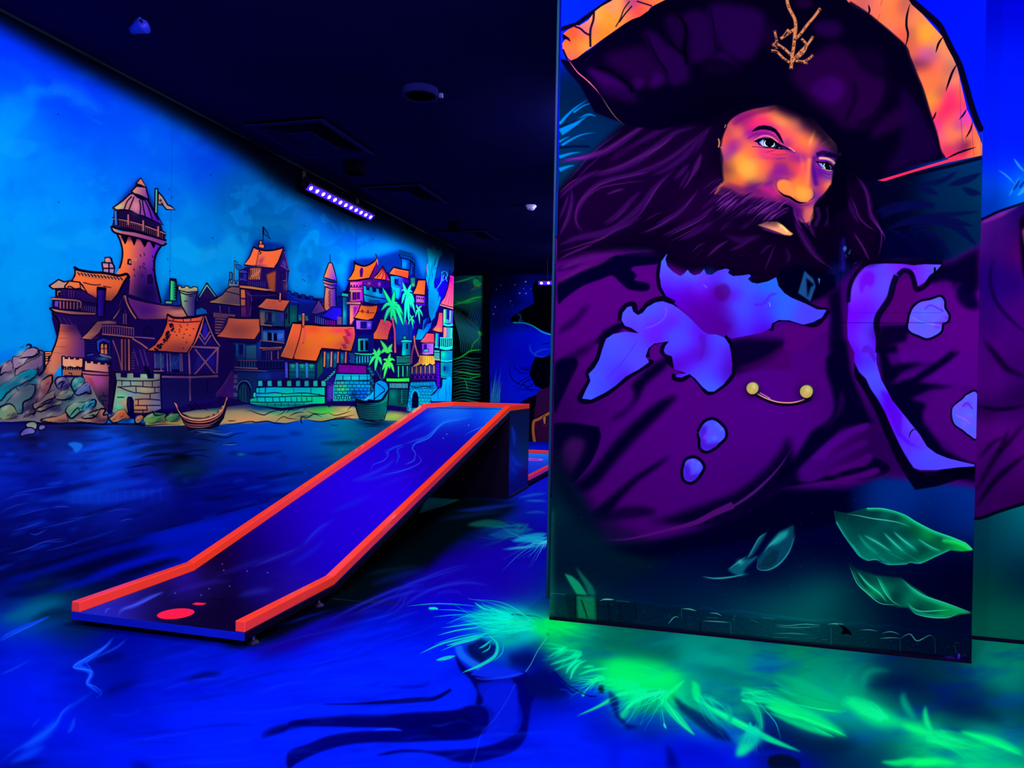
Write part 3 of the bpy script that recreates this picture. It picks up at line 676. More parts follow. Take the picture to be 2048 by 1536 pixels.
def town_mid(c):
    c.V(400,440,6.4)
    # chapel with tall roof
    c.F('#20104e','500 640 610 600 960 620 1080 400 1140 660 1110 900 1120 1000 960 930 520 840')
    c.F('#b0582e','850 700 970 650 960 920 890 900',b=10,al=.8)
    c.F('#c07050','640 620 780 610 770 760 620 760',b=4,al=.8); bars(c,INK,8,640,640,760,620,120,140,6)
    for i in range(5):
        c.S('#e8906a',9,[680 + i * 22,625,672 + i * 20,700,640 + i * 30,760])
    c.O('#f07850','685 345 760 378 850 392 960 382 1065 358 1040 440 1000 540 950 612 850 605 760 585 660 582 565 570 630 480 665 400',11,g=(640,420,980,560,'#e87048'))
    c.B('#8a3a78',780,520,30,60,30,al=.8); c.B('#8a3a78',800,580,60,20,al=.5); c.S('#f8a080',8,'570 560 660 578 850 600 950 608',al=.7)
    c.S(INK,15,'680 345 760 378 850 392 960 382 1068 352'); c.S(INK,9,'563 575 660 590 850 610 955 622'); c.S(INK,9,'1075 380 1110 520 1140 660',sm=0); c.S(INK,8,'1070 360 1040 450 1000 540 950 622')
    c.F('#2a1a70','1020 560 1080 420 1120 560 1120 640 1040 620',al=.9); c.S('#8a60a0',6,'1080 400 1110 520 1135 640'); c.S('#9a70a0',6,'1030 580 1070 600 1130 640'); c.F('#6a4a90','1050 560 1075 500 1110 580 1090 620',al=.6)
    c.S('#d0906a',5,'1060 780 1110 770',sm=0); c.S('#6a60a0',7,'1108 660 1108 900',sm=0); c.O('#241060','1035 680 1070 670 1070 760 1035 760',5); c.B('#806070',1090,850,30,60,al=.5)
    c.O('#e07858','752 305 770 260 790 265 800 300 825 315 820 365 750 350',10); c.S(INK,8,'750 305 820 312',sm=0)
    for p in ('770 370 760 400 785 420 760 440',):
        c.S(INK,9,p)
    for i in range(9):
        c.B(INK,752 - i * 5 + (i > 3) * 4,400 + i * 22,8,al=1)
    c.S(INK,9,'805 80 808 270',sm=0); c.O('#0c4e8a','815 90 850 140 905 245 880 230 850 195 818 185',7)
    # banner,blue stair turret and battlement left of it
    c.S(INK,8,'442 520 440 760',sm=0); c.S('#70b0a0',5,'447 530 446 760',sm=0); c.O('#0a5aa8','455 560 520 580 540 600 490 640 455 610',6); c.S(INK,6,'442 518 470 540 490 545')
    c.O('#2a2a88','500 650 540 630 600 640 600 760 500 770',8); c.S('#4a50c0',14,'505 665 600 672',sm=0); c.S(INK,8,'495 672 605 684',sm=0); c.S('#3a40b0',12,'515 760 600 770',sm=0); c.O('#1a1450','510 690 550 690 550 740 510 740',5)
    c.O('#8a8a8c','370 770 390 770 392 810 420 810 420 770 445 772 447 815 470 815 470 775 500 778 500 850 365 850',9,g=(380,800,500,800,'#5a6a90')); c.O('#3a7a98','378 670 405 668 418 690 415 760 378 760',8,g=(380,700,418,700,'#1a3a70'))
    c.O('#a88460','345 880 400 850 510 860 515 960 515 1100 400 1080 130 1060 120 1040 200 1010 290 950',10,g=(250,980,500,1000,'#6a5060')); c.S(INK,8,'330 912 420 935 515 960'); c.S('#d0a070',9,'130 1050 280 1065 510 1092'); c.S(INK,8,'110 1060 280 1078 510 1108')
    c.F('#1a0e48','140 1080 515 1110 515 1240 160 1230'); bars(c,'#c08868',9,180,1185,440,1210,60,50,16); c.S('#a07a88',8,'255 1095 258 1190',sm=0); c.S('#a07a88',6,'370 1110 372 1190',sm=0)
    # long timber gallery under the chapel
    c.F('#c07850','505 835 640 848 840 880 960 900 830 905 640 880 510 865'); c.S(INK,10,'500 830 640 842 860 875'); c.S(INK,13,'505 875 640 890 840 915 980 935',sm=0)
    bars(c,'#38306a',8,620,780,830,790,60,80,9)
    c.F('#4a1e58','520 890 640 900 640 1240 520 1240',g=(520,900,640,900,'#2a1050')); c.F('#d87848','518 890 575 895 580 1000 520 1000',b=5); c.F('#c06a48','520 1010 578 1020 575 1100 520 1100',b=5); c.B('#80386a',560,1160,40,60,al=.6)
    for p in ('520 1002 580 1005','520 1100 575 1102','580 900 590 1010 600 1200','518 880 520 1240'):
        c.S(INK,8,p,sm=0)
    c.F('#160a40','640 940 1000 940 960 1010 830 1000 760 1120 760 1250 640 1240'); c.S('#7a4a90',9,'600 930 660 1000 640 1230',al=.8); c.S('#5a3a80',8,'620 960 760 970 980 960',al=.7); c.O('#0e0638','660 1050 760 1010 760 1240 660 1240',6)
    # curtain wall to the right
    c.F('#10207c','1110 910 1160 910 1165 960 1200 960 1205 920 1250 940 1250 990 1290 1000 1300 950 1340 955 1345 1010 1400 1010 1400 970 1440 980 1445 1020 1500 1030 1530 1000 1900 980 1900 1240 1120 1240')
    c.S(INK,8,'1115 905 1160 908 1170 962 1200 965 1208 925 1250 935 1258 1000 1290 1005 1298 950 1345 958 1352 1015 1395 1018 1402 970 1445 980 1452 1025 1500 1030 1510 995',sm=0)
    c.S('#0a50d0',10,'1120 930 1260 1010 1480 1050',al=.6,b=4); c.B('#1a3ad0',1330,1040,140,26,10,al=.5)
    # little round tower
    c.F('#f09070','1600 860 1700 860 1745 880 1740 1000 1750 1100 1680 1130 1630 1160 1590 1140 1590 1000',g=(1610,980,1740,980,'#4a30c0'))
    c.S(INK,9,'1605 860 1590 1000 1590 1130',sm=0); c.S(INK,9,'1738 860 1740 1000 1748 1100',sm=0); c.B('#ff7a50',1612,1080,30,50,al=.7)
    for y in range(910,1110,24):
        c.S(INK,9,[1638 + (y % 48) / 4,y,1664 + (y % 48) / 4,y + 6],al=.85)
    c.F('#f08a78','1570 765 1650 790 1755 800 1755 850 1690 860 1600 850',g=(1590,800,1740,830,'#3a28b0')); c.S(INK,12,'1570 765 1660 792 1755 795'); c.S(INK,9,'1575 800 1660 830 1755 840'); c.S(INK,9,'1590 850 1680 880 1745 870')
    c.O('#f08868','1650 545 1690 550 1720 640 1752 775 1680 765 1620 745 1582 735 1615 640',10,g=(1620,660,1740,680,'#7a4ad0')); c.S(INK,6,'1663 440 1668 550',sm=0)
    # middle house with orange roof
    c.F('#284a5a','765 1150 1090 1170 1080 1360 765 1350',g=(800,1200,1080,1300,'#1a3a70')); c.F('#b07a60','770 1180 830 1180 830 1350 770 1345',b=8,al=.7); c.F('#4a3ac8','1020 1180 1080 1180 1075 1290 1030 1290',b=12,al=.6)
    c.F('#14103c','835 1180 920 1180 920 1310 840 1310'); c.F('#4a80a0','850 1190 868 1190 865 1290 850 1290',al=.7); c.S(INK,12,'820 1320 930 1330',sm=0); c.F('#40908a','920 1200 960 1200 960 1300 920 1300',b=10,al=.4)
    c.F('#104a4a','1140 1090 1250 1100 1250 1340 1080 1370 1090 1180',b=4,al=.9); c.B('#1a8a78',1190,1240,50,90,al=.6); c.S(INK,10,'1255 1040 1250 1300',sm=0); c.S('#4a50b0',8,'1160 1040 1270 1060',sm=0); c.S(INK,10,'1085 1170 1080 1370',sm=0); c.S(INK,10,'1140 1080 1140 1330',sm=0); c.F('#0e0838','1095 1200 1120 1190 1118 1260 1098 1270')
    c.S(INK,14,'770 1355 920 1370 1090 1380',sm=0); c.S('#c07850',10,'770 1342 920 1355',sm=0)
    c.O('#f07c58','845 1000 940 1010 1040 1020 1152 1030 1120 1090 1072 1172 950 1152 850 1142 738 1112 790 1060',10,g=(780,1060,1120,1100,'#e8704a')); c.S(INK,11,'738 1118 850 1150 950 1160 1072 1180'); c.S('#fcb090',7,'740 1108 850 1134 950 1145',al=.7)
    for x in (880,930,960):
        c.S('#a04040',6,[x + 20,1030,x,1060,x - 16,1080],al=.6)
    c.O('#f0907a','1010 980 1008 935 1030 925 1042 945 1035 1040 1012 1040',8); c.F('#5a1a50','1012 940 1022 940 1022 965 1012 965')
    # left large plain orange roof
    c.O('#f0764c','360 1245 480 1258 600 1262 762 1262 765 1330 772 1420 700 1530 560 1525 420 1520 210 1490 290 1410 335 1330',10,g=(360,1280,760,1500,'#d86e4a'))
    c.S(INK,14,'355 1240 480 1254 600 1258 765 1258')
    c.F('#4a2a58','190 1250 350 1260 300 1390 210 1470 185 1400',al=.8)
    for y in range(1265,1460,36):
        c.S('#b87a68',14,[195,y,320 - (y - 1265) * .4,y + 6],al=.85); c.S(INK,5,[195,y + 12,330 - (y - 1265) * .4,y + 18])
    # blue purple huts under the turret
    c.O('#5a3a90','1520 1015 1590 1130 1610 1165 1480 1210 1420 1190',9,g=(1450,1150,1590,1080,'#7a4a88')); c.O('#2a20c8','1690 1110 1815 1120 1820 1215 1740 1290 1640 1260 1540 1230 1610 1180',9,g=(1600,1240,1800,1140,'#3a2ae0'))
    c.F('#161058','1400 1200 1640 1270 1740 1290 1820 1230 1820 1340 1400 1320'); bars(c,'#4a70b8',10,1480,1230,1580,1260,90,80,5); bars(c,'#8a2aa0',12,1610,1280,1720,1290,60,55,5); c.F('#8a5a80','1755 1240 1815 1235 1815 1340 1755 1340',b=6,al=.8)
    c.F('#2a8a90','1260 1210 1380 1230 1390 1290 1260 1290',b=4,al=.8); c.N('#80e0d0',40,21,.9,1,0)
    for i in range(16):
        c.S('#70c8c0',4,[1265 + i * 7,1230 + (i * 37) % 40,1275 + i * 7,1240 + (i * 37) % 40],al=.8)
    c.O('#38c8b0','1812 930 1900 945 1900 985 1812 975',8); c.F(INK,'1830 905 1900 920 1900 945 1835 935'); c.F('#2a8aa8','1825 990 1880 990 1880 1340 1825 1340',g=(1830,1100,1880,1100,'#144a80')); c.S(INK,6,'1825 985 1825 1340',sm=0); bars(c,INK,5,1830,1060,1830,1300,0,0,1)
    c.B('#40e0d0',1850,1200,20,60,al=.5)
    # ---- lower half,view D
    c.V(400,640,6.4)
    c.F('#0d1650','420 280 760 270 780 150 1080 130 1100 760 740 780 640 900 430 1010 430 650')
    c.F('#1a5a9a','430 300 580 310 580 500 470 510',b=14,al=.8); c.F('#48a8b0','590 330 720 320 720 500 590 505',b=6,al=.8)
    for i in range(8):
        c.S(INK,5,[590,340 + i * 22,720,334 + i * 22],al=.7)
    for x in (430,525):
        c.F('#0a1040',[x - 32,310,x + 32,315,x + 30,420,x,450,x - 30,420]); c.S('#50a0c8',7,[x + 36,310,x + 38,480],al=.8)
    c.S(INK,10,'340 270 480 280 640 290 720 280'); c.F('#1a4ab0','730 300 780 260 780 500 730 520',b=8,al=.7)
    c.S('#d08860',10,'480 515 600 520 730 518',sm=0); c.S('#4a3a80',9,'730 520 900 522 1080 520',sm=0); bars(c,INK,8,500,525,1070,525,90,80,15); bars(c,'#4ab8b0',10,525,530,700,530,80,80,6,al=.7)
    c.S('#b07860',16,'440 605 560 612 740 620',sm=0); c.S(INK,12,'740 625 900 628 1080 620',sm=0); c.S('#8a6a90',10,'430 640 640 645 860 655',sm=0); c.S(INK,8,'430 652 860 665 1080 650',sm=0)
    c.F('#164a90','480 680 900 680 900 760 480 760',b=20,al=.6); c.F('#2a3ab0','760 640 1080 640 1080 760 820 760',b=20,al=.35)
    # upper stories,centre
    c.F('#184080','800 130 1080 130 1080 280 800 270',g=(820,200,1080,220,'#2a5ac0')); c.F('#5a9ac0','805 140 860 160 860 260 805 260',b=5,al=.6); c.F('#6090e8','990 170 1070 170 1060 240 990 250',b=8,al=.7)
    c.F(INK,'865 160 915 165 915 270 870 265'); c.F(INK,'945 170 985 170 985 270 945 270'); c.S('#80a8d0',8,'930 165 932 265',sm=0); bars(c,INK,7,820,90,1080,95,20,20,20)
    c.S('#b87a68',11,'770 262 920 275 1080 295',sm=0); bars(c,INK,9,800,280,1060,300,65,55,9); c.S('#e08058',18,'760 358 900 362 1050 350',sm=0); c.S('#c86a50',12,'800 382 1040 372',sm=0); c.S(INK,7,'760 372 1040 366',sm=0)
    c.F('#14104a','830 400 1040 390 1040 500 830 510'); bars(c,'#c08060',13,915,400,1000,400,110,100,2); bars(c,'#4a4a90',8,850,400,880,400,110,100,2); c.S(INK,10,'800 110 795 270',sm=0)
    c.S('#7a7090',7,'795 90 795 260',sm=0)
    # stair
    c.F('#2a1458','430 640 430 1000 200 980'); c.F('#4a2070','420 660 430 1000 230 960',al=.6)
    for i in range(12):
        x,y = 410 - i * 17,660 + i * 27
        c.S('#8a4a80',7,[x - 20,y + 20,x + 14,y + 20],sm=0,al=.8)
    c.S('#7a3a80',9,'410 650 300 830 200 960',sm=0)
    # arch gate and quay wall
    c.F('#14285a','430 680 740 690 740 860 640 1060 430 1010'); c.O('#0c2048','480 900 500 830 550 790 610 810 645 880 640 1060 480 1030',8); c.F('#1a4858','500 920 520 850 560 820 600 860 610 1060 520 1040',al=.7); bars(c,INK,6,530,850,600,850,190,190,3)
    c.S('#3a5a90',22,'470 910 490 820 550 775 620 795 660 870',al=.9); c.S(INK,8,'455 910 478 810 550 762 630 780 672 870'); c.S(INK,8,'486 920 508 840 556 800 606 820 640 890')
    for y in (700,760,830,930):
        c.F('#7a5a78',[430,y,480,y + 4,478,y + 50,430,y + 46],al=.7)
    wallp = '715 865 830 860 960 855 1170 860 1400 860 1600 860 1600 1070 1420 1080 1250 1110 1050 1130 860 1110 720 1090 640 1070 640 1010 715 990'
    c.O('#1cb8c0',wallp,9,g=(720,900,1600,1000,'#12c8a8'))
    c.M(wallp)
    for col,x,y,rx,ry in (('#14a8e0',900,900,160,40),('#18b0d8',1300,890,200,40),('#20e0a0',1100,960,120,30),('#18d090',1400,1010,160,40),('#20c8d0',1080,1020,120,30),('#10704a',760,1090,160,26),('#0e5a58',1000,1090,220,30),('#20a878',700,1030,60,30),('#3a80d8',740,960,40,30),('#10d870',1560,1040,60,40),('#0c4a60',1250,1090,160,24)):
        c.B(col,x,y,rx,ry,al=.8)
    for p in ('700 935 830 940 960 930 1100 945 1280 935 1400 940 1600 970','690 985 860 985 1000 985 1200 975 1400 975 1600 975','650 1050 860 1055 1080 1050 1300 1050 1430 1040','840 860 835 930'):
        c.S(INK,9,p,al=.9)
    for i,x in enumerate((730,830,930,1015,1090,1165,1235,1300,1365,1430)):
        c.S(INK,7,[x,990,x + 6,1050],sm=0,al=.8)
    for i,x in enumerate((760,1050,1200,1300,1420,1530)):
        c.S(INK,6,[x,870 + (i % 2) * 70,x,940 + (i % 2) * 40],sm=0,al=.7)
    for x in (860,960,1040,1130,1220,1330):
        c.S(INK,6,[x,1060,x,1110],sm=0,al=.6)
    c.M()
    for x in (742,862,990,1112,1226,1335,1448,1552):
        c.O('#28b0c0' if x % 4 else '#30c0a0',[x,775,x + 56,770,x + 62,790,x + 62,850,x,852,x - 4,800],8)
        c.B('#60e8e0',x + 22,800,18,20,al=.5)
    c.O('#38d0b0','680 930 715 925 715 990 680 990',7)
    # big bright roof
    c.F('#16185c','1100 500 1500 520 1560 400 1940 400 1990 100 2048 100 2048 570 1760 560 1700 660 1560 770 1100 760')
    roof = '1182 40 1300 48 1330 60 1420 62 1560 76 1760 80 1996 84 1985 240 1935 402 1760 380 1560 362 1490 528 1360 518 1205 505 1170 502 1025 470 1090 330 1140 180'
    c.O('#ff7440',roof,11,g=(1080,420,1800,200,'#ff7a48'))
    c.M(roof)
    for col,x,y,rx,ry in (('#f84a70',1780,130,130,50),('#ff8a30',1650,240,110,60),('#ff5a38',1450,120,100,50),('#c83090',1920,190,60,90),('#ff8438',1380,300,100,90),('#ff6a50',1240,200,80,120),('#f85a68',1830,320,80,50),('#ff8a50',1100,400,60,60)):
        c.B(col,x,y,rx,ry,al=.7)
    c.S('#ffc090',10,'1195 50 1150 180 1100 330 1040 460',al=.7); c.S('#c85070',30,'1330 20 1340 120 1330 280',al=.5,b=8)
    for i in range(24):
        y = 110 + i * 11
        c.S('#6a1a48',8,[1900 - (i * 53) % 60 - i * 2,y,1930 - (i * 53) % 60 - i * 2,y + 4,1950 - (i * 53) % 60 - i * 2,y - 6],al=.8)
    c.M()
    c.S(INK,15,'1180 34 1260 38 1330 52 1420 55 1560 70 1760 76 2000 78'); c.S(INK,10,'1170 508 1360 528 1490 540 1530 480 1562 372 1760 392 1940 412'); c.S(INK,7,'1025 478 1030 498 1170 512'); c.S(INK,8,'1305 60 1285 180 1250 310 1215 420 1190 500'); c.B(INK,1318,290,7,al=1)
    c.S(INK,8,'1180 510 1200 460 1215 510',sm=0); c.S(INK,7,'1790 385 1800 360 1808 384',sm=0)
    c.O('#f07858','1302 -80 1325 -90 1345 -80 1340 60 1318 100 1305 60',8); c.F('#a8ffe0','1305 -80 1330 -88 1340 -70 1310 -66')
    # wall under the roof
    for x in (1105,1240,1365):
        c.S('#5a5ad0' if x < 1200 else '#3a8ad8',34,[x,540,x + 5,740],sm=0); c.S(INK,8,[x + 22,545,x + 26,750],sm=0)
    for x in (1145,1265,1385):
        c.F('#0a4a58',[x,560,x + 85,565,x + 82,750,x,750]); c.B('#38d8a8',x + 40,590,30,30,al=.7); c.S('#60c8b0',6,[x,640,x + 80,640],al=.6); c.S('#3890b0',6,[x,700,x + 80,700],al=.6); c.S('#90d0c0',6,[x,575,x + 80,580],al=.6)
    c.S(INK,8,'1110 540 1300 545 1480 550',sm=0); c.F('#0c3a3a','1500 540 1560 400 1580 650 1500 760',b=4); bars(c,'#206a60',7,1510,560,1560,480,180,200,4)
    for x,col in ((1598,'#f08a60'),(1685,'#f09070'),(1770,'#e0705a'),(1870,'#e87858')):
        c.S(col,22,[x,405,x - 6,600 - (x > 1750) * 50],sm=0); c.S(INK,6,[x + 14,405,x + 8,600 - (x > 1750) * 50],sm=0)
    for x in (1640,1730,1820):
        c.F('#1a5a70',[x - 22,420,x + 20,420,x + 16,600,x - 22,620],b=6,al=.9); c.B('#30b0a0',x,470,16,40,al=.6)
    for i in range(22):
        c.S('#40c8d0',6,[1905 + (i * 29) % 70,420 + i * 6,1925 + (i * 29) % 70,424 + i * 6],al=.7)
    # steps and low annex,D/F
    for i in range(6):
        c.O('#30b8c8',[1590 + i * 26,760 - i * 26,1650 + i * 26,740 - i * 26,1655 + i * 26,765 - i * 26,1600 + i * 26,785 - i * 26],6)
    c.F('#2a1a78','1620 790 1720 720 1730 1000 1680 1040 1620 1060'); c.F('#6a50c0','1640 860 1700 830 1700 1000 1640 1040',b=14,al=.6)
    for i in range(14):
        c.S('#a070d0',5,[1630 + (i * 31) % 80,790 + i * 16,1640 + (i * 31) % 80,805 + i * 16],al=.7)

def town_right(c):
    c.V(660,640,6.4)
    # annex with slatted roof and stone base
    base = '80 700 500 700 510 760 510 960 480 1040 330 1040 260 1040 40 1040 40 860'
    c.F('#2aa0b0',base,g=(60,720,500,980,'#1c78b8'))
    c.M(base)
    for col,x,y,rx,ry in (('#50d870',150,880,80,60),('#38e0a0',80,990,60,40),('#40d898',180,1000,80,40),('#1c60c8',400,940,110,90),('#28b0e0',400,840,110,40),('#68a8a0',130,820,60,40),('#48c8c0',300,740,200,24),('#103060',300,960,50,60)):
        c.B(col,x,y,rx,ry,al=.8)
    bricks(c,INK,50,780,510,1040,6,8,6,4)
    c.M()
    for i in range(7):
        c.O('#40d0c8',[60 + i * 30,970 + (i % 3) * 8,84 + i * 30,970 + (i % 3) * 8,86 + i * 30,1010,62 + i * 30,1012],6)
    c.S('#2aa8d0',14,'80 695 300 698 510 705',sm=0); c.S(INK,8,'60 685 300 690 500 690',sm=0); c.S(INK,8,'80 775 300 780 510 772',sm=0); bars(c,INK,7,165,710,480,705,60,60,4)
    c.O('#3a0f5e','100 562 280 568 465 580 470 690 290 685 70 680 80 620',10); bars(c,'#a02aa8',6,120,575,455,590,100,95,26); c.S(INK,9,'95 560 280 566 470 576',sm=0)
    for i in range(10):
        c.B('#38d8a8',500 + (i * 23) % 60,620 + i * 38,26,20,al=.5)
    # ---- view E,upper right
    c.V(660,440,6.4)
    c.F('#140a58','230 800 260 780 760 740 1030 640 1100 760 1240 760 1440 1160 1580 1120 1590 1536 330 1536')
    # round keep
    c.F('#0a58b0','910 490 1030 510 1030 640 1075 560 1085 720 1040 740 920 620',g=(930,560,1080,600,'#0a1e70')); c.B('#20b0e0',950,570,34,60,al=.7); c.F('#0c3a80','885 440 1050 450 1085 540 1080 600 1030 520 905 490')
    for i in range(7):
        x,y = 890 + i * 24,395 + i * 6
        c.O('#1a80d0',[x,y,x + 12,y - 4,x + 16,y + 40,x + 2,y + 44],6)
    c.S(INK,9,'880 440 905 485 1030 515 1085 580',sm=0); c.S(INK,7,'912 490 915 610',sm=0); c.S(INK,7,'1082 560 1080 730',sm=0); c.S('#3a70c0',6,'1040 600 1042 700',sm=0); c.S(INK,8,'1028 520 1030 640',sm=0); c.O('#1a4a90','1050 480 1080 510 1085 560 1055 520',5)
    # twin-horned roof house
    c.F('#8a3aa0','250 790 560 750 640 720 760 700 770 850 720 870 420 860 260 860',g=(270,820,700,800,'#2a1070'))
    c.O('#ff7e48','320 545 380 575 440 590 500 570 560 530 602 500 590 570 545 660 505 745 420 758 330 772 222 772 270 710 305 640',11,g=(260,700,560,580,'#ff7040'))
    c.S(INK,12,'308 520 320 555 380 580 440 592 500 574 560 535 604 490'); c.F('#5a1a70','605 500 625 640 560 740 510 745 560 640',al=.9); c.S('#ff8a58',16,'590 450 600 500 615 580',tp=1); c.S(INK,9,'580 435 592 450 600 500'); c.F('#3a1060','380 650 395 610 420 615 425 650 415 730 385 730'); c.S(INK,10,'222 772 330 778 420 764 505 750'); c.S(INK,8,'310 520 318 560')
    c.O('#ff7a48','678 590 700 640 760 740 770 780 710 770 550 748 610 690',10,g=(580,740,700,640,'#f06050')); c.F('#7a1a80','700 650 765 760 715 765',al=.9)
    for p in ('678 600 650 680 600 740','680 610 680 700 660 755','684 620 710 700 712 768'):
        c.S('#5a1030',9,p)
    c.B('#f0a0d0',500,810,20,20,al=.6); c.B('#f090d0',630,820,18,26,al=.6)
    # pink tower house under it
    c.F('#ff8a90','260 800 420 790 425 1050 400 1080 300 1290 250 1340 250 1050',g=(260,900,420,900,'#b03ac8'))
    for p in ('250 795 260 860 400 860 430 790','245 900 420 895','260 915 260 1030','210 1040 300 1050 420 1040','225 1080 400 1085','250 1090 250 1340'):
        c.S(INK,8,p,sm=0)
    for x in (275,310,345,385):
        c.F('#3a1068',[x - 10,830,x + 10,830,x + 8,862,x - 8,862])
    c.O('#4a1a88','292 930 335 930 335 1020 292 1020',7); c.O('#4a1a88','348 930 378 930 378 1010 348 1010',7); c.S('#ff98a0',24,'215 1062 400 1066',sm=0); c.S('#ffb0a8',14,'250 905 400 904',sm=0); c.F('#7a1aa0','300 1110 360 1110 330 1180 300 1240',b=8,al=.8); c.F('#ff9a80','255 1110 290 1110 285 1330 255 1340',b=8,al=.8)
    # battlement terrace
    tw = '425 835 465 845 470 890 500 895 505 850 545 860 550 915 585 920 590 870 630 880 635 935 665 940 668 890 725 900 730 960 740 1000 720 1060 600 1080 520 1070 440 1050 425 950'
    c.O('#28b8d0',tw,10,g=(430,920,720,1040,'#1a58c0')); c.S(INK,9,'428 950 560 985 720 1015'); bricks(c,INK,490,1030,640,1080,2,4,6,8); c.B('#40f0d8',600,950,60,26,15,al=.4); c.B('#1a3090',580,1050,130,24,al=.5)
    # blue house with orange roof
    c.F('#20a8d8','775 720 940 720 960 800 900 1000 780 850',g=(790,780,950,800,'#4a2ad0')); c.F('#3a1490','940 740 1000 760 1010 800 940 800'); c.F(INK,'825 755 850 752 850 815 828 815'); c.F('#1a2a90','850 755 880 755 880 820 850 820'); c.S(INK,8,'830 820 900 835',sm=0); c.S(INK,8,'770 710 778 850',sm=0); c.F('#18c0d8','790 850 900 870 880 1020 800 980',b=10,al=.9)
    c.O('#ff7e58','812 605 900 628 1012 650 1002 752 900 722 752 690 785 640',10,g=(780,660,1000,720,'#ff6a48')); bars(c,'#a02a30',5,840,640,990,670,60,70,14,al=.6); c.S(INK,10,'810 600 900 622 1015 645')
    c.F('#2a7a70','1030 740 1090 740 1090 850 1040 850',b=6,al=.9); c.B('#a0d880',1060,830,20,24,al=.6); c.S(INK,7,'1095 740 1095 860',sm=0)
    c.O('#ff7a4a','1125 768 1228 770 1222 880 1215 962 1130 955 1058 948 1095 870',10,g=(1090,900,1220,820,'#ff6848')); c.S(INK,11,'1120 762 1232 765'); c.F('#5a20b8','1100 960 1215 975 1215 1100 1100 1090'); c.F('#d890c8','1105 970 1200 980 1200 1040 1105 1035',b=6,al=.9); bars(c,INK,10,1120,985,1190,992,30,30,4); c.S('#e8a070',10,'1100 1045 1205 1052',sm=0); c.S(INK,6,'1100 1056 1205 1064',sm=0)
    # tall water-blue plume and trees
    c.F('#18b8f0','1240 380 1260 350 1290 380 1320 330 1350 350 1360 390 1430 365 1440 440 1400 480 1380 560 1350 700 1330 800 1340 880 1400 850 1390 960 1370 1060 1330 1160 1350 1220 1300 1300 1270 1220 1260 1100 1260 900 1230 760 1240 640 1260 500',g=(1300,400,1300,900,'#0f9cf0'))
    c.F('#0a50a8','1440 440 1530 480 1560 640 1500 720 1420 800 1350 900 1340 700 1400 500',b=14,al=.55)
    for w,p in ((9,'1260 500 1240 640 1250 760'),(9,'1330 520 1300 620 1310 720 1290 800'),(9,'1440 480 1400 540 1380 600 1320 640'),(12,'1360 460 1340 560 1310 640'),(9,'1260 560 1280 700 1260 820 1280 960'),(8,'1260 1000 1250 1100 1270 1220'),(9,'1400 520 1450 470 1440 430')):
        c.S('#08306a',w,p,al=.85,tp=1)
    c.S('#f07a50',9,'1250 560 1240 620 1250 700',al=.8); c.F('#2a18d8','1340 800 1400 720 1450 700 1510 760 1480 860 1400 940 1370 900',b=8,al=.85); c.F('#2a14d0','1400 880 1500 800 1490 960 1420 1100 1390 1160',b=8,al=.9); c.F('#18a0f0','1400 960 1420 1000 1390 1100 1350 1200 1340 1260 1300 1240 1350 1100',b=3)
    c.S('#50c0e8',12,'1440 660 1430 720 1420 800 1350 900',tp=1); c.S('#60d0e8',7,'1425 680 1460 655 1500 680 1490 740 1440 780'); c.S('#60d0e8',7,'1440 780 1460 700 1500 790'); c.S(INK,5,'1470 640 1470 780')
    c.O('#20a8e8','1085 1536 1130 1390 1180 1400 1190 1280 1240 1250 1250 1330 1310 1300 1290 1380 1180 1536',7,g=(1120,1480,1260,1300,'#2a60e0')); c.F('#0a2a70','1200 1340 1250 1240 1280 1260 1240 1350 1190 1420')
    # far right pink turret at the wall end
    c.O('#ff7890','1530 640 1535 700 1590 720 1582 1120 1500 1100 1408 1072 1470 980 1510 860 1530 740',10,g=(1430,1060,1560,760,'#ff5a9a')); c.B('#a020d8',1555,770,24,50,al=.8)
    for p in ('1545 730 1520 900 1470 1060','1558 740 1545 900 1510 1080','1572 800 1562 950 1548 1090'):
        c.S('#a02068',6,p)
    c.S('#ff9098',16,'1405 1085 1500 1112 1580 1135',sm=0); c.S(INK,8,'1400 1100 1500 1130 1582 1150',sm=0)
    c.F('#2ad0a0','1455 1140 1575 1160 1570 1330 1450 1320',g=(1460,1230,1570,1230,'#6a48c0')); c.F('#2a1a80','1490 1150 1530 1150 1525 1260 1490 1270'); c.S('#a0f0a0',9,'1540 1160 1535 1300',sm=0); c.S('#f0e080',10,'1460 1150 1458 1310',sm=0); c.S(INK,6,'1500 1260 1520 1280 1520 1220')
    c.S('#3ad0c0',26,'1440 1330 1510 1350 1580 1340',al=1); c.S(INK,7,'1440 1350 1510 1368 1580 1360'); c.F('#7a58c0','1455 1370 1570 1380 1565 1530 1450 1530',g=(1460,1440,1565,1440,'#38c8a0')); c.F('#ff9a78','1455 1375 1490 1380 1488 1500 1452 1500',b=6,al=.9)
    c.O('#ff7888','1390 1180 1445 1185 1442 1440 1380 1436 1310 1410 1360 1340 1380 1260',9,g=(1330,1400,1430,1240,'#ff5a80')); c.B('#ffa860',1370,1400,50,30,al=.8); c.S(INK,7,'1310 1418 1440 1448',sm=0); bars(c,'#c03a50',5,1350,1380,1430,1330,40,90,5,al=.5)
    # small roofs among the palms
    c.O('#ff8048','395 1075 470 1095 540 1098 612 1085 600 1170 555 1262 480 1285 400 1275 305 1250 350 1190 375 1130',10,g=(340,1230,590,1120,'#ff6a40')); c.S(INK,10,'300 1258 400 1285 480 1292 560 1270')
    for i in range(11):
        c.B(INK,412 + i * 19,1088 + (i % 2) * 6,9,al=1)
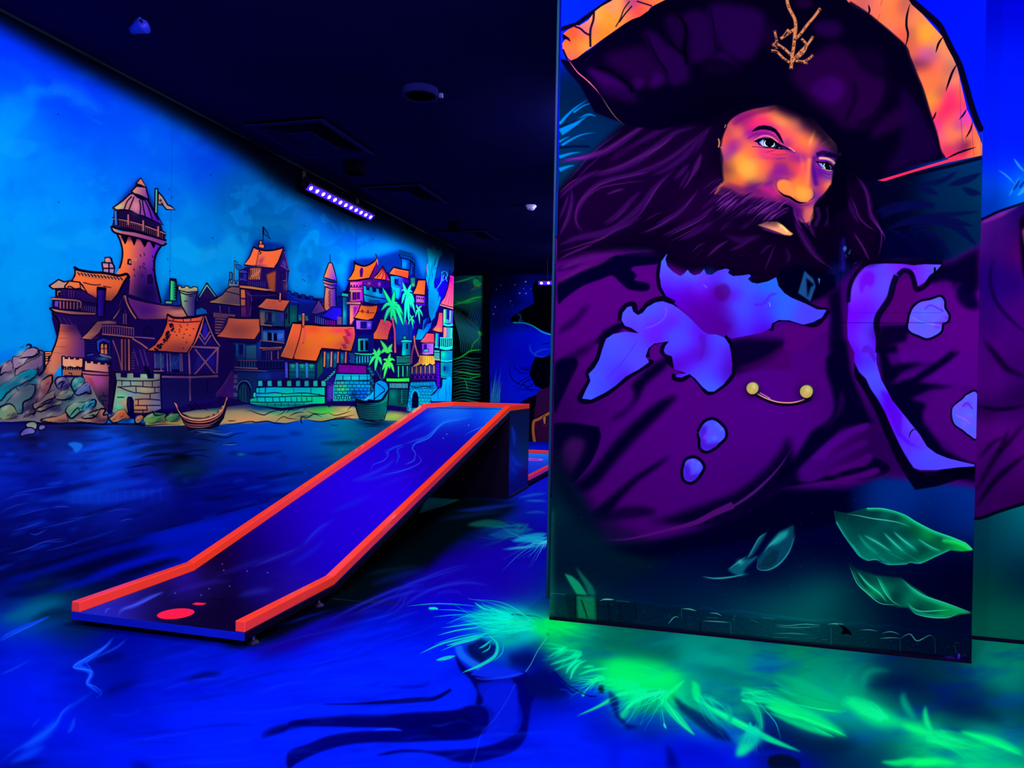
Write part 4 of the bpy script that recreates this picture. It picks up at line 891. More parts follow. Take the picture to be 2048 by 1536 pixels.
    c.S(INK,8,'400 1075 395 1050 420 1060'); c.S(INK,8,'610 1090 618 1060'); c.S(INK,6,'360 1170 420 1172 500 1188 570 1190',al=.8); c.F('#6a1a20','405 1140 425 1150 422 1195 402 1185'); c.F('#6a1a20','478 1150 496 1150 496 1200 476 1195')
    c.F('#b070c8','335 1285 540 1290 530 1400 340 1400',g=(350,1340,540,1340,'#4a30b8')); c.F('#1a1460','390 1300 470 1300 470 1390 390 1390'); c.B('#c0e0f0',500,1340,20,30,al=.5); c.S(INK,8,'340 1400 540 1420',sm=0)
    c.O('#ff7a50','645 1265 700 1270 770 1290 800 1330 760 1440 740 1536 620 1530 510 1520 590 1400',10,g=(560,1500,760,1300,'#e05070'))
    for i in range(16):
        c.S('#8a1a50',6,[690 + (i * 17) % 80,1320 + i * 13,702 + (i * 17) % 80,1330 + i * 13],al=.8)
    c.F('#0f50a0','830 1230 960 1200 980 1536 850 1536',b=8,al=.9); c.F('#2a10a0','1000 1300 1100 1260 1090 1536 1010 1536',b=8,al=.7)
    # palms
    c.S('#e87078',22,'800 1250 815 1350 830 1450 835 1700',al=.95)
    for i in range(18):
        c.S('#6a1a50',6,[805 + i * 2,1280 + i * 22,828 + i * 1.5,1290 + i * 22],al=.8)
    c.S('#7a48a0',14,'975 1280 985 1400 990 1500'); c.S('#7a48a0',12,'1040 1380 1030 1500')
    palm(c,800,1100,[(-130,-240,-10),(30,-210,20),(-150,60,50),(-120,230,40),(-20,190,10),(60,250,-10),(150,270,60),(140,120,60),(70,-40,20)],'#2cf088','#0a4a58',34)
    palm(c,985,950,[(-60,-160,0),(60,-140,0),(-80,-40,40),(75,-30,30),(-70,130,60),(-30,400,60),(30,420,60),(110,260,60),(60,180,20),(100,110,50)],'#30e8b0','#0a3a6a',30)
    palm(c,1130,1140,[(-30,-60,0),(50,-40,10),(-40,110,20),(20,200,10),(60,100,20),(40,40,10)],'#48f0b0','#103a60',18)
    palm(c,1045,1265,[(-20,-60,0),(30,-40,10),(-50,80,20),(20,140,10),(40,60,10)],'#40f090','#103a60',16)
    # ---- view F lower right
    c.V(660,640,6.4)
    c.F('#101858','330 200 560 180 560 400 330 400'); c.F('#38c890','360 240 490 235 490 400 360 400',g=(360,300,490,300,'#1a60a8')); c.F(INK,'385 265 425 260 425 390 390 390'); c.F(INK,'450 265 490 265 490 390 452 390'); bars(c,'#60e0a0',6,440,250,440,380,0,0,1)
    c.O('#38e8a0','310 415 420 425 540 425 540 452 420 452 315 440',8); c.F('#0c2a50','330 460 540 460 530 570 330 570'); bars(c,'#50d8e0',10,345,462,520,462,90,80,6)
    c.F('#0f3a80','840 60 1060 60 1060 300 850 320',b=10,al=.8)
    c.F('#18a0a8','930 280 1030 280 1030 450 920 450',g=(930,360,1030,360,'#0f5a80')); c.F(INK,'975 300 998 300 998 370 976 370'); c.O('#38d0c8','905 262 960 250 1050 260 1050 285 905 285',7); c.O('#20a080','935 205 975 205 980 245 935 245',7); c.B('#30e0a0',945,420,24,40,al=.7)
    c.O('#40e8a0','850 462 930 468 1030 462 1030 480 850 482',7); c.F('#0a2a38','850 485 1030 485 1030 560 850 555'); bars(c,'#40a088',7,862,488,1020,486,60,60,11); c.O('#38d890','848 558 940 560 1030 552 1030 572 850 575',7)
    c.F('#0a1c38','850 580 1030 580 1030 740 850 720'); bars(c,'#58e8a0',12,876,590,990,590,140,130,3); c.F('#0c4a40','1000 600 1030 600 1030 730 960 730',b=8,al=.7)
    c.O('#48e858','715 740 860 744 1020 738 1020 792 860 796 720 790',9); c.F('#0a1830','730 800 1010 800 1000 900 750 880'); bars(c,'#70c8d0',9,770,810,990,812,60,60,14)
    c.F('#0f4a50','740 890 1010 890 1000 1120 740 1090',b=4); bricks(c,'#041420',860,890,1005,1080,8,5,6,9); c.B('#10806a',800,960,50,70,al=.7); bars(c,'#70e0b0',10,918,900,918,1050,0,0,1)
    for i in range(8):
        c.S('#70e8b0',9,[918,900 + i * 22,920,912 + i * 22],al=.7)
    # right gable house,striped awning,arch
    c.O('#ff7a90','1235 165 1335 172 1338 290 1260 285 1160 272 1200 220',9,g=(1190,260,1330,190,'#ff5a60')); bars(c,'#b02a60',5,1215,200,1325,190,70,95,9,al=.6); c.S('#ff9aa0',10,'1160 275 1260 290 1338 294')
    c.O('#8a48c8','1170 295 1330 295 1325 440 1180 440',8,g=(1180,360,1330,360,'#b078c8')); c.F('#2a1468','1200 310 1240 310 1240 370 1200 370'); c.O('#58a8d0','1195 380 1260 370 1260 410 1195 410',6); c.B('#e0c0e0',1230,430,60,20,al=.6)
    c.S('#f08a70',22,'1075 200 1090 330 1140 480',tp=0); c.S(INK,7,'1062 200 1076 330 1128 490'); c.S('#a04868',20,'1080 300 1050 430 1040 560'); c.F('#180a40','1060 480 1150 470 1100 540 1050 540')
    aw = '1150 455 1220 458 1330 462 1345 560 1310 575 1280 555 1260 570 1230 585 1210 565 1190 580 1165 560 1140 575 1110 590 1055 600 1080 575 1130 540'
    c.F('#f0b858',aw,sm=0,g=(1150,520,1340,520,'#f8c060')); c.M(aw); c.B('#b8f060',1230,580,70,20,al=.7); c.B('#ff7a70',1170,500,20,40,al=.6); c.B('#ff8a60',1300,490,24,30,al=.6); c.M()
    for x in (1165,1190,1215,1245,1270,1300,1325):
        c.S('#8a4820',5,[x,460,x + (x - 1240) * .1,570],al=.7)
    c.F('#2a2a58','1050 600 1360 570 1365 770 1050 770'); bars(c,'#f0a868',10,1050,600,1330,580,170,100,6); bars(c,'#7a7080',6,1060,620,1340,600,70,70,10,al=.6)
    c.S('#5a28a0',9,'1040 690 1200 680 1360 685',sm=0); c.F('#180a48','1045 695 1360 690 1360 770 1045 775')
    for x in (1070,1125,1180,1240,1300):
        c.S('#7a3ab8',7,[x,700,x + 40,765],sm=0); c.S('#7a3ab8',7,[x + 40,700,x,765],sm=0)
    keep = '1030 790 1200 785 1345 785 1380 880 1300 960 1290 1080 1290 1160 1000 1180 990 1080 1010 900'
    c.O('#1c98c8',keep,9,g=(1030,840,1320,1060,'#189ac0')); c.M(keep); c.B('#30c8e8',1080,830,60,40,al=.6); c.B('#20c8a8',1180,1050,70,50,al=.6); c.B('#0a3a80',1310,850,60,40,al=.6); bricks(c,'#083050',1000,800,1330,1160,9,8,6,6); c.S(INK,9,'1040 850 1100 862 1200 850 1290 860'); c.M()
    c.F('#050520','1050 990 1062 940 1085 912 1115 930 1132 990 1130 1120 1050 1130'); c.S('#30c0e0',16,'1040 1000 1055 930 1085 898 1120 915 1142 980')
    c.S('#5a18d0',36,'1382 550 1385 700 1385 860',sm=0)
    for y in range(560,880,34):
        c.S('#2a0870',8,[1366,y,1384,y + 14,1404,y + 4])
    c.F('#20a0a0','1415 400 1570 390 1565 720 1560 760 1500 760 1415 720',g=(1420,560,1565,560,'#1070a0')); c.B('#30e0a0',1450,440,30,40,al=.7); c.B('#0a2a70',1480,620,50,60,al=.6); c.S('#40d8d0',14,'1415 520 1490 530 1565 520',sm=0); c.S(INK,6,'1415 535 1490 545 1565 535',sm=0); c.S(INK,9,'1412 400 1412 720',sm=0); c.O('#20c0d8','1415 715 1480 735 1480 750 1415 735',6); c.F('#0a1a50','1455 590 1475 590 1475 650 1455 650')
    c.S('#38d8b0',34,'1405 350 1490 370 1575 352'); c.S(INK,7,'1405 375 1490 390 1575 372'); c.F('#0a2040','1405 225 1575 220 1572 340 1410 345'); bars(c,'#60f0d0',10,1418,232,1562,230,105,105,7); c.S('#48e0c8',12,'1405 225 1490 232 1575 222',sm=0); c.S('#48e0c8',12,'1408 340 1490 350 1572 340',sm=0)
    c.F('#28c0a0','1352 170 1395 175 1385 350 1345 350',g=(1352,260,1395,260,'#4a50c0')); c.O('#40e0b0','1330 385 1405 390 1405 412 1330 408',6); c.F('#0a2a48','1335 415 1400 415 1400 500 1335 500'); bars(c,'#70f0c0',9,1342,415,1395,418,85,85,4); c.S('#40d8a0',16,'1340 345 1390 352',sm=0); c.S('#e0a870',14,'1325 505 1410 512',sm=0)
    rock = '1380 890 1430 860 1440 760 1490 760 1530 720 1562 760 1560 1040 1300 1040 1290 980 1340 940'
    c.F('#1aa8e8',rock,g=(1400,800,1540,1000,'#1890d8'))
    for w,p in ((9,'1440 770 1430 860 1390 900 1320 980'),(8,'1500 770 1480 860 1490 960 1470 1040'),(8,'1540 760 1530 880 1540 1000'),(8,'1400 900 1380 960 1390 1030'),(7,'1340 950 1330 1030')):
        c.S('#08407a',w,p,al=.8,tp=1)
    # moored boat with furled sail
    c.F('#1aa0e0','480 1010 560 900 590 790 640 770 720 800 745 870 735 950 700 1010 600 1030',g=(540,960,720,840,'#2088c8')); c.S(INK,9,'580 800 640 770 720 800 750 880 740 960'); c.S(INK,8,'600 810 660 850 700 900 640 950'); c.S(INK,7,'700 910 620 970 560 1020'); c.S('#50c8f0',14,'560 920 520 980 450 1030',al=.7)
    c.S(INK,10,'568 700 566 1030',sm=0); c.S('#60b0d0',16,'440 1040 470 1000 500 980')
    hull = '330 1010 420 1040 560 1040 660 1020 750 880 748 1000 720 1180 690 1280 560 1290 380 1270 350 1180 325 1080'
    c.O('#0a1c38',hull,12,g=(380,1100,720,1180,'#0f8078')); c.M(hull); c.B('#18b890',690,1150,50,110,al=.8); c.B('#05081c',400,1060,100,60,al=.9)
    for i in range(9):
        y = 1070 + i * 24
        c.S('#1e6a68',7,[340 + i * 3,y,480,y + 28,620,y + 18,735 - i * 5,y - 36],al=.9); c.S('#020618',6,[340 + i * 3,y + 10,480,y + 38,620,y + 28,735 - i * 5,y - 26])
    c.M(); c.S(INK,16,'325 1010 420 1045 560 1050 670 1020 750 890')
    for w,p in ((10,'260 1270 360 1300 480 1290 620 1310 760 1290'),(8,'320 1330 440 1320 560 1340 700 1330'),(8,'420 1370 560 1360 660 1370'),(7,'0 1340 80 1350 120 1330'),(8,'0 1270 120 1260 220 1250 300 1270')):
        c.S('#02061e',w,p,al=.85,tp=1)
    c.B('#04102a',560,1330,200,30,al=.7)
    # foreground palms and shrubs over the annex
    c.S('#2a4a60',14,'600 480 590 620 650 760'); c.S('#1a3a50',16,'740 560 700 680 660 780'); c.S('#1c3850',12,'640 600 650 700 660 780')
    palm(c,605,470,[(-50,-110,0),(30,-120,10),(-80,-30,30),(-110,120,40),(-30,190,10),(60,110,30),(90,-60,40),(40,60,10)],'#48f878','#083a48',32)
    palm(c,740,420,[(-100,-170,10),(60,-120,10),(-90,10,40),(60,-10,30)],'#58f868','#083a48',40)
    palm(c,745,540,[(-70,-30,20),(30,-120,10),(90,-20,30),(-80,110,30),(-60,220,20),(80,140,40),(20,90,10)],'#50f860','#083a48',30)
    for p in ('1240 1050 1300 1010',):
        c.S('#30d0d0',5,p)
    c.F('#50a8c8','985 1100 1000 1060 1020 1100 1040 1160 985 1170',al=.9); c.S(INK,6,'990 1090 1000 1130 995 1165')
    for w,p in ((7,'850 1130 880 1080 920 1070 940 1110'),(7,'870 1170 920 1160 960 1190'),(7,'930 1120 970 1150')):
        c.S('#3a2a10',w,p,al=.8)
    # hillside thickening behind: last inked edge at the wall corner
    c.V(660,440,6.4)
def paint_captain():
    c = Mural(1085,-90,1985,1345,1.5,'#00001c')
    c.ink = 1.2
    # background: blue sky and night foliage above,dark water-green below
    c.G([(1150,10,'#001cff'),(1110,30,'#0018e0'),(1135,170,'#001838'),(1140,210,'#002050'),(1145,255,'#003a78'),(1160,290,'#002a68'),(1135,350,'#003a70'),(1110,420,'#00384a'),(1120,480,'#00203a'),
         (1900,60,'#0010f8'),(1960,60,'#0012ee'),(1950,200,'#0012e8'),(1860,10,'#000cff'),(1800,390,'#04042c'),(1900,380,'#002c60'),(1950,350,'#004c70'),(1880,400,'#003878'),(1900,450,'#002860'),(1930,480,'#003068'),
         (1850,480,'#00083c'),(1760,480,'#000428'),(1720,500,'#000424'),(1700,560,'#08084c'),(1120,1060,'#003c48'),(1105,1150,'#003a48'),(1110,1230,'#003a40'),(1180,1120,'#000e38'),(1300,1130,'#00022c'),
         (1400,1080,'#00002c'),(1500,1100,'#00002c'),(1300,1200,'#00163c'),(1400,1200,'#001c40'),(1500,1230,'#003c50'),(1625,1205,'#00605e'),(1560,1220,'#004c54'),(1560,1140,'#000c34'),(1700,1240,'#00343e'),
         (1780,1230,'#000a2c'),(1780,1010,'#002c80'),(1800,1000,'#00247c'),(1900,1020,'#001e70'),(1930,1010,'#002c88'),(1850,1060,'#000a44'),(1900,1140,'#000024'),(1930,1190,'#000020'),(1900,1270,'#00102c'),(1650,1010,'#00002c'),(1640,1080,'#00002a'),
         (1440,1270,'#00344a'),(1560,1270,'#005458'),(1700,1290,'#003c44'),(1930,1310,'#04042c'),(1160,1260,'#003034'),(1300,1270,'#00283a')],pw=3)
    c.K('1690 372 1830 340 1985 310 1985 500 1880 530 1700 560',1.1,.62,0,10); c.K('1085 100 1150 150 1250 250 1140 360 1085 430',1.1,.6,0,10)
    # blue leaves at the left edge
    c.V(1100,0,4.2667)
    for w,p in ((26,'80 1060 150 980 230 910 325 850'),(18,'200 960 290 900 390 872'),(60,'90 1130 220 1050 320 980 390 990'),(22,'100 1240 200 1180 290 1145 385 1132'),(18,'80 1210 130 1180 170 1165'),(36,'80 1450 160 1420 210 1410'),(30,'80 1340 180 1310 260 1300')):
        c.S('#0070c0',w,p,al=.85,b=3,tp=2)
    c.S('#001030',26,'80 1080 200 1040 330 980',b=4,tp=2); c.S('#00082a',20,'80 1260 200 1250 340 1250',b=4)
    # dark palm leaves at the right
    c.V(1568,340,4.2667)
    for w,p in ((90,'740 380 900 330 1100 300 1300 290'),(60,'800 420 960 340 1140 290 1300 325'),(50,'1120 130 1220 170 1320 210'),(44,'1150 130 1350 90 1480 10'),(60,'1400 130 1540 90 1680 30'),(60,'1520 150 1600 190 1680 200'),
                 (60,'860 520 1040 440 1260 400 1660 355'),(70,'980 470 1200 420 1400 430 1620 480'),(80,'1080 490 1300 440 1480 490 1650 650'),(60,'1100 480 1260 560 1380 680 1420 760'),(50,'900 510 1040 580 1160 700 1200 760'),(60,'1060 490 1140 580 1220 650')):
        c.S('#04063c',w,p,al=.8,b=7,tp=1)
    c.F('#000018','400 160 700 120 860 500 860 760 600 800 420 800',b=20,al=.9)
    c.F('#00002a','820 560 1100 520 1300 600 1400 760 1400 800 760 800',b=30,al=.7)
    for p in ('500 670 520 645 535 670 515 700','545 720 560 680 585 665 560 720'):
        c.F('#2a8ad0',p,b=2)
    for p in ('525 720 535 750','600 800 620 790','650 790 660 775'):
        c.S('#2a5a90',6,p,sm=0,al=.7)
    c.S('#2a10a0',44,'500 580 500 720 500 860',b=12,al=.5)
    # ---- coat
    c.V()
    coat = '1085 480 1150 500 1240 500 1330 505 1420 560 1480 620 1560 620 1640 600 1690 560 1720 530 1800 526 1880 530 1905 524 1985 478 1985 990 1940 970 1860 960 1760 950 1690 975 1560 980 1500 1020 1390 1065 1300 1082 1210 1084 1185 1050 1170 1000 1130 950 1085 900'
    c.F('#48006a',coat,b=7)
    c.M(coat,0,7)
    c.G([(1150,520,'#4a006a'),(1120,560,'#42005a'),(1250,590,'#48006a'),(1150,700,'#4c006c'),(1200,900,'#46006e'),(1350,850,'#48006e'),(1450,900,'#460074'),(1500,760,'#460076'),(1560,850,'#4a007c'),(1640,850,'#460070'),(1660,700,'#46006a'),
         (1480,980,'#3a0060'),(1560,940,'#3a0068'),(1700,560,'#200050'),(1800,620,'#500070'),(1850,720,'#440070'),(1900,800,'#440074'),(1880,900,'#380062'),(1940,700,'#500074'),(1150,1020,'#3c0058'),(1250,1000,'#40005e'),(1350,1000,'#400068'),(1760,860,'#180038'),(1300,760,'#46006c'),(1110,830,'#1a0030')],pw=2.6)
    c.V(1100,680,4.2667)
    D = '#00001e'
    for col,b,al,p in ((D,6,.95,'0 740 380 735 425 780 430 850 390 960 340 1060 260 1160 190 1230 120 1300 60 1280 0 1200'),('#3a0a50',26,.8,'120 900 220 830 300 880 240 1040 140 1180 40 1240'),
                          (D,22,.95,'960 160 1010 190 960 260 820 380 740 520 620 640 520 680 680 560 720 460 700 380 820 260'),(D,24,.95,'1080 480 1000 580 860 720 720 860 560 1040 400 1230 280 1300 180 1280 380 1080 560 860 760 660 940 520'),
                          (D,18,.9,'1020 990 900 1100 760 1200 620 1340 480 1500 300 1536 560 1300 760 1140'),(D,10,.95,'60 180 200 150 240 200 180 330 100 500 30 620 20 300'),(D,30,.9,'2048 860 1960 960 1840 1100 1700 1220 1560 1310 1400 1370 1200 1440 980 1520 900 1560 2048 1560'),
                          (D,24,.6,'400 0 300 120 140 200 60 260 60 200 200 100'),(D,26,.9,'1560 0 2010 0 1960 100 1840 200 1700 250 1560 290 1540 160'),(D,20,.7,'560 1440 800 1420 900 1480 600 1536 400 1536')):
        c.F(col,p,b=b,al=al,sm=1)
    c.F('#3c0050','1600 250 1700 200 1840 140 1960 60 2048 0 2048 240 1900 250',b=16,al=.6,sm=1)
    # dark arm line and shoulder seams (upper left)
    c.V(1100,340,4.2667)
    c.F(D,'70 960 200 900 380 800 560 730 900 700 1000 760 930 800 700 830 740 900 720 940 840 970 830 1030 680 1020 600 960 530 900 440 930 300 980 200 1040 110 1110 70 1140',b=7,al=.97,sm=1)
    c.F(D,'60 870 200 840 300 780 420 730 300 740 160 800 70 830',b=8,al=.6)
    c.F('#4e0a66','80 850 240 740 380 650 540 640 640 690 480 730 260 800',b=10,al=.8,sm=1); c.F('#4a0a5c','80 930 240 840 400 780 560 710 440 800 240 880 90 960',b=8,al=.8,sm=1)
    c.F(D,'700 1290 560 1330 440 1400 380 1480 440 1460 520 1390 640 1340',b=12,al=.8,sm=1); c.F(D,'200 1330 280 1240 340 1150 300 1160 200 1260 110 1330 70 1400',b=20,al=.6,sm=1)
    c.F(D,'420 1480 600 1380 640 1300 560 1310 460 1370 400 1460',b=12,al=.8)
    # right half of the coat
    c.V(1568,680,4.2667)
    for col,b,al,p in ((D,26,.95,'360 -200 540 0 560 160 620 400 740 640 700 700 560 720 480 560 500 460 430 620 380 700 250 780 160 940 60 1060 -40 1130 -60 1300 300 1320 420 1270 240 1250 360 1210 480 1120 360 1120 180 1060 240 980 480 820 620 720 720 700 740 800 640 860 440 960 380 1040 560 980 700 900 740 960 660 1000 460 1080 400 1120 560 1080 760 1000 780 1080 700 1120 420 1180 400 1200 700 1190 900 1130 1000 1200 1100 1250 1000 1000 820 780 560 330'),):
        pass
    c.F(D,'380 120 520 0 580 300 720 640 760 700 640 730 500 760 360 880 250 980 100 1120 0 1200 -60 1240 -40 1100 60 1040 160 900 240 780 380 680 430 560 400 400 360 260',b=16,al=.95,sm=1)
    c.F(D,'400 1140 560 1090 740 1000 900 1080 860 1150 760 1180 860 1160 980 1220 880 1240 700 1220 520 1210 300 1230 80 1250 60 1200 240 1210',b=10,al=.9,sm=1)
    c.F('#48007a','240 1010 340 900 480 800 620 730 720 710 700 760 560 830 420 930 330 1020',b=9,al=.85,sm=1); c.F('#3e0068','300 1060 480 950 620 870 700 850 710 890 560 970 420 1040',b=8,al=.8,sm=1)
    c.F('#46006c','370 1160 440 1090 600 1030 720 970 760 1000 700 1070 540 1110 430 1150',b=8,al=.85,sm=1); c.F('#4a0070','420 1190 620 1140 780 1090 820 1120 740 1170 560 1200',b=8,al=.9,sm=1); c.F('#46006a','-20 1270 200 1225 430 1195 700 1190 880 1150 800 1200 620 1230 420 1232 240 1262 40 1280',b=6,al=.95,sm=1)
    c.F('#320058','440 640 480 440 520 520 480 620 400 720 330 760',b=12,al=.5,sm=1)
    c.F(D,'800 60 960 40 1000 200 1120 180 1280 190 1000 320 880 380 1100 320 1340 160 1460 60 1520 90 1420 180 1280 280 1140 360 1300 380 1620 420 1620 470 1480 400 1260 420 1080 500 1240 560 1180 700 1300 840 1360 930 1480 1000 1640 1060 1640 1220 1500 1190 1300 1100 1160 880 1000 660 900 520 840 340',b=16,al=.95,sm=0)
    c.F('#4a0078','880 120 1040 90 1300 20 1500 -40 1560 -60 1620 100 1600 380 1480 370 1200 340 1400 200 1540 80 1440 60 1340 140 1100 290 930 370 1000 280 1200 190 1020 190 920 220',b=18,al=.8)
    c.F('#46006e','1180 640 1240 520 1400 420 1520 400 1640 470 1640 1000 1500 980 1400 880 1300 820 1240 720',b=14,al=.85,sm=1)
    # right coat upper (shoulder)
    c.V(1568,340,4.2667)
    c.F('#000020','840 740 1000 770 1340 780 1440 740 1660 650 1670 1000 1600 1080 1480 960 1440 1020 1360 1000 1300 1000',b=24,al=.95)
    c.F('#4e0074','1130 1060 1200 990 1360 940 1440 960 1440 1060 1500 1160 1640 1200 1660 1560 1440 1560 1400 1400 1430 1200 1360 1070 1240 1080 1130 1150',b=18,al=.85)
    c.F('#000026','1480 990 1560 990 1640 1080 1660 1180 1560 1180 1480 1100',b=18,al=.9,sm=1); c.F(D,'820 1330 1080 1320 1040 1460 900 1500 820 1536',b=16,al=.9)
    c.F('#3e0050','240 1150 320 1100 430 1040 440 1130 380 1180',b=6,al=.9); c.F('#4a0068','0 1330 240 1330 360 1280 420 1250 360 1360 260 1460 160 1536 0 1536',b=12,al=.8); c.F(D,'360 1000 470 940 520 1536 380 1536 400 1240',b=18,al=.9)
    c.F('#480062','960 960 1060 920 1110 1000 1130 1040 1090 1140 1040 1260 1040 1310 830 1300 900 1180 930 1040',b=4,al=.95)
    c.M()
    # hem light of the coat and the dark under it
    c.V(1080,1020,4.096)
    c.S('#4c0a66',(6,40,34,50,60),'480 250 700 240 900 200 1100 150 1280 100 1440 20 1580 -40',tp=3,al=.95,b=2)
    c.V(1100,680,4.2667)
    c.S('#4a1068',(24,26,16),'1280 1540 1420 1490 1560 1420 1700 1330 1830 1220 1960 1080 2060 930',al=.95,b=2,tp=1)
    c.V()
    c.F('#00061e','1050 880 1120 905 1160 975 1195 1055 1216 1094 1216 1130 1050 1130',b=17); c.F('#000a24','1120 960 1180 1010 1260 1060 1300 1078 1240 1086 1180 1080',b=12,al=.6)
    c.F('#001824','1085 960 1110 1010 1150 1050 1200 1092 1320 1086 1320 1140 1085 1160',b=18,al=.9); c.F('#00142a','1050 1030 1110 1062 1180 1092 1260 1106 1260 1170 1050 1170',b=22,al=1); c.F('#00182a','1070 980 1120 1010 1180 1060 1230 1088 1180 1110 1070 1110',b=14,al=.75); c.F('#002430','1085 850 1110 960 1150 1040 1085 1060',b=16,al=.6)
    c.F('#00001e','1210 1092 1310 1082 1400 1058 1480 1022 1560 975 1700 982 1700 1040 1500 1080 1300 1120',b=8,al=.9)
    c.V(1080,1020,4.096)
    c.S('#4c0a66',(6,40,34,50,40),'480 250 700 240 900 200 1100 150 1280 100 1440 20 1580 -40',tp=3,al=.95,b=2)
    # ---- lining of the right lapel and cuff jewels
    c.V(1568,340,4.2667)
    c.S(INK,44,'800 790 1000 800 1200 790 1350 800',al=.95)
    lap = '550 1120 565 1000 600 920 650 850 740 805 860 800 1000 802 1100 815 1200 806 1340 810 1300 860 1240 900 1200 960 1130 1000 1110 960 1090 900 1060 875 1010 880 970 920 940 1000 920 1060 900 1110 860 1180 810 1250 795 1300 800 1420 802 1600 800 1680 830 1790 880 1880 920 1960 1000 2060 1080 2160 1160 2260 1220 2360 1300 2420 1400 2460 1520 2490 1625 2514 1625 2530 1500 2536 1420 2545 1300 2560 1160 2560 1105 2540 1040 2440 980 2330 920 2200 860 2060 790 1940 730 1860 700 1780 640 1720 600 1640 600 1560 545 1440 540 1300 548 1200'
    c.F('#5a20ff',lap,b=1)
    c.M(lap)
    c.G([(600,1000,'#6a3cff'),(700,850,'#6a1cd0'),(720,920,'#6800d8'),(640,1100,'#6a18ff'),(800,840,'#4a40ff'),(850,960,'#5048ff'),(700,1200,'#6000f0'),(600,1250,'#6a00ff'),(850,1150,'#5a30ff'),(960,850,'#6a20f0'),(1100,820,'#6a00d8'),(1200,850,'#5a38ff'),(1300,830,'#5050ff'),(1130,940,'#6a20e8'),
         (580,1400,'#6010e8'),(720,1330,'#4a40ff'),(680,1420,'#5a38ff'),(760,1380,'#380070'),(600,1600,'#5a00d8'),(720,1560,'#4a3cff'),(700,1490,'#5030f8'),(700,1650,'#4020f0'),(790,1500,'#5a00e8'),(720,1730,'#4a48ff'),(720,1850,'#4840ff'),(780,1960,'#4438ff'),(870,2050,'#5800e8'),(850,2000,'#5400e0'),(960,2200,'#5810e8'),(930,2130,'#6a00e0'),(1000,2050,'#5028f8'),(1080,2160,'#5a40ff'),
         (1000,2290,'#5020f0'),(1100,2320,'#5a18e8'),(1200,2250,'#6038ff'),(1150,2400,'#4a40ff'),(1050,2400,'#5030ff'),(1250,2450,'#4848ff'),(1200,2540,'#4a38ff'),(1400,2500,'#5040ff')],pw=3.2)
    c.F('#6400c8','640 960 700 870 760 880 770 940 740 1000 700 980 660 1060',b=8,al=.7,sm=1)
    c.S('#7030ff',8,'940 1000 980 930 1040 890 1120 860',al=.8); c.F('#30006a','560 1400 600 1330 720 1310 800 1330 790 1400 700 1370 640 1420',b=12,al=.0)
    c.F('#5010c0','650 1560 680 1500 720 1490 760 1530 790 1620 770 1640 720 1560',b=5,al=.9); c.F('#5800c0','800 1440 830 1600 880 1760 920 1900 850 1820 800 1700',b=2,al=.8)
    c.F('#5000d0','820 1880 900 1900 960 2000 1010 2100 1000 2240 1080 2330 1200 2390 1060 2340 960 2260 920 2140 860 2000',b=9,al=.7)
    for p in ('810 1440 795 1600 810 1700 860 1820','735 1930 770 1960 800 2020','1065 2290 1080 2240 1110 2210 1120 2225','970 2400 1000 2380','1050 2420 1055 2460'):
        c.S(INK,8,p,tp=1)
    c.M()
    c.S(INK,30,'545 1130 560 1000 610 890 700 800 800 780',al=.9,b=3); c.S(INK,44,'960 900 930 980 900 1090 850 1170 800 1250 790 1330 810 1440 806 1560',al=.95,b=2); c.S(INK,36,'970 900 1020 860 1080 880 1110 960 1130 1020 1200 990 1280 900 1380 830',al=.95,b=2)
    c.F('#000014','600 1640 640 1730 700 1790 740 1870 800 1960 860 2070 920 2210 1000 2380 1060 2480 1110 2550 1160 2575 1300 2575 1420 2552 1630 2530 1640 2600 1500 2640 1300 2700 1120 2730 1040 2610 960 2480 880 2300 780 2060 680 1880 600 1760',b=4,al=.95)
    # jewels on cuff
    for p,ow in (('1072 1245 1100 1180 1160 1130 1250 1110 1330 1085 1362 1120 1366 1180 1400 1240 1390 1290 1350 1310 1340 1370 1290 1410 1220 1435 1150 1410 1090 1385 1060 1350 1065 1290',34),('1440 2030 1480 1990 1520 1960 1570 1915 1650 1920 1650 2270 1580 2260 1530 2220 1460 2170 1435 2100',26)):
        c.S(INK,ow,p,sm=1,closed=True)
        c.F('#5a50ff',p,sm=1); q = nums(p); c.M(p,1); lo,hi = q.min(0),q.max(0); r = np.random.RandomState(int(lo[0]))
        for i in range(16):
            x,y = r.uniform(lo[0],hi[0]),r.uniform(lo[1],hi[1]); c.B(('#7a40ff','#3a5aff','#6a20c8','#4a68ff','#6a58ff')[i % 5],x,y,36,26,r.uniform(0,180),al=.7)
        c.S('#4a18c0',12,[lo[0] * .6 + hi[0] * .4,lo[1] * .7 + hi[1] * .3,(lo[0] + hi[0]) / 2 + 20,lo[1] * .8 + hi[1] * .2,hi[0] - 40,lo[1] * .65 + hi[1] * .35],al=.8,b=2)
        c.S('#9a8cff',6,[lo[0] + 30,lo[1] * .5 + hi[1] * .5,lo[0] + 110,lo[1] * .4 + hi[1] * .6,hi[0] - 60,lo[1] * .3 + hi[1] * .7],al=.5,b=1); c.M()
    # ---- hair and beard mass
    c.V()
    hair = '1085 420 1130 360 1180 310 1240 250 1330 200 1440 190 1500 200 1640 250 1690 300 1720 340 1740 380 1756 450 1764 520 1742 530 1700 520 1690 440 1670 520 1640 570 1660 590 1600 606 1540 590 1500 560 1450 550 1420 535 1380 545 1340 530 1300 500 1240 500 1180 505 1085 530'
    c.F('#08001e',hair,b=6)
    c.M(hair,b=6)
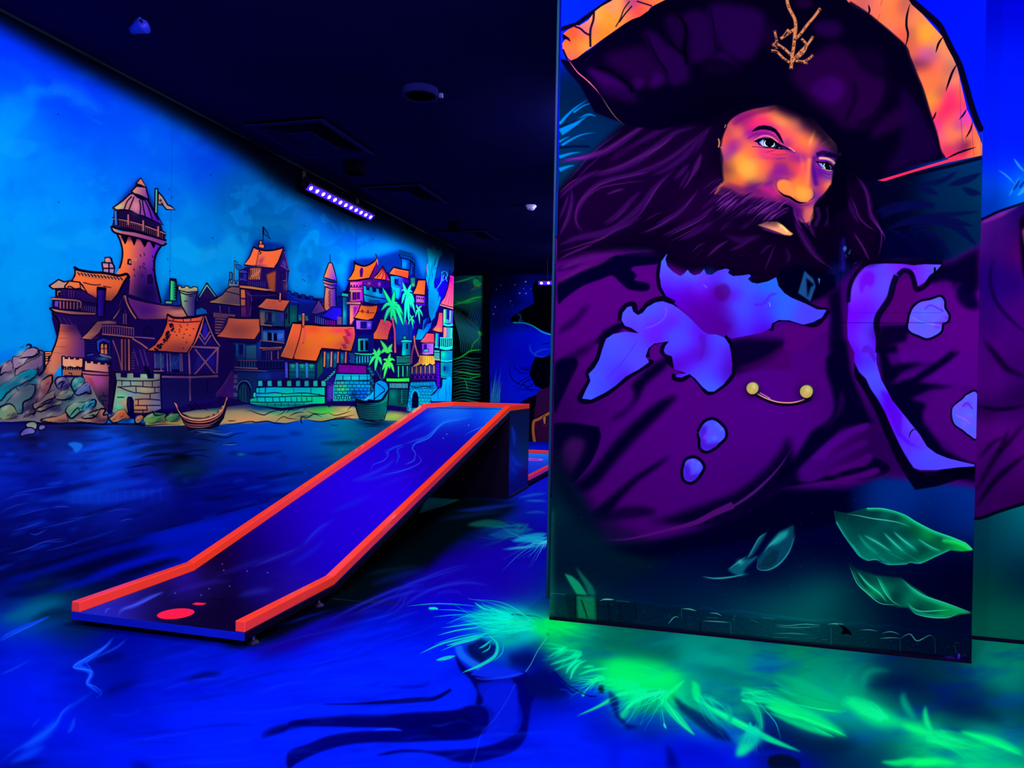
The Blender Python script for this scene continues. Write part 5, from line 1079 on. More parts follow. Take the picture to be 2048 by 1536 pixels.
    c.F('#1a0034','1100 500 1130 380 1220 300 1340 250 1420 240 1420 330 1340 420 1220 470 1120 520',b=26,al=.8); c.F('#200038','1330 420 1430 340 1470 380 1540 420 1480 460 1380 470',b=14,al=.9); c.F('#16002c','1300 470 1500 460 1600 500 1640 560 1400 540',b=20,al=.6)
    c.F('#180030','1680 300 1720 360 1750 460 1740 520 1690 480',b=14,al=.6)
    c.M()
    c.V(1100,0,4.2667)
    H1,H2,H3 = '#3c0a60','#5a1470','#7a2a98'
    for col,w,al,b,p in ((H1,60,.9,6,'90 1370 260 1350 420 1310 560 1240 720 1130 900 1010'),(H2,20,.9,3,'90 1390 200 1360 330 1340 480 1280 620 1190 760 1100 920 1000'),(H3,6,.7,1,'120 1360 280 1340 450 1280'),(H1,60,.9,10,'340 1500 500 1470 720 1380 900 1260 1060 1140 1240 1080'),(H2,26,.8,5,'380 1480 600 1420 800 1320 960 1230 1080 1120'),
                             (H1,50,.8,8,'640 1280 820 1180 1000 1080 1180 960'),(H2,14,.8,2,'980 1080 1120 1000 1280 930 1440 870'),(H1,30,.8,5,'1000 1100 1200 990 1360 890'),(H3,7,.7,1,'760 1370 960 1240 1060 1160'),(H3,6,.7,1,'620 1500 820 1440 960 1380 1100 1280 1200 1180'),(H1,50,.8,8,'500 1536 700 1490 900 1420 1100 1300 1250 1160'),
                             (H1,50,.9,8,'860 1500 1000 1440 1150 1330 1280 1180 1380 1080'),(H2,10,.8,2,'900 1420 1060 1330 1200 1220 1350 1080'),(H1,50,.9,6,'1190 1536 1240 1440 1290 1320'),(H2,36,.7,5,'1210 1500 1260 1410 1290 1310'),(H1,40,.9,6,'1060 1536 1130 1460 1190 1400'),(H2,20,.7,3,'1100 1536 1150 1450'),(H3,6,.7,1,'540 1536 700 1490 830 1470'),(H2,10,.7,2,'160 1536 250 1430 330 1340 440 1240 620 1110'),(H1,16,.8,2,'220 1536 330 1420 440 1330'),
                             ('#2c0444',60,.8,12,'500 1380 640 1280 740 1240'),(H3,4,.5,1,'1420 775 1480 760 1550 750'),(H2,10,.6,2,'1130 960 1190 930 1230 925'),(H1,30,.7,5,'1360 1080 1300 1200 1240 1300')):
        c.S(col,w,p,al=al,b=b,tp=1)
    c.V(1100,340,4.2667)
    for col,w,al,b,p in ((H1,40,.9,5,'80 240 180 140 300 60 420 0'),('#6a1460',10,.9,1.5,'80 200 160 120 250 60'),(H1,40,.9,6,'260 540 220 440 230 340 300 220 420 120 600 60 830 30'),(H2,14,.9,2,'290 540 225 440 235 320 300 220 420 130 560 80'),(H2,12,.8,2,'240 400 270 300 330 220 440 150 640 110 830 90'),(H3,6,.6,1,'400 130 560 80 700 50 830 20'),(H2,20,.8,3,'480 210 560 180 640 160'),
                             (H1,50,.9,6,'420 540 560 480 700 380 800 280 880 170 980 70 1060 0'),(H2,14,.9,2,'640 460 760 380 840 270 900 170 980 70'),(H3,5,.7,1,'830 290 880 200 950 110'),(H1,60,.9,8,'80 640 240 580 440 540 620 480 780 400'),(H2,14,.9,2,'80 700 240 650 440 580 560 510 700 460'),(H3,5,.8,1,'200 700 330 640 460 580 560 520'),(H2,18,.8,3,'80 760 200 700 360 640'),(H1,40,.9,5,'80 560 150 420 185 260 180 150'),(H2,8,.8,1.5,'90 530 150 400 185 280'),(H1,24,.9,4,'80 420 130 300 160 200'),
                             (H1,50,.8,7,'460 460 600 360 700 250 780 180'),(H2,10,.7,2,'470 480 580 400 680 280'),(H1,40,.9,5,'800 540 940 470 1080 380 1180 280 1260 180'),(H3,7,.8,1,'770 540 900 490 1020 420 1130 340 1210 240 1270 160'),(H1,30,.8,4,'900 460 1060 380 1160 310'),(H2,8,.7,1,'800 440 900 380 960 360'),(H1,40,.9,5,'960 560 1120 490 1280 410 1400 320'),(H3,8,.8,1,'1000 570 1140 500 1260 440 1360 370'),(H3,6,.7,1,'1030 610 1160 540 1300 460'),(H1,50,.8,6,'1100 600 1260 520 1400 440'),
                             (H2,20,.8,3,'1130 170 1180 100 1240 0'),(H1,30,.8,4,'1100 160 1160 60 1190 0'),(H1,30,.8,4,'1290 340 1380 260 1500 180'),(H2,16,.8,2,'1280 400 1400 310 1520 230 1600 180'),(H2,16,.8,2,'1380 450 1500 370 1600 300 1700 260'),(H1,40,.9,5,'1450 520 1560 420 1680 360'),(H2,10,.8,1.5,'1480 480 1580 400 1690 340'),(H1,40,.9,5,'1630 510 1700 440 1800 390'),(H2,16,.8,2,'1660 500 1740 420 1860 350'),(H3,6,.7,1,'1700 480 1780 400'),(H2,26,.8,3,'1400 230 1450 160 1560 120 1640 130'),
                             (H2,24,.8,4,'1340 740 1430 660 1520 600'),(H3,6,.7,1,'1370 720 1450 640'),(H3,5,.7,1,'1235 745 1310 670'),(H2,12,.7,2,'1210 700 1280 640 1330 630'),(H1,30,.8,4,'1530 690 1640 640 1740 570'),(H2,8,.7,1,'1560 690 1640 640'),(H2,12,.7,2,'1620 740 1720 660'),(H2,14,.7,3,'1830 860 1880 740 1920 640'),(H1,24,.7,4,'1790 720 1850 660 1900 640'),(H1,30,.6,4,'2010 660 2040 740 2020 800'),(H1,60,.7,12,'1500 560 1640 600 1800 560')):
        c.S(col,w,p,al=al,b=b,tp=1)
    c.V(1568,340,4.2667)
    for col,w,al,b,p in ((H1,60,.8,8,'100 360 110 460 180 600 260 720 350 800'),(H2,12,.8,2,'90 420 140 540 210 660 290 760 430 850'),(H1,40,.8,6,'190 400 220 480 260 560'),(H2,10,.7,2,'210 440 240 530 280 590'),(H1,30,.7,5,'330 300 350 400 380 480'),(H1,40,.8,6,'580 0 640 80 700 180 730 300 740 380 800 480 850 560'),(H2,14,.9,2,'590 20 650 90 700 180 725 300 740 370 790 450 830 540 825 640 800 750'),(H2,16,.9,2,'565 220 610 320 640 400 700 470 790 530'),(H3,7,.8,1,'720 380 770 450 830 520 860 580 850 610'),('#8a3a9a',6,.8,1,'600 560 660 640 720 770'),(H2,20,.8,3,'590 530 660 640 730 770'),(H1,40,.7,6,'540 240 590 360 640 460')):
        c.S(col,w,p,al=al,b=b,tp=1)
    c.V(); c.K(hair,1.05,.74,0,6)
    # ---- neckerchief
    c.V(1100,340,4.2667)
    ker = '1000 712 985 760 1000 820 1050 870 1110 905 1140 890 1175 850 1195 880 1230 900 1280 885 1315 845 1335 890 1380 895 1430 860 1500 842 1530 850 1520 880 1560 905 1640 900 1700 890 1715 905 1690 930 1720 960 1770 970 1860 950 1930 915 1950 990 2000 1050 2060 1090 2180 1140 2280 1190 2360 1195 2320 1260 2240 1300 2160 1320 2040 1282 1950 1280 1895 1310 1885 1350 1800 1390 1650 1420 1560 1436 1480 1420 1430 1400 1340 1390 1200 1260 1100 1170 1000 1090 950 1000 935 900 950 780'
    c.S(INK,34,'1000 705 945 790 925 900 940 1000 1000 1090 1080 1170',al=.95); c.S(INK,40,'1880 1370 1900 1300 1960 1270 2060 1275 2180 1310 2280 1310 2380 1190',al=.95); c.S(INK,26,'1940 910 1960 990 2060 1080 2180 1130 2290 1180 2370 1190',al=.95)
    c.F('#4a2cff',ker,b=1); c.M(ker)
    c.G([(980,780,'#3a5cff'),(960,900,'#5a30ff'),(1000,1000,'#5000c8'),(1080,940,'#4a40ff'),(1150,1000,'#5a00c0'),(1180,880,'#3a5cff'),(1100,1100,'#5000c0'),(1200,1200,'#500098'),(1320,900,'#5a38ff'),(1300,980,'#5820e8'),(1330,1060,'#5800c0'),(1400,920,'#5018d0'),(1480,870,'#4838ff'),(1450,1020,'#480080'),(1430,1100,'#500098'),(1530,960,'#3a58ff'),(1560,1060,'#5800b8'),(1640,930,'#4040ff'),(1700,1000,'#3058ff'),
         (1600,1150,'#3a50ff'),(1750,1100,'#4030f0'),(1880,980,'#1c60ff'),(1950,1050,'#2a58ff'),(1850,1150,'#4028f0'),(1950,1200,'#2858ff'),(2050,1150,'#2a58ff'),(2150,1200,'#4838ff'),(2250,1230,'#4a30ff'),(2300,1210,'#3a48ff'),(1800,1250,'#4028f8'),(1650,1280,'#3a48ff'),(1500,1250,'#4c00a0'),(1350,1250,'#480088'),(1500,1370,'#480090'),(1650,1370,'#4818d8'),(1800,1350,'#4a00b8')],pw=3.4)
    c.F('#42006a','1420 1090 1400 1030 1430 990 1490 970 1530 1000 1535 1060 1500 1110 1450 1120',b=10,al=.6,sm=1); c.F('#480080','1360 1390 1400 1230 1560 1330 1480 1420',b=16,al=.7); c.S('#4a10c0',20,'1740 1150 1820 1140 1880 1070 1930 1055',b=5,al=.7)
    c.S('#a8a0ff',5,'1870 1130 1880 1165',al=.8); c.S('#a890ff',6,'1310 980 1340 1005',b=2,al=.6); c.M()
    # leaf shaped jabot below
    jab = '610 1280 620 1220 660 1170 695 1162 710 1210 750 1238 790 1220 830 1170 900 1130 960 1120 1050 1150 1100 1185 1190 1260 1300 1370 1345 1400 1420 1405 1490 1430 1530 1490 1545 1560 1555 1660 1550 1740 1480 1830 1400 1890 1350 1890 1300 1850 1240 1780 1190 1740 1120 1770 1075 1765 1075 1745 1170 1735 1060 1700 1050 1640 1040 1590 985 1570 970 1540 985 1500 1015 1460 960 1470 890 1480 840 1520 815 1590 845 1640 760 1700 650 1760 560 1840 470 1900 350 1960 275 1950 300 1890 345 1800 330 1740 380 1690 420 1620 450 1520 480 1440 540 1400 640 1380 760 1395 700 1350 640 1330'
    c.S(INK,40,'600 1290 610 1210 660 1155 715 1150 730 1210 760 1225 800 1190 830 1150 900 1110 980 1100 1060 1140',al=.97); c.S(INK,40,'600 1310 680 1360 770 1395',tp=2); c.S(INK,36,'520 1400 450 1440 430 1530 400 1620 350 1690 320 1740 340 1790 290 1880 255 1955 330 1975 470 1915 560 1850 660 1770 770 1700 850 1650 870 1620')
    c.S(INK,34,'835 1600 830 1540 870 1480 940 1460 1010 1455 960 1520 970 1570 1040 1600'); c.F(INK,'960 1560 1050 1580 1060 1700 1180 1740 1140 1740 1040 1690 990 1640',b=3); c.S(INK,30,'1060 1740 1060 1780 1130 1790 1200 1750 1260 1800 1330 1890 1380 1900 1480 1840 1560 1750 1570 1600 1540 1480 1490 1420')
    c.F('#4838ff',jab,b=1); c.M(jab)
    c.G([(650,1250,'#4a48ff'),(700,1330,'#5a18e0'),(760,1290,'#4848ff'),(900,1200,'#4048ff'),(950,1250,'#4a30ff'),(1000,1200,'#5838ff'),(1000,1300,'#5018e8'),(860,1340,'#5a20e8'),(1050,1260,'#6010e0'),(1100,1200,'#4a38ff'),(1150,1300,'#4430ff'),(900,1400,'#5a10d8'),(1060,1430,'#4040ff'),(1180,1420,'#4838ff'),(1280,1380,'#5800d0'),(560,1450,'#4448ff'),(700,1430,'#4a38ff'),(480,1600,'#3c40ff'),(650,1570,'#4440ff'),(420,1780,'#3c48ff'),(550,1720,'#4438f8'),(600,1750,'#4a10b8'),(480,1860,'#3a2ce0'),(350,1920,'#3c50ff'),
         (740,1640,'#4a40ff'),(800,1600,'#4838ff'),(1280,1450,'#5a10d0'),(1320,1550,'#4a08a0'),(1200,1600,'#5a00c0'),(1100,1520,'#4a38ff'),(1120,1640,'#5000b0'),(1420,1450,'#4040ff'),(1420,1600,'#4a40ff'),(1500,1600,'#5008b8'),(1400,1720,'#4830ff'),(1500,1720,'#4a00a0'),(1350,1850,'#3c58ff'),(1250,1730,'#4838ff')],pw=3.2)
    c.S('#6a60ff',10,'990 1170 990 1230 950 1290 880 1330 820 1350',b=2,al=.5); c.F('#4a08a8','1260 1400 1330 1400 1335 1500 1300 1600 1260 1640 1290 1520',b=10,al=.6); c.S('#4018c0',10,'740 1460 690 1540 600 1660 480 1780',b=3,al=.5); c.M()
    # stones on the breast
    c.V(1100,680,4.2667)
    for p in ('1272 790 1310 720 1350 690 1400 685 1450 720 1490 770 1490 830 1440 880 1410 910 1340 945 1290 920 1285 850','1145 1080 1165 1030 1220 1010 1270 1030 1305 1080 1290 1120 1250 1180 1200 1210 1150 1190 1138 1130'):
        q = nums(p); lo,hi = q.min(0),q.max(0)
        c.S(INK,44,p,sm=1,closed=True); c.F('#4848ff',p,sm=1); c.M(p,1); r = np.random.RandomState(int(lo[1]))
        c.F('#4a00a8',[lo[0],lo[1] + 60,lo[0] + 70,lo[1] + 40,lo[0] + 60,hi[1] - 60,hi[0],hi[1] - 80,hi[0],hi[1],lo[0],hi[1]],b=12,al=.7)
        for i in range(9):
            x,y = r.uniform(lo[0] + 40,hi[0] - 20),r.uniform(lo[1],hi[1] - 60); c.B(('#5a68ff','#6a38e8','#4a50ff')[i % 3],x,y,26,20,al=.7)
        c.M()
    # small blue glints in the dark under the beard
    c.V(1568,340,4.2667)
    c.F('#000018','-60 860 120 800 440 900 440 1010 230 1120 100 1080 0 1020',b=10,al=.95); c.F('#1a5a9a','175 860 250 930 270 990 225 1120 120 1050 150 950',b=4,al=.75); c.F('#000018','190 920 260 980 230 1000 200 1090',b=6); c.F('#2a6ab0','290 920 310 930 300 980',b=1)
    # chain with two gold studs
    c.V(1100,680,4.2667)
    c.S(INK,22,'1760 470 1860 520 1960 548 2060 550 2160 530 2230 500',al=.95); c.S('#f0a878',10,'1760 455 1850 500 1950 530 2060 535 2140 518 2180 500',al=.95); c.S('#ffc8a0',5,'1790 450 1880 500')
    for x,y,r0 in ((1728,412,56),(2188,440,60)):
        c.B(INK,x - 6,y + 10,r0 * 1.15,al=1)
        pts = [v for a in range(0,360,24) for v in (x + r0 * .92 * np.cos(np.radians(a)),y + r0 * .92 * np.sin(np.radians(a)))]
        c.F(INK,[v + (8 if i % 2 == 0 else 14) * (1 if i % 2 else .5) for i,v in enumerate(pts)],sm=1); c.F('#a8a050',pts,sm=1); c.B('#d8c870',x + 14,y - 18,r0 * .5,al=.9); c.B('#90b050',x + 30,y - 20,r0 * .25,al=.6); c.B('#ff9060',x - 10,y + 20,r0 * .4,al=.8)
    # ---- face
    c.V(1380,160,5.12)
    face = '310 660 340 560 400 430 500 350 640 300 800 270 960 240 1080 270 1200 340 1340 440 1450 550 1510 650 1530 780 1480 860 1465 950 1440 1080 1380 1160 1310 1240 1270 1300 1260 1380 1230 1440 1150 1460 1060 1380 1040 1300 920 1260 700 1240 480 1200 280 1170 250 1160 330 1060 320 900'
    c.M(face,sm=1,b=5)
    c.G([(340,700,'#e06a58'),(360,600,'#e8584a'),(420,480,'#d85a5a'),(380,520,'#a04860'),(500,420,'#8a2a70'),(480,520,'#f07860'),(600,380,'#a02870'),(640,460,'#f03a70'),(700,420,'#ff3a74'),(760,440,'#f84070'),(620,560,'#8a2090'),(680,560,'#901c8c'),(780,540,'#8a1a90'),(860,540,'#d03a80'),(700,350,'#d05860'),(850,340,'#f07058'),(900,380,'#f89858'),(960,420,'#ff9a58'),
         (960,300,'#7a3450'),(1050,330,'#6a2a58'),(1050,420,'#c87858'),(1000,520,'#ff7060'),(1100,480,'#c06a58'),(1180,450,'#4a1850'),(1250,480,'#8a3a5a'),(1350,520,'#3a1050'),(960,580,'#ff5a68'),(1060,600,'#ff6a60'),(1150,600,'#ff8a50'),(1200,560,'#a85048'),(1250,640,'#ff8a58'),(1300,560,'#e07058'),(1380,600,'#7a3470'),(1420,640,'#c86858'),(1340,680,'#a04068'),(1480,660,'#e08068'),(1450,720,'#5a1a90'),(1330,740,'#5a1488'),
         (1050,680,'#f05060'),(1000,640,'#7a2a90'),(1120,700,'#ff6a58'),(1200,720,'#f86a50'),(1140,790,'#7a2490'),(1060,780,'#902a80'),(950,770,'#d84a60'),(850,740,'#ff4a60'),(760,720,'#d04080'),(900,820,'#b03a60'),(640,640,'#f06a68'),(560,640,'#e86a58'),(420,680,'#8a2a90'),(380,760,'#8a3a90'),(500,660,'#b04080'),(560,730,'#f08a50'),(640,720,'#ff7a50'),
         (480,820,'#ff9a48'),(540,870,'#ffb048'),(620,900,'#ffae48'),(580,960,'#ffa84c'),(700,860,'#ff8a50'),(760,900,'#f87850'),(640,1000,'#e89850'),(720,1000,'#d87850'),(420,860,'#c87848'),(360,900,'#703040'),(380,1000,'#a05a40'),(450,1000,'#d88040'),(500,1060,'#f07048'),(400,1100,'#c85048'),(820,880,'#d85858'),(860,960,'#8a2a80'),(920,920,'#7a1a80'),(940,860,'#a03a60'),(1000,960,'#8a2a78'),(1080,900,'#e05058'),(1040,860,'#c84a58'),
         (1160,880,'#ff5a60'),(1220,860,'#ff7a4a'),(1180,980,'#ff6a58'),(1200,1060,'#ff8a40'),(1260,900,'#7a2a80'),(1290,960,'#4a1088'),(1270,1050,'#5a1a80'),(1300,900,'#7a2090'),(1360,920,'#6a1a90'),(1420,950,'#7a3a90'),(1400,1020,'#7a3a90'),(1340,1040,'#b04068'),(1400,1080,'#f07048'),(1420,1060,'#ff9850'),(1340,1140,'#c85058'),(1300,1180,'#5a2090'),(1280,1240,'#7a2a80'),
         (950,1050,'#ff7850'),(930,1100,'#ff7a48'),(1000,1120,'#ff7848'),(1080,1080,'#ff8a40'),(1100,1160,'#ff9848'),(1180,1160,'#ffa048'),(1200,1220,'#ff9048'),(1140,1240,'#ff8050'),(840,1050,'#8a3468'),(780,1080,'#8a3070'),(700,1080,'#8a3a58'),(640,1080,'#4a1a60'),(760,1150,'#c02880'),(820,1130,'#a0208a'),(680,1180,'#a0207a'),(860,1200,'#b03070'),(580,1160,'#8a2a60'),(480,1150,'#7a2a58'),(960,1240,'#4a1060'),(1100,1290,'#5a1470'),(1200,1280,'#7a2080'),(1230,1340,'#f0805a'),(1220,1400,'#d06a60'),(1120,1380,'#4a1068'),(1080,1330,'#3a0a50')],pw=3.6)
    # forehead and nose modelling
    c.B('#ffb060',600,900,90,90,al=.5); c.B('#ffb050',1150,1180,60,60,al=.4); c.S('#ffb868',26,'1290 500 1250 590 1215 680',b=6,al=.6,tp=1); c.S('#ffa878',10,'1340 660 1400 620 1460 600',b=3,al=.6,tp=1); c.S('#ffa870',10,'1300 620 1340 580 1400 560',b=4,al=.4,tp=1); c.S('#7a1a60',12,'1310 670 1370 620 1420 600',b=4,al=.6,tp=1)
    c.S('#ff9a60',40,'1225 800 1220 900 1205 1000 1200 1080',b=12,al=.5); c.S('#3a0a78',44,'1275 780 1262 880 1275 1000 1295 1080',b=12,al=.7); c.F('#7a2a80','860 1000 920 990 1010 1000 1020 1020 940 1018 890 1040',b=7,al=.6); c.B('#4a1488',800,1060,90,26,-25,al=.4)
    c.S('#5a1488',30,'560 1130 660 1090 740 1050',b=8,al=.5,tp=1)
    c.M()
    c.M(face,sm=1,b=5)
    c.F('#3a0a30','880 240 960 235 1080 262 1200 330 1340 430 1400 500 1300 470 1180 400 1060 350 960 310 900 290',b=16,al=.8); c.F('#7a1a60','420 440 500 380 640 320 800 290 880 270 840 320 700 350 560 400 460 470',b=14,al=.6)
    c.F('#ff9a50','895 1050 915 1028 960 1020 1010 1040 1060 1080 1100 1150 1060 1215 1010 1195 950 1165 910 1130 892 1090',b=7,al=.75); c.S('#6a1a70',12,'905 1015 880 1060 890 1110 915 1150',b=4,al=.7,tp=1)
    c.F('#ffa850','1080 1100 1160 1090 1230 1110 1265 1160 1250 1215 1200 1245 1140 1240 1080 1200',b=14,al=.6); c.S('#c05060',14,'1000 1060 1060 1100 1080 1160',b=8,al=.4,tp=1)
    c.S('#4a1070',22,'1000 1225 1080 1270 1180 1280 1260 1250',b=6,al=.7,tp=1); c.F('#c03080','700 1100 800 1080 860 1120 900 1180 840 1220 760 1200',b=14,al=.45)
    c.S('#7a2a90',20,'690 790 800 800 900 800 1000 780',b=9,al=.35,tp=1); c.F('#8a2a88','870 860 960 850 1000 900 1000 980 900 1000 850 960',b=16,al=.5); c.S('#ff8a60',20,'1130 760 1150 860 1150 980',b=9,al=.5,tp=1)
    c.M()
    c.K(face,1.2,.93,1,5)
    # nostril line,cheek edge,temple edge
    c.S(INK,20,'900 1130 960 1180 1020 1200 1080 1240 1130 1258 1200 1255',tp=1); c.S('#2a0448',12,'1200 1255 1260 1210 1275 1170 1262 1110',tp=1,al=.7,b=2); c.S(INK,20,'1445 1080 1390 1160 1320 1230 1280 1290 1268 1360 1240 1430',al=.9,b=5)
    c.S(INK,26,'300 700 322 800 320 900 330 1040',al=.8,b=7); c.S(INK,20,'370 470 330 570 310 680',al=.8,b=5); c.S('#d88a68',14,'290 600 300 640 292 690',al=.9); c.S('#c88a60',10,'365 455 355 490',al=.8); c.S(INK,16,'1400 500 1460 560 1510 640 1525 770',al=.9,b=2); c.S('#f0a070',22,'1545 700 1550 740 1530 770',al=.9)
    c.F('#000010','1470 880 1500 800 1540 760 1600 800 1620 1300 1300 1500 1270 1400 1290 1300 1400 1180 1450 1080',b=9,al=.9)
    c.S(H1,40,'1300 1300 1320 1400 1280 1500',b=8,al=.6); c.S('#2a0640',20,'1400 1300 1410 1420 1380 1500',b=5,al=.6)
    # brows
    c.F(INK,'630 528 665 495 700 472 760 463 830 475 880 505 920 555 945 610 965 660 940 640 905 590 870 540 830 520 770 508 720 508 680 520',b=1.5); c.F('#1a0440','1290 745 1360 720 1440 740 1500 760 1520 790 1440 775 1360 770 1300 790',b=5,al=.95); c.F('#0a0228','1360 780 1420 750 1480 760 1520 800 1440 790',b=3)
    # eye near
    c.S('#5a1480',16,'590 600 660 560 760 545 860 575 930 640',b=5,al=.7); c.S('#ffb080',14,'660 620 740 575 820 580 900 640',b=3,al=.7); c.S('#ff3a80',10,'650 630 700 665 760 690',b=2,al=.7)
    eye = '680 630 720 605 780 598 850 615 900 660 960 695 930 705 860 695 800 688 740 680 710 660'
    c.F(INK,'650 628 700 600 770 590 850 605 910 650 990 690 1080 730 1010 715 930 712 850 702 760 690 700 660 690 640',b=1); c.F('#7a88e8','706 640 740 612 800 610 840 640 860 690 800 686 740 676'); c.F('#b8c8f0','725 640 745 620 765 650 770 680 740 672',al=.8)
    c.F('#02020c',[v for a in range(0,360,20) for v in (810 + 58 * np.cos(np.radians(a)),640 + 48 * np.sin(np.radians(a)))],sm=1); c.S('#f0fff0',13,'778 618 762 640 772 670 800 684',tp=1); c.S('#e8f8f0',12,'862 640 862 668 830 682',tp=1); c.S('#e0f0ff',9,'885 668 865 690',tp=1); c.S('#90b0d8',6,'905 690 925 698')
    c.S('#ff6a70',14,'640 690 720 690 800 710',b=3,al=.4); c.S('#4a0a58',8,'635 683 720 688 800 700',al=.8,b=1.5); c.S('#5a1a80',18,'940 690 1000 720 1080 745',b=4,al=.8); c.S('#ffa080',12,'1010 690 1050 715 1075 735',b=2,al=.8); c.S('#5a1060',7,'780 740 830 730 900 705',al=.7,b=1.5); c.S('#7a1a60',7,'830 760 920 765 1000 755',al=.6,b=2); c.S('#5a1a80',9,'880 810 980 800',al=.6,b=2)
    # eye far
    c.S('#ffb890',24,'1320 800 1400 805 1460 830 1480 860',b=4,al=.9); c.F(INK,'1280 825 1340 838 1410 835 1460 870 1475 900 1460 925 1400 920 1350 890 1310 860'); c.F('#8a90ff','1312 848 1350 855 1380 905 1345 885'); c.F('#02020c','1370 852 1420 850 1460 885 1450 918 1400 915 1372 890'); c.S('#a8e8b8',11,'1378 855 1370 880 1385 908'); c.B('#a8c0f0',1432,880,7,al=.9); c.S('#6a88c8',7,'1446 890 1440 912'); c.S('#e8b0a0',8,'1350 900 1410 925 1450 925',al=.8,b=1); c.S('#3a0a60',9,'1290 900 1340 940 1400 960 1440 970',al=.6,b=2)
    c.S('#3a0a60',8,'1330 960 1400 1000 1440 1010',al=.5,b=3)
    # moustache,lips
    c.V(1100,340,4.2667)
    c.F('#0a001e','1480 420 1700 380 1900 330 2048 300 2090 420 2060 520 1960 440 1860 410 1740 430 1600 460',b=14,al=.75)
    for i,(col,w,p) in enumerate((('#5a147a',18,'1940 320 1860 350 1780 400'),('#4a0f68',20,'2048 320 1960 350 1880 400 1840 420'),('#7a2a98',7,'2040 340 1980 380 1940 400'),('#6a2090',8,'1920 330 1840 370'),('#3a0a50',20,'1800 300 1700 330 1580 400'),('#4a0f68',12,'1840 300 1740 330 1640 390'))):
        c.S(col,w,p,al=.85,b=2,tp=1)
    c.F('#00000e','1780 440 1860 400 1940 410 2000 420 2040 470 2070 540 2040 560 2000 500 1940 445 1860 440',b=4)
    c.F('#f0907a','1770 470 1850 440 1940 442 1985 470 2040 520 2075 545 2050 562 2000 555 1940 530 1860 500',b=3,g=(1800,480,2040,500,'#ffa060')); c.S('#ffd080',20,'1940 455 1990 490 2030 530',b=4,al=.8); c.F('#6a1a70','1780 478 1860 505 1950 535 2000 555 1940 550 1850 520',b=5,al=.9); c.S('#000010',24,'1840 530 1960 565 2060 575',b=5,al=.95)
    c.V(1568,340,4.2667)
    c.F('#c8605a','180 330 250 330 250 400 225 440 200 460 150 430',b=8,al=.5); c.S('#6a2080',9,'90 330 100 400 150 500',al=.8,b=1.5,tp=1); c.S('#4a0f68',16,'130 360 170 440 200 500',al=.8,b=2,tp=1); c.S('#a05070',12,'215 470 225 430 245 400',al=.7,b=3)
    # cheek whisker strokes
    c.V(1380,160,5.12)
    c.F('#5a1458','300 1090 400 1056 540 1096 700 1106 800 1160 900 1235 700 1270 400 1210',b=18,al=.6)
    c.F('#1c0434','230 1190 320 1090 420 1120 520 1180 700 1205 900 1250 960 1330 300 1340',b=16,al=.75)
    c.F('#0c0020','230 1260 420 1210 620 1250 820 1270 1000 1330 900 1500 240 1500',b=26,al=.6)
    r = np.random.RandomState(3)
    for i in range(120):
        t = r.rand(); x,y = 300 + 720 * t,1095 + 140 * t - 120 * np.exp(-((t - .0) * 5) ** 2) + r.uniform(-10,150)
        n = r.uniform(80,210)
        c.S(('#3a0a58','#5a1470','#200436','#7a2a90','#12002a')[i % 5],r.uniform(6,18),[x,y,x - n * .5,y + n * .28,x - n,y + n * .72],al=.75,b=2,tp=1)
    c.S('#f08a50',26,'330 1060 290 1110 255 1180',b=6,al=.6,tp=2)
    # ---- hat
    c.V()
    hat = '1085 60 1130 110 1150 160 1180 215 1240 250 1330 215 1440 200 1520 205 1600 225 1660 275 1690 330 1725 368 1800 345 1880 325 1920 320 1985 300 1985 -90 1085 -90'
    crown = '1120 118 1136 122 1180 100 1240 50 1300 18 1326 -4 1400 -90 1640 -90 1700 8 1760 36 1800 78 1812 96 1840 150 1862 215 1870 250 1880 300 1885 318 1820 332 1730 366 1700 340 1670 285 1630 240 1560 210 1500 205 1440 225 1380 245 1320 260 1260 252 1190 225 1160 170 1134 140'
    c.F('#0a0024',crown,b=2)
    c.M(crown)
    c.F('#04001c',crown)
    c.V(1100,0,4.2667)
    for col,b,al,p in (('#2c0450',22,.9,'320 590 420 600 560 660 640 720 720 800 740 870 600 840 440 780 380 680'),('#3a0660',10,.8,'320 590 440 620 560 680 660 760 560 740 420 700'),('#2a0448',26,.9,'460 500 640 420 800 400 940 540 980 620 900 700 760 740 640 640'),('#3a0664',10,.8,'700 700 740 660 790 670 800 730 740 760'),('#3c0668',12,.9,'850 740 880 640 920 610 970 640 980 700 920 740'),('#32045c',18,.9,'800 270 900 280 1000 380 1100 430 1170 540 1180 680 1040 730 980 600 900 480 840 380'),
                          ('#28044a',18,.9,'980 170 1060 130 1160 220 1130 400 1060 380'),('#30055a',20,.9,'1110 150 1250 80 1340 130 1400 300 1400 460 1220 540 1180 420 1180 260'),('#320560',22,.9,'1350 60 1560 40 1800 100 1840 260 1760 440 1660 520 1520 470 1420 330'),('#420870',12,.6,'1380 500 1470 440 1560 520 1650 610 1500 520'),('#12002c',14,.9,'1300 560 1440 500 1560 580 1500 640 1340 620'),('#1c0038',24,.7,'1780 300 1880 200 1960 260 1900 440')):
        c.F(col,p,b=b * 1.5,al=al * .85,sm=1)
    c.S('#00000e',26,'1100 120 1160 240 1150 400 1170 560',b=5,al=.9); c.S('#00000e',16,'820 290 900 470 1000 620',b=5,al=.8); c.S('#00000e',20,'1020 360 1140 470',b=5,al=.8); c.S('#00000e',22,'390 570 520 610 680 730 700 790',b=6,al=.9); c.S('#00000e',14,'1370 80 1400 260 1410 400',b=4,al=.5)
    c.V(1568,0,4.2667)
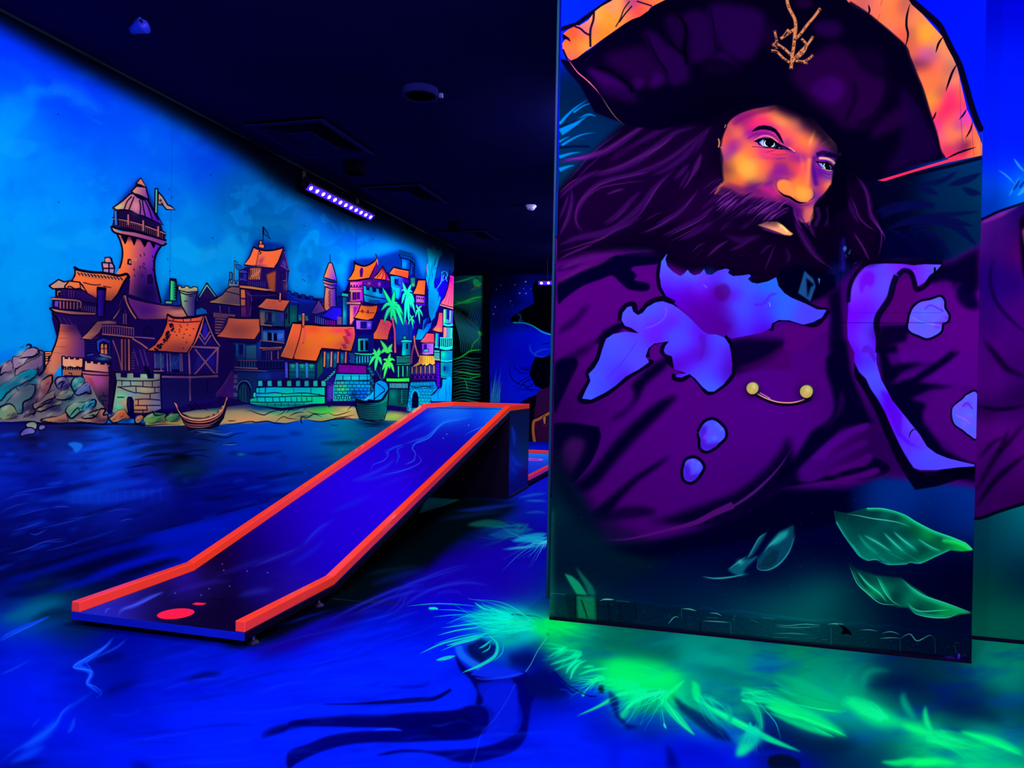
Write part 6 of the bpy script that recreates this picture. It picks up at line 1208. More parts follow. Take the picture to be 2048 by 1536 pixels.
    for col,b,al,p in (('#2c0448',40,.9,'60 640 240 480 420 380 560 440 700 600 880 700 860 840 720 1060 520 1080 400 980 260 880'),('#480078',26,.8,'230 760 360 660 480 680 520 780 440 880 320 850'),('#3c0464',14,.7,'240 770 330 690 380 760 300 800'),('#2a0444',30,.8,'760 1100 900 960 1050 900 1060 1040 900 1120 760 1180'),('#200448',30,.7,'1000 760 1140 900 1240 1100 1320 1300 1100 1400 860 1460 1000 1200'),('#30045c',24,.7,'260 200 440 180 500 260 420 320 300 300'),('#180038',30,.6,'600 440 760 420 860 520 800 640'),('#34044a',16,.6,'100 0 240 0 220 60 120 60')):
        c.F(col,p,b=b,al=al,sm=1)
    c.S('#08001e',40,'600 700 600 860 520 1040',b=14,al=.6); c.S('#06001c',50,'900 660 860 860 760 1000 620 1060',b=16,al=.6)
    c.M()
    c.V(); c.K(crown,1.1,.74)
    c.F('#000012','1320 240 1420 195 1520 190 1620 225 1690 300 1720 360 1700 372 1660 300 1600 240 1540 216 1490 212 1450 225 1420 250',b=9,al=.9)
    # left brim trim
    c.V(1100,0,4.2667)
    c.S(INK,30,'90 250 226 206 370 104 530 -10',sm=0)
    tl = '110 290 160 250 230 215 250 220 330 170 380 100 440 55 520 10 700 -110 1000 -240 1500 -330 1500 -200 1200 -90 970 5 900 40 860 60 840 90 770 140 700 165 640 200 540 270 440 340 360 400 300 440 230 495 180 515 140 480 110 420 105 370 130 340'
    c.F('#ff7a48',tl); c.M(tl)
    c.G([(150,300,'#ff5a3a'),(200,300,'#ff4a3a'),(250,350,'#ff6a38'),(180,420,'#ff6a38'),(180,500,'#ff5a58'),(290,390,'#f08848'),(320,220,'#b06868'),(340,150,'#e88a68'),(300,260,'#a05870'),(400,120,'#e89858'),(480,120,'#ff8a40'),(500,200,'#ff8a40'),(430,300,'#ff7a3c'),(540,60,'#d88a78'),(570,160,'#ff9848'),(620,120,'#c88a50'),(600,40,'#ffa050'),(660,40,'#a05a70'),(600,230,'#f08050'),(680,130,'#e06a60'),(760,100,'#ff5a48'),(820,80,'#f86a50'),(720,30,'#b04a80'),(820,20,'#d06a60'),(900,20,'#ff8a58')],pw=3)
    c.M()
    for w,p in ((16,'375 90 370 170 345 260 345 400'),(14,'210 225 260 245 300 280 340 300'),(8,'680 10 630 80 600 160 560 230'),(10,'740 10 820 35 870 50'),(10,'700 50 640 120 590 190'),(14,'110 420 150 510')):
        c.S(INK,w,p,al=.9)
    c.F(INK,'105 285 130 300 165 325 178 360 140 335 110 340'); c.S('#c04870',10,'150 500 230 610 310 680 380 750 430 810',tp=1); c.S('#7a5040',6,'430 810 500 920 560 1000 630 1065',tp=1); c.S('#ff8a78',5,'330 690 400 770',tp=1)
    # right brim trim
    c.V(1568,0,4.2667)
    c.S(INK,44,'1060 -20 1200 100 1320 210 1380 320 1450 460 1500 560 1560 760 1600 900 1650 1040 1690 1120',al=1)
    tr = '100 -340 100 -230 330 -130 500 -40 560 30 640 80 720 120 800 190 900 270 980 340 1035 400 1060 480 1100 580 1130 650 1170 740 1210 870 1250 1000 1290 1110 1310 1180 1330 1280 1360 1335 1410 1358 1200 1420 1000 1480 800 1540 860 1545 1100 1470 1400 1385 1690 1325 1690 1230 1650 1130 1610 1040 1560 930 1530 800 1480 580 1440 490 1390 400 1350 310 1260 210 1180 120 1090 40 1040 -40 800 -190 400 -300'
    c.F('#f87850',tr); c.M(tr)
    c.G([(620,40,'#e07060'),(680,60,'#a05868'),(760,60,'#e88070'),(800,140,'#ff7a58'),(900,60,'#ff8a58'),(960,150,'#f08050'),(1020,80,'#a05858'),(900,220,'#d88068'),(980,300,'#f06858'),(1040,360,'#c86048'),(1100,120,'#f08a68'),(1180,180,'#d88858'),(1220,260,'#ffa848'),(1180,320,'#ff9848'),(1100,300,'#a86858'),(1120,420,'#d06a58'),(1200,460,'#e070a8'),(1260,470,'#a05888'),(1180,550,'#602a48'),(1300,360,'#d89060'),(1380,420,'#f08a60'),(1420,490,'#d09070'),(1320,560,'#ff7a58'),(1200,620,'#f07a58'),(1250,720,'#ff7a50'),(1400,580,'#a06868'),(1360,680,'#c87850'),
         (1180,700,'#e88058'),(1280,860,'#d89848'),(1240,940,'#f08058'),(1340,780,'#a06858'),(1440,700,'#e88878'),(1420,800,'#ff2a80'),(1500,800,'#d87050'),(1380,920,'#ff2a70'),(1480,880,'#ff4a68'),(1340,1000,'#ff3a68'),(1440,1000,'#f06858'),(1300,1080,'#d03a90'),(1540,1000,'#d050c0'),(1400,1090,'#e08858'),(1480,1060,'#a04888'),(1560,1060,'#e05a80'),(1340,1200,'#e07078'),(1450,1180,'#f08a58'),(1540,1150,'#e07a68'),(1620,1150,'#ff7858'),(1500,1240,'#8a2a68'),(1400,1300,'#8a2a58'),(1560,1240,'#3a0a38'),(1640,1240,'#ff9060'),(1600,1290,'#ff6858'),(1660,1300,'#ff8050'),(1400,1370,'#ff4a60'),(1200,1430,'#ff4060'),(1000,1490,'#ff3a68')],pw=3.4)
    c.B('#ffb050',1200,280,60,90,0,al=.4)
    c.M()
    for w,p in ((14,'720 40 730 90 715 130'),(10,'835 0 825 50'),(12,'820 115 795 180'),(16,'1075 30 1050 130 1045 220 1058 300 1035 410'),(14,'1360 310 1320 370 1295 450'),(16,'1480 540 1440 610 1410 690 1380 780'),(12,'1560 930 1530 980 1495 1020'),(12,'1300 950 1280 1000 1260 1030'),(12,'1610 1040 1590 1110 1550 1180'),(14,'1380 1355 1500 1300 1640 1255'),(12,'1100 580 1140 600'),(10,'1290 1120 1320 1120')):
        c.S(INK,w,p,tp=1)
    c.S(INK,20,'560 20 700 110 800 190 920 290 1035 400 1070 490 1130 640 1180 760 1240 960 1300 1150 1330 1280 1370 1350',al=.9,b=2); c.S(INK,26,'1690 1345 1400 1420 1150 1480 950 1536',al=.95,b=2)
    for i in range(7):
        x = 1560 + i * 20
        c.S('#a04040',4,[x + 10,1060 + i * 12,x + 14,1240],sm=0,al=.35)
    c.V(1100,0,4.2667); c.K(tl,1.3,.93); c.V(1568,0,4.2667); c.K(tr,1.3,.93)
    # twig badge
    def twig(w,p):
        c.S('#b0603a',w,p,al=1); c.S('#d8885a',w * .45,p,al=.9)
        q = nums(p); r = np.random.RandomState(int(abs(q[0][0])))
        for k in range(12):
            t = r.rand() * (len(q) - 1); i = int(t); a = q[i] + (q[min(i + 1,len(q) - 1)] - q[i]) * (t - i)
            c.S(INK,6,[a[0] + r.uniform(-w,w) * .3,a[1],a[0] + r.uniform(-w,w) * .3,a[1] + 9],al=.9)
    for w,p in (((30,26),'20 -40 40 60 90 160 100 240 90 320'),((26,20),'310 70 260 140 200 210 140 290 100 330'),((30,28),'95 240 85 380 70 480 60 590'),((24,20),'60 560 90 500 140 440 200 380 250 310'),((22,14),'100 520 180 520 250 470'),((20,12),'130 520 200 545'),((24,16),'150 330 190 380 170 440 110 500'),((26,20),'85 250 30 290 -30 330'),((24,16),'70 480 20 430 -20 400 -80 360'),((22,16),'60 540 0 500 -60 440'),((24,14),'-60 440 -110 430'),((22,14),'-60 360 -80 260'),((22,12),'-60 420 -100 370'),((26,20),'40 250 0 310')):
        twig(w[0],p)
    # ---- glowing leaves at the foot
    c.V(1548,1000,4.096)
    L1 = '490 90 600 110 760 66 900 70 1050 115 1160 175 1300 250 1450 300 1570 350 1630 410 1540 420 1440 410 1330 460 1200 520 1110 510 1080 525 930 530 870 490 770 495 700 460 640 380 560 270 510 190'
    c.F('#005c60',L1); c.M(L1,b=4)
    c.G([(520,130,'#002a3a'),(540,220,'#10a890'),(620,160,'#004850'),(600,330,'#0a8a80'),(700,250,'#005a5c'),(750,130,'#00585c'),(850,100,'#004048'),(900,115,'#08a088'),(1000,150,'#001a34'),(1060,130,'#10d888'),(900,165,'#0a7a74'),(1000,190,'#0a8a80'),(1200,220,'#10e878'),(1150,260,'#00383e'),(1300,270,'#10d878'),(1450,320,'#10f070'),(1570,370,'#18ff60'),(1400,370,'#0c7a60'),(1350,330,'#004a48'),(1250,400,'#004040'),(1120,360,'#10c8a0'),(1000,400,'#0cc098'),(900,350,'#004e54'),(800,330,'#0a8a80'),(830,440,'#12b898'),(720,420,'#0aa090'),(950,500,'#0a8a80'),(1100,470,'#0a6a60'),(1200,500,'#14e0a0'),(1300,440,'#10b880'),(1180,440,'#003a40'),(1050,300,'#004a50'),(650,300,'#006868')],pw=3.2)
    c.K(L1,1.15,.62); c.M(L1,b=2)
    c.S('#10c890',26,'760 70 900 75 1060 122 1180 196 1320 264 1450 312 1570 362 1620 405',al=.75,b=9); c.S('#0cb898',20,'505 180 560 270 640 385 700 460 770 495',al=.6,b=9); c.S('#10c8a0',18,'870 490 930 528 1080 525 1200 518 1340 455 1440 410',al=.6,b=8); c.S('#20ff70',26,'1380 330 1500 350 1620 405',al=.6,b=9)
    for w,p in ((24,'740 290 850 350 960 430'),(26,'900 270 980 350 1080 440'),(26,'980 260 1060 330 1180 430'),(20,'1180 320 1280 390 1370 425'),(18,'690 280 760 370 860 450'),(16,'600 330 660 400 720 470')):
        c.S('#10c0a0',w,p,al=.6,b=9,tp=1)
    for w,p in ((9,'600 115 700 130 800 150 1000 180 1120 220'),(7,'740 290 850 350 960 420'),(8,'900 270 980 350 1060 420'),(8,'980 260 1060 330 1160 400'),(7,'1180 320 1280 380 1370 420'),(6,'860 460 960 520'),(6,'940 430 1060 490'),(7,'1070 430 1180 500'),(6,'640 360 700 440')):
        c.S('#58e8c0',w,p,al=.7,b=1.5,tp=1)
    c.M()
    c.S('#38e8a0',7,'760 68 900 72 1060 118 1180 190 1320 258 1450 305 1570 355 1625 405',al=.8,b=1); c.S('#30c8a8',5,'510 180 560 270 640 385 700 460 770 495 830 485 930 528 1080 525 1110 510 1200 518 1340 455 1440 410',al=.8)
    L2 = '610 520 680 570 840 620 1040 640 1120 700 1260 790 1420 850 1620 925 1520 935 1420 965 1300 965 1160 935 1100 880 1020 875 900 850 800 790 710 710 650 620'
    c.M(L2,b=5)
    c.G([(640,570,'#003444'),(700,600,'#0a5a60'),(760,680,'#08706c'),(800,740,'#10c080'),(720,700,'#003038'),(860,760,'#18e890'),(850,830,'#003a40'),(900,800,'#0a4a50'),(870,640,'#0a6a68'),(940,710,'#10d0a0'),(960,640,'#002030'),(1040,680,'#087068'),(1010,780,'#003440'),(1000,850,'#08706a'),(1100,820,'#0ac890'),(1080,720,'#0a8a78'),(1200,780,'#14d898'),(1180,860,'#004848'),(1300,850,'#0aa070'),(1300,900,'#00785c'),(1400,880,'#14e880'),(1550,920,'#20f088'),(1250,950,'#00605a'),(1400,950,'#10c878')],pw=3)
    c.K(L2,1.15,.62); c.M(L2,b=3)
    for w,p in ((22,'640 570 700 690 780 770 880 840'),(24,'690 590 770 690 870 770 930 840'),(26,'860 640 910 740 970 820'),(26,'1060 670 1150 750 1260 810 1420 865 1600 922'),(22,'1100 860 1180 920 1300 950 1420 950')):
        c.S('#10c890',w,p,al=.65,b=9,tp=1)
    c.M()
    for w,p in ((8,'620 550 680 680 760 760 870 845 1000 860'),(8,'680 585 760 680 860 760 920 830'),(7,'840 620 900 740 960 820 1040 870'),(8,'1050 650 1140 730 1240 790 1420 850 1610 920'),(8,'1090 840 1140 890 1220 912 1350 905 1440 900'),(8,'1110 880 1170 935 1300 962 1420 962 1500 935')):
        c.S('#40e8b0',w,p,al=.85,b=1.5,tp=1)
    c.V(1080,1020,4.096)
    for b,p in ((10,'1640 420 1700 380 1760 300 1800 220 1860 180 1800 280 1740 370'),(8,'1540 490 1620 430 1680 400 1720 400 1800 370 1700 460 1660 520 1720 520 1640 545 1580 520')):
        c.F('#08687a',p,b=b,al=.8)
    c.F('#0a6a78','1790 480 1785 400 1850 310 1960 180 2080 120 2080 250 2040 350 1960 450 1880 490',b=10,al=.55); c.F('#18a8a0','1860 300 1960 190 2040 160 2020 220 1940 280',b=12,al=.8)
    for w,p in ((9,'1700 400 1760 290 1800 225 1860 185'),(9,'1790 400 1785 480 1870 490 1960 440 2040 340 2090 200'),(7,'1835 350 1870 300 1960 220'),(8,'1885 350 1885 440'),(12,'1330 545 1430 560 1560 550 1680 525'),(8,'1540 490 1620 430 1690 380'),(8,'1720 430 1770 380')):
        c.S('#38d0c0',w,p,al=.8,b=2,tp=1)
    c.F('#002438','1800 470 1830 400 1900 330 1960 330 1940 420 1890 470',b=10,al=.7)
    c.B('#30c0b0',1640,425,30,24,al=.7)
    c.F('#0a9a68','200 520 260 540 320 590 360 650 390 700 300 690 250 610',b=7,al=.9); c.F('#0a7a5c','290 460 360 540 430 620 460 700 400 700 370 620 330 550',b=8,al=.7)
    # scraped kick strip at the bottom
    c.F('#001420','75 690 220 680 270 690 460 700 780 750 1050 790 1300 810 1700 880 2050 900 2600 960 3000 1000 3560 1060 3560 1290 75 890',b=6,al=.28)
    c.F('#0aa058','300 712 450 712 460 900 310 880',b=12,al=.6); c.S('#0a8a60',50,'80 0 74 300 78 560 80 880',al=.55,b=26,sm=0); c.F('#001c24','200 690 290 695 290 890 240 880',b=6,al=.8); c.F('#001428','470 740 780 760 770 930 500 920',b=6,al=.6)
    for w,p in ((9,'90 682 210 690'),(7,'300 712 440 710'),(10,'495 745 520 730 610 732'),(8,'620 740 740 750'),(8,'1165 805 1220 808 1285 825'),(7,'1390 840 1450 845 1490 865'),(8,'1365 875 1460 882'),(6,'1335 905 1450 910 1560 920'),(9,'1815 875 1920 888'),(5,'1720 890 1790 920'),(6,'1560 920 1570 1040'),(6,'1600 860 1580 900'),(7,'1050 930 1100 875 1140 875'),(6,'1160 800 1160 890')):
        c.S('#58c8a0',w,p,al=.85,b=1,tp=1)
    for w,p in ((12,'290 700 295 880'),(10,'470 720 480 920'),(14,'560 750 575 920'),(10,'650 780 670 930'),(10,'780 760 790 900'),(12,'1310 910 1320 1010'),(10,'340 730 390 880')):
        c.S('#000c18',w,p,al=.8,b=2)
    r = np.random.RandomState(14)
    for i in range(420):
        x = r.uniform(80,3480); yb = 890 + (x - 80) * .107; y = yb - r.uniform(6,190 if x < 900 else 170)
        n = r.uniform(6,30)
        c.S(('#38a890','#0a5a58','#001020','#187a70')[i % 4],r.uniform(3,6),[x,y,x + n,y + r.uniform(-8,10)],al=r.uniform(.2,.6),tp=1)
    c.V(1548,1161,4.096)
    for w,p in ((7,'10 360 120 365 250 355 380 365'),(5,'10 375 200 382 370 372'),(5,'0 430 160 430 300 440'),(5,'0 465 120 465'),(6,'260 350 380 360'),(10,'440 360 470 350 570 355'),(12,'465 380 468 545'),(6,'385 480 440 480'),(6,'700 400 780 400 850 412'),(7,'880 430 940 415 980 420 1030 440'),(7,'860 470 960 465 1030 470'),(9,'1030 470 1110 435 1170 490 1270 445 1300 460'),(8,'1030 470 1032 600'),(6,'1310 460 1320 590'),(7,'1475 500 1510 512'),(6,'1475 520 1490 590')):
        c.S('#50b8a0',w,p,al=.75,b=1,tp=1)
    c.F('#04000c','525 350 580 375 620 410 640 445 600 435 545 435 565 400'); c.F('#0a0448','1260 640 1340 610 1440 620 1520 600 1580 630 1620 690 1500 680',b=5); c.F('#3a1ad0','1390 620 1460 620 1490 640 1460 650 1420 640',b=2); c.F('#4a2ad8','1500 640 1505 590 1520 600 1520 660',b=2)
    # flecks
    c.V()
    for i in range(60):
        x,y = r.uniform(1100,1940),r.uniform(1000,1240)
        c.B('#3a5a6a',x,y,r.uniform(.5,1),al=.6)
    for x,y,n in ((1917,225,0),(1958,300,0),(1940,260,0)):
        c.S('#000a80',1.2,[x,y - 200,x + 4,y,x + 8,y + 60],al=.4,sm=0)
    c.S('#002a48',3,'1110 240 1106 420 1102 700 1100 1200',sm=0,al=.5)
    return c
def fan(c,col,x,y,n,a0,a1,l0,l1,w,seed,b=.8,al=.8,bend=0):
    r = np.random.RandomState(seed)
    for i in range(n):
        a = np.radians(a0 + (a1 - a0) * (i + r.uniform(-.4,.4)) / n)
        l = r.uniform(l0,l1)
        sx,sy = x + r.uniform(-.12,.12) * l1,y + r.uniform(-.08,.08) * l1
        k = r.uniform(-.12,.12) + bend
        ex,ey = sx + l * np.cos(a),sy + l * np.sin(a)
        mx,my = (sx + ex) / 2 - k * l * np.sin(a),(sy + ey) / 2 + k * l * np.cos(a)
        c.S(col,r.uniform(.5,1) * w,[sx,sy,mx,my,ex,ey],al=al * r.uniform(.6,1),b=b,tp=2)

def paint_floor():
    c = Mural(-260,860,2260,1600,1.25,'#0010d0')
    c.G([(20,1180,'#04105a'),(0,1160,'#020858'),(100,1130,'#010440'),(60,1230,'#006a90'),(100,1215,'#005a78'),(20,1240,'#0050a8'),(140,1250,'#00204a'),(10,1290,'#0018d8'),(160,1340,'#0014c0'),(80,1300,'#0016e0'),(30,1400,'#0018f0'),
         (100,1420,'#0018f4'),(180,1400,'#0010b0'),(220,1330,'#000c80'),(260,1300,'#0008a0'),(330,1320,'#0010b8'),(250,1390,'#0008a8'),(300,1420,'#0014d8'),(350,1350,'#0012c8'),(430,1340,'#0010c0'),(380,1400,'#001af8'),(470,1420,'#001cff'),(450,1500,'#001cfa'),
         (40,1480,'#0014e8'),(150,1500,'#0016ee'),(280,1500,'#0016e8'),(120,1540,'#0010b0'),(20,1520,'#000a90'),(500,1330,'#0018e8'),(560,1310,'#0016e0'),(600,1260,'#1200b0'),(560,1280,'#0c00b8'),(520,1300,'#0a08c8'),(640,1290,'#0014f4'),(650,1240,'#1000a8'),
         (700,1220,'#08006a'),(620,1400,'#001cff'),(700,1300,'#001af8'),(760,1260,'#0012e8'),(800,1330,'#001cff'),(850,1400,'#001eff'),(700,1400,'#001eff'),(880,1350,'#001cf8'),(640,1500,'#001aff'),(560,1450,'#001cff'),
         (820,1120,'#06033a'),(720,1160,'#000a20'),(700,1190,'#000818'),(760,1190,'#04044a'),(800,1100,'#000620'),(760,1130,'#000818'),(860,1150,'#0a0080'),(900,1130,'#1000a8'),(960,1130,'#1200b4'),(1040,1110,'#1000b8'),(1000,1160,'#1000b0'),(1060,1170,'#0818b0'),(1080,1200,'#0048a0'),(900,1190,'#1000a0'),(960,1200,'#0a08c0'),(820,1200,'#0800a0'),(850,1230,'#000cd0'),(900,1250,'#0010e0'),
         (820,1070,'#000614'),(900,1060,'#000818'),(940,1010,'#000a28'),(880,1000,'#006a60'),(1000,1040,'#003050'),(1060,1060,'#1000a0'),(1070,1000,'#0028c0'),(1000,1010,'#0018a0'),(1080,960,'#1a00d0'),(1080,890,'#0010d0'),(1000,900,'#0a10a0'),
         (980,1260,'#00a0a0'),(1040,1240,'#00b8a0'),(1080,1250,'#00c878'),(1020,1300,'#006890'),(1060,1310,'#000e60'),(990,1340,'#0012d0'),(1040,1350,'#0018e8'),(1090,1350,'#00085a'),(1100,1390,'#000878'),(1030,1400,'#0006a0'),(1000,1430,'#000878'),(960,1480,'#001cff'),(1060,1460,'#0014e0'),(1100,1450,'#0018f0'),(1160,1480,'#001eff'),(1100,1530,'#001cff'),(1240,1500,'#0018f0'),(1200,1440,'#000e90'),(1190,1410,'#0018f4'),
         (1330,1530,'#0010e0'),(1400,1500,'#0014e8'),(1340,1480,'#0012c8'),(1450,1530,'#0014e0'),(1110,1270,'#00e050'),(1160,1265,'#00c070'),(1200,1285,'#006858'),(1130,1300,'#00b070'),(1150,1330,'#009a60'),(1240,1340,'#00e068'),(1290,1355,'#00e068'),(1340,1380,'#00d870'),(1300,1290,'#00605a'),(1400,1320,'#00988a'),(1480,1300,'#008878'),(1540,1300,'#00806e'),(1420,1360,'#007a70'),(1500,1360,'#008a74'),(1260,1400,'#00d068'),(1330,1420,'#00c870'),(1390,1420,'#00b070'),(1300,1440,'#000c60'),(1450,1420,'#00906a'),
         (1600,1310,'#00805e'),(1700,1330,'#00706a'),(1640,1360,'#009878'),(1800,1340,'#00304a'),(1900,1340,'#00484e'),(1780,1370,'#001c40'),(1860,1380,'#00143c'),(2000,1300,'#008a6e'),(1980,1340,'#009a80'),(2040,1330,'#00a880'),(2030,1380,'#00685e'),(1960,1400,'#001440'),(2040,1440,'#001848'),(1900,1450,'#001c40'),
         (1700,1400,'#00b878'),(1760,1440,'#00a878'),(1860,1470,'#00f070'),(1960,1500,'#00e078'),(2040,1520,'#00b860'),(1640,1430,'#00d070'),(1600,1400,'#00c070'),(1560,1440,'#00284a'),(1650,1480,'#000e3a'),(1750,1500,'#002c4c'),(1700,1530,'#002848'),(1580,1530,'#0008a0'),(1600,1490,'#00183c'),(1880,1530,'#00c070'),(1820,1520,'#00705a'),(1540,1480,'#000c50'),(2160,1560,'#00a070'),(2200,1400,'#003050'),(-200,1300,'#0010b0'),(-200,1500,'#0014d0')])
    c.N('#0030ff',120,51,.5,.85,.22,sy=.3); c.N('#0004a0',100,52,.52,.85,.3,sy=.3)
    # ---- left sweep of water beside the wall
    c.V(0,860,3.303)
    c.G  # brushes below are loose washes
    for col,w,p,al in (('#0018d8',60,'0 1000 300 930 700 800 1000 740 1300 680 1500 640 1800 560',.5),('#0010c0',50,'220 1080 500 1020 800 920 1100 830 1400 770 1560 720',.75),('#0416e0',34,'560 980 760 910 1000 850 1300 790',.7),('#0010a0',50,'0 1040 120 990 250 970',.6),('#001ae0',50,'900 720 1200 660 1450 610 1700 520',.7),('#000428',50,'760 960 900 930 1100 870 1200 850',.8),('#000230',40,'300 1000 600 900 900 800 1050 760',.6),('#000440',60,'0 1100 250 1060 420 1010',.5),('#0a30f0',8,'300 1070 560 1010 800 930',.5),('#0a30e8',6,'60 1000 300 930 600 830',.4)):
        c.S(col,w,p,al=al,b=13,tp=1)
    c.V(0,1086,3.413)
    c.S('#007890',90,'0 530 160 480 300 430 450 390',al=.6,b=26,tp=1); c.S('#001c38',60,'200 540 360 480 520 470',al=.7,b=20,tp=1)
    for col,w,p,al,b in (('#0a48f8',30,'0 660 60 620 180 570 340 500',.9,3),('#1a60ff',8,'0 672 60 640 160 590 330 505',.9,1),('#0838e8',14,'0 900 90 860 200 800',.9,3),('#0a50ff',34,'770 650 730 700 660 750 600 790 520 840 580 860 620 890 600 950 620 980 690 1030',.9,5),('#2a70ff',9,'780 640 700 720 600 780 500 845 560 860 625 880 590 960 640 975 695 1020 660 1060',.8,1.5),('#1a58ff',7,'760 660 690 740 610 800 590 820 640 890 605 940',.7,1),('#0a40f0',16,'870 650 800 710 700 760 620 800',.8,4),('#0a48f8',22,'640 1010 540 1080 430 1160 380 1240 260 1330 100 1420 0 1500',.6,8),('#0a60ff',60,'390 1200 330 1280 240 1350 150 1410',.6,16),('#1a68ff',10,'500 1090 430 1150 390 1220 360 1270',.6,3),('#0a50ff',50,'310 1380 200 1440 60 1520',.6,16),('#0a48f0',26,'510 1190 490 1260 460 1300',.7,6),('#0838e0',14,'280 1190 240 1230 220 1260',.6,4),('#000468',60,'700 1040 820 980 960 930',.6,20),('#00066a',60,'630 820 720 790 860 770',.7,18),('#000a90',60,'880 760 1100 740 1300 700',.5,20),('#00045a',40,'1260 940 1400 900 1520 890',.7,12),('#000460',50,'1780 1310 1900 1270 2048 1240',.85,12),('#000480',50,'880 1500 960 1520 1040 1536',.6,20),('#000a88',40,'0 1536 160 1510 330 1490',.8,14),('#00066a',60,'1900 1536 2048 1470',.8,14)):
        c.S(col,w,p,al=al,b=b,tp=1)
    c.B('#1a00a0',1960,680,260,60,-20,al=.5)
    # ---- middle: ribbons of dark and bright blue
    c.V(600,1086,3.413)
    c.F('#000062','-60 1215 100 1200 260 1190 420 1195 560 1185 720 1165 920 1155 1060 1140 1160 1110 1260 1120 1290 1180 1280 1260 1220 1320 1100 1345 920 1350 700 1360 520 1360 340 1375 160 1420 0 1490 -80 1540 -80 1430 60 1370 220 1310 420 1280 600 1278 700 1275 560 1260 380 1255 160 1250 -60 1250',b=5,al=.95,sm=1)
    c.F('#001cff','-80 1260 160 1253 380 1258 560 1262 700 1280 560 1280 380 1285 180 1310 0 1370 -80 1400',b=3,sm=1); c.S('#1a48ff',16,'500 1278 620 1268 700 1282',al=.6,b=4,tp=1)
    c.F('#000048','-40 1225 160 1205 420 1200 700 1180 960 1165 1120 1150 1200 1200 1160 1280 1000 1330 760 1340 900 1270 740 1260 500 1240 200 1230',b=14,al=.55)
    c.F('#00006a','520 1450 620 1420 740 1410 900 1418 1060 1410 1200 1400 1330 1370 1420 1330 1490 1280 1520 1180 1490 1060 1480 960 1500 900 1560 900 1620 1000 1580 1100 1560 1220 1540 1330 1460 1420 1320 1470 1180 1500 1060 1490 960 1455 840 1430 700 1430 600 1445',b=6,al=.95,sm=1)
    c.F('#000058','1060 760 1110 830 1200 900 1300 935 1420 930 1480 900 1480 960 1380 960 1280 1000 1240 1100 1200 1100 1210 1020 1160 930 1090 860',b=6,al=.95,sm=1)
    c.F('#0418e0','1210 960 1330 940 1450 930 1480 1000 1490 1120 1490 1220 1440 1290 1360 1320 1260 1330 1300 1250 1330 1160 1260 1080 1220 1020',b=9,al=.8)
    c.S('#00005e',(10,60,90,70,20),'-260 1330 0 1235 260 1215 560 1212 900 1180 1120 1160',al=.7,b=10)
    c.S('#00004c',(4,16,36,20),'170 1100 380 1098 600 1085 800 1072 920 1060 1000 1020 1030 1000',b=2,al=.9); c.S('#0008b0',14,'620 985 760 985 850 970 890 920',b=5,al=.8,tp=1)
    c.F('#0a28e8','1160 900 1240 830 1330 830 1440 860 1530 890 1470 915 1380 925 1270 915',b=4,al=.9); c.S('#2a58ff',8,'1200 920 1260 930 1400 915 1520 890',al=.6,b=2); c.S('#1a78f0',50,'1080 700 1100 760 1160 810 1230 850',b=5,al=.7); c.S('#000c40',46,'1150 700 1190 760 1260 800',b=12,al=.9)
    c.F('#00105a','1150 700 1230 650 1340 700 1330 760 1250 800 1180 770',b=9,al=.9); c.F('#00085c','1500 920 1640 860 1740 880 1800 960 1840 1040 1700 1060 1600 1060 1540 1000',b=22,al=.9); c.F('#000a50','1420 760 1560 740 1620 800 1560 860 1440 840',b=24,al=.8)
    for col,w,p,al in (('#1020c8',14,'560 500 660 420 700 360 760 320 850 295',.8),('#1a38e8',8,'640 470 700 420 720 360 790 310',.7),('#1a30d8',12,'700 290 840 240 1000 180 1160 140',.8),('#0a18c0',40,'560 240 680 220 820 190',.6),('#1a20d0',10,'300 440 440 410 560 390',.8),('#1428e0',26,'920 380 960 340 1060 330 1110 360',.6),('#2a20c8',10,'700 420 720 380 800 300',.5),('#1a18c0',18,'900 320 1060 260 1240 240',.5),('#1018b8',16,'860 300 1000 220 1240 140',.5),('#000c30',40,'380 320 560 280 740 280',.6),('#1030ff',14,'420 540 600 490 720 430',.5),('#0a28f0',10,'0 850 200 800 400 700',.4),('#000cc0',12,'60 820 300 760 480 680',.4),('#000cb8',14,'600 690 760 640 900 620',.4),('#000cc8',10,'480 990 700 975 860 985',.5)):
        c.S(col,w,p,al=al,b=4,tp=1)
    for i in range(7):
        c.S('#0826f8',8,[20 + i * 60,720 - i * 10,260 + i * 60,640 - i * 8,500 + i * 50,540],al=.25,b=5,tp=1)
    c.S('#3a58ff',3,'1470 960 1420 1060 1330 1200 1240 1300 1190 1470 1160 1536',al=.7); c.S('#6ad8b0',5,'1700 590 1680 650 1620 740 1580 820 1540 880',al=.7); c.B('#000a10',1690,620,12,al=.9); c.B('#000a10',1705,590,8,al=.9); c.B('#001a10',1732,540,10,al=.9)
    c.S('#101820',7,'180 370 460 390 700 408',al=.8,sm=0)
    c.V()
    c.F('#00060e','600 1200 668 1178 720 1110 800 1040 880 985 1000 1000 1040 1012 980 1050 920 1075 880 1110 860 1135 800 1160 770 1180 730 1205 690 1218 620 1240 560 1278 500 1296 440 1290 500 1260',b=9,al=.9)  # dark swirl paint, with the ramp's shadow painted in beside it
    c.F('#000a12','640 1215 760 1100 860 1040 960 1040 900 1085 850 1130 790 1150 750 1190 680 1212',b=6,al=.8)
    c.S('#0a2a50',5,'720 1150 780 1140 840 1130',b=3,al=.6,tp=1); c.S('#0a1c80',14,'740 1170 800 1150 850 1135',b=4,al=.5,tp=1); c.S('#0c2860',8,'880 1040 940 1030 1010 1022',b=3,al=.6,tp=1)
    c.S('#101c24',2,'655 1196 720 1203 790 1208',sm=0,al=.9)
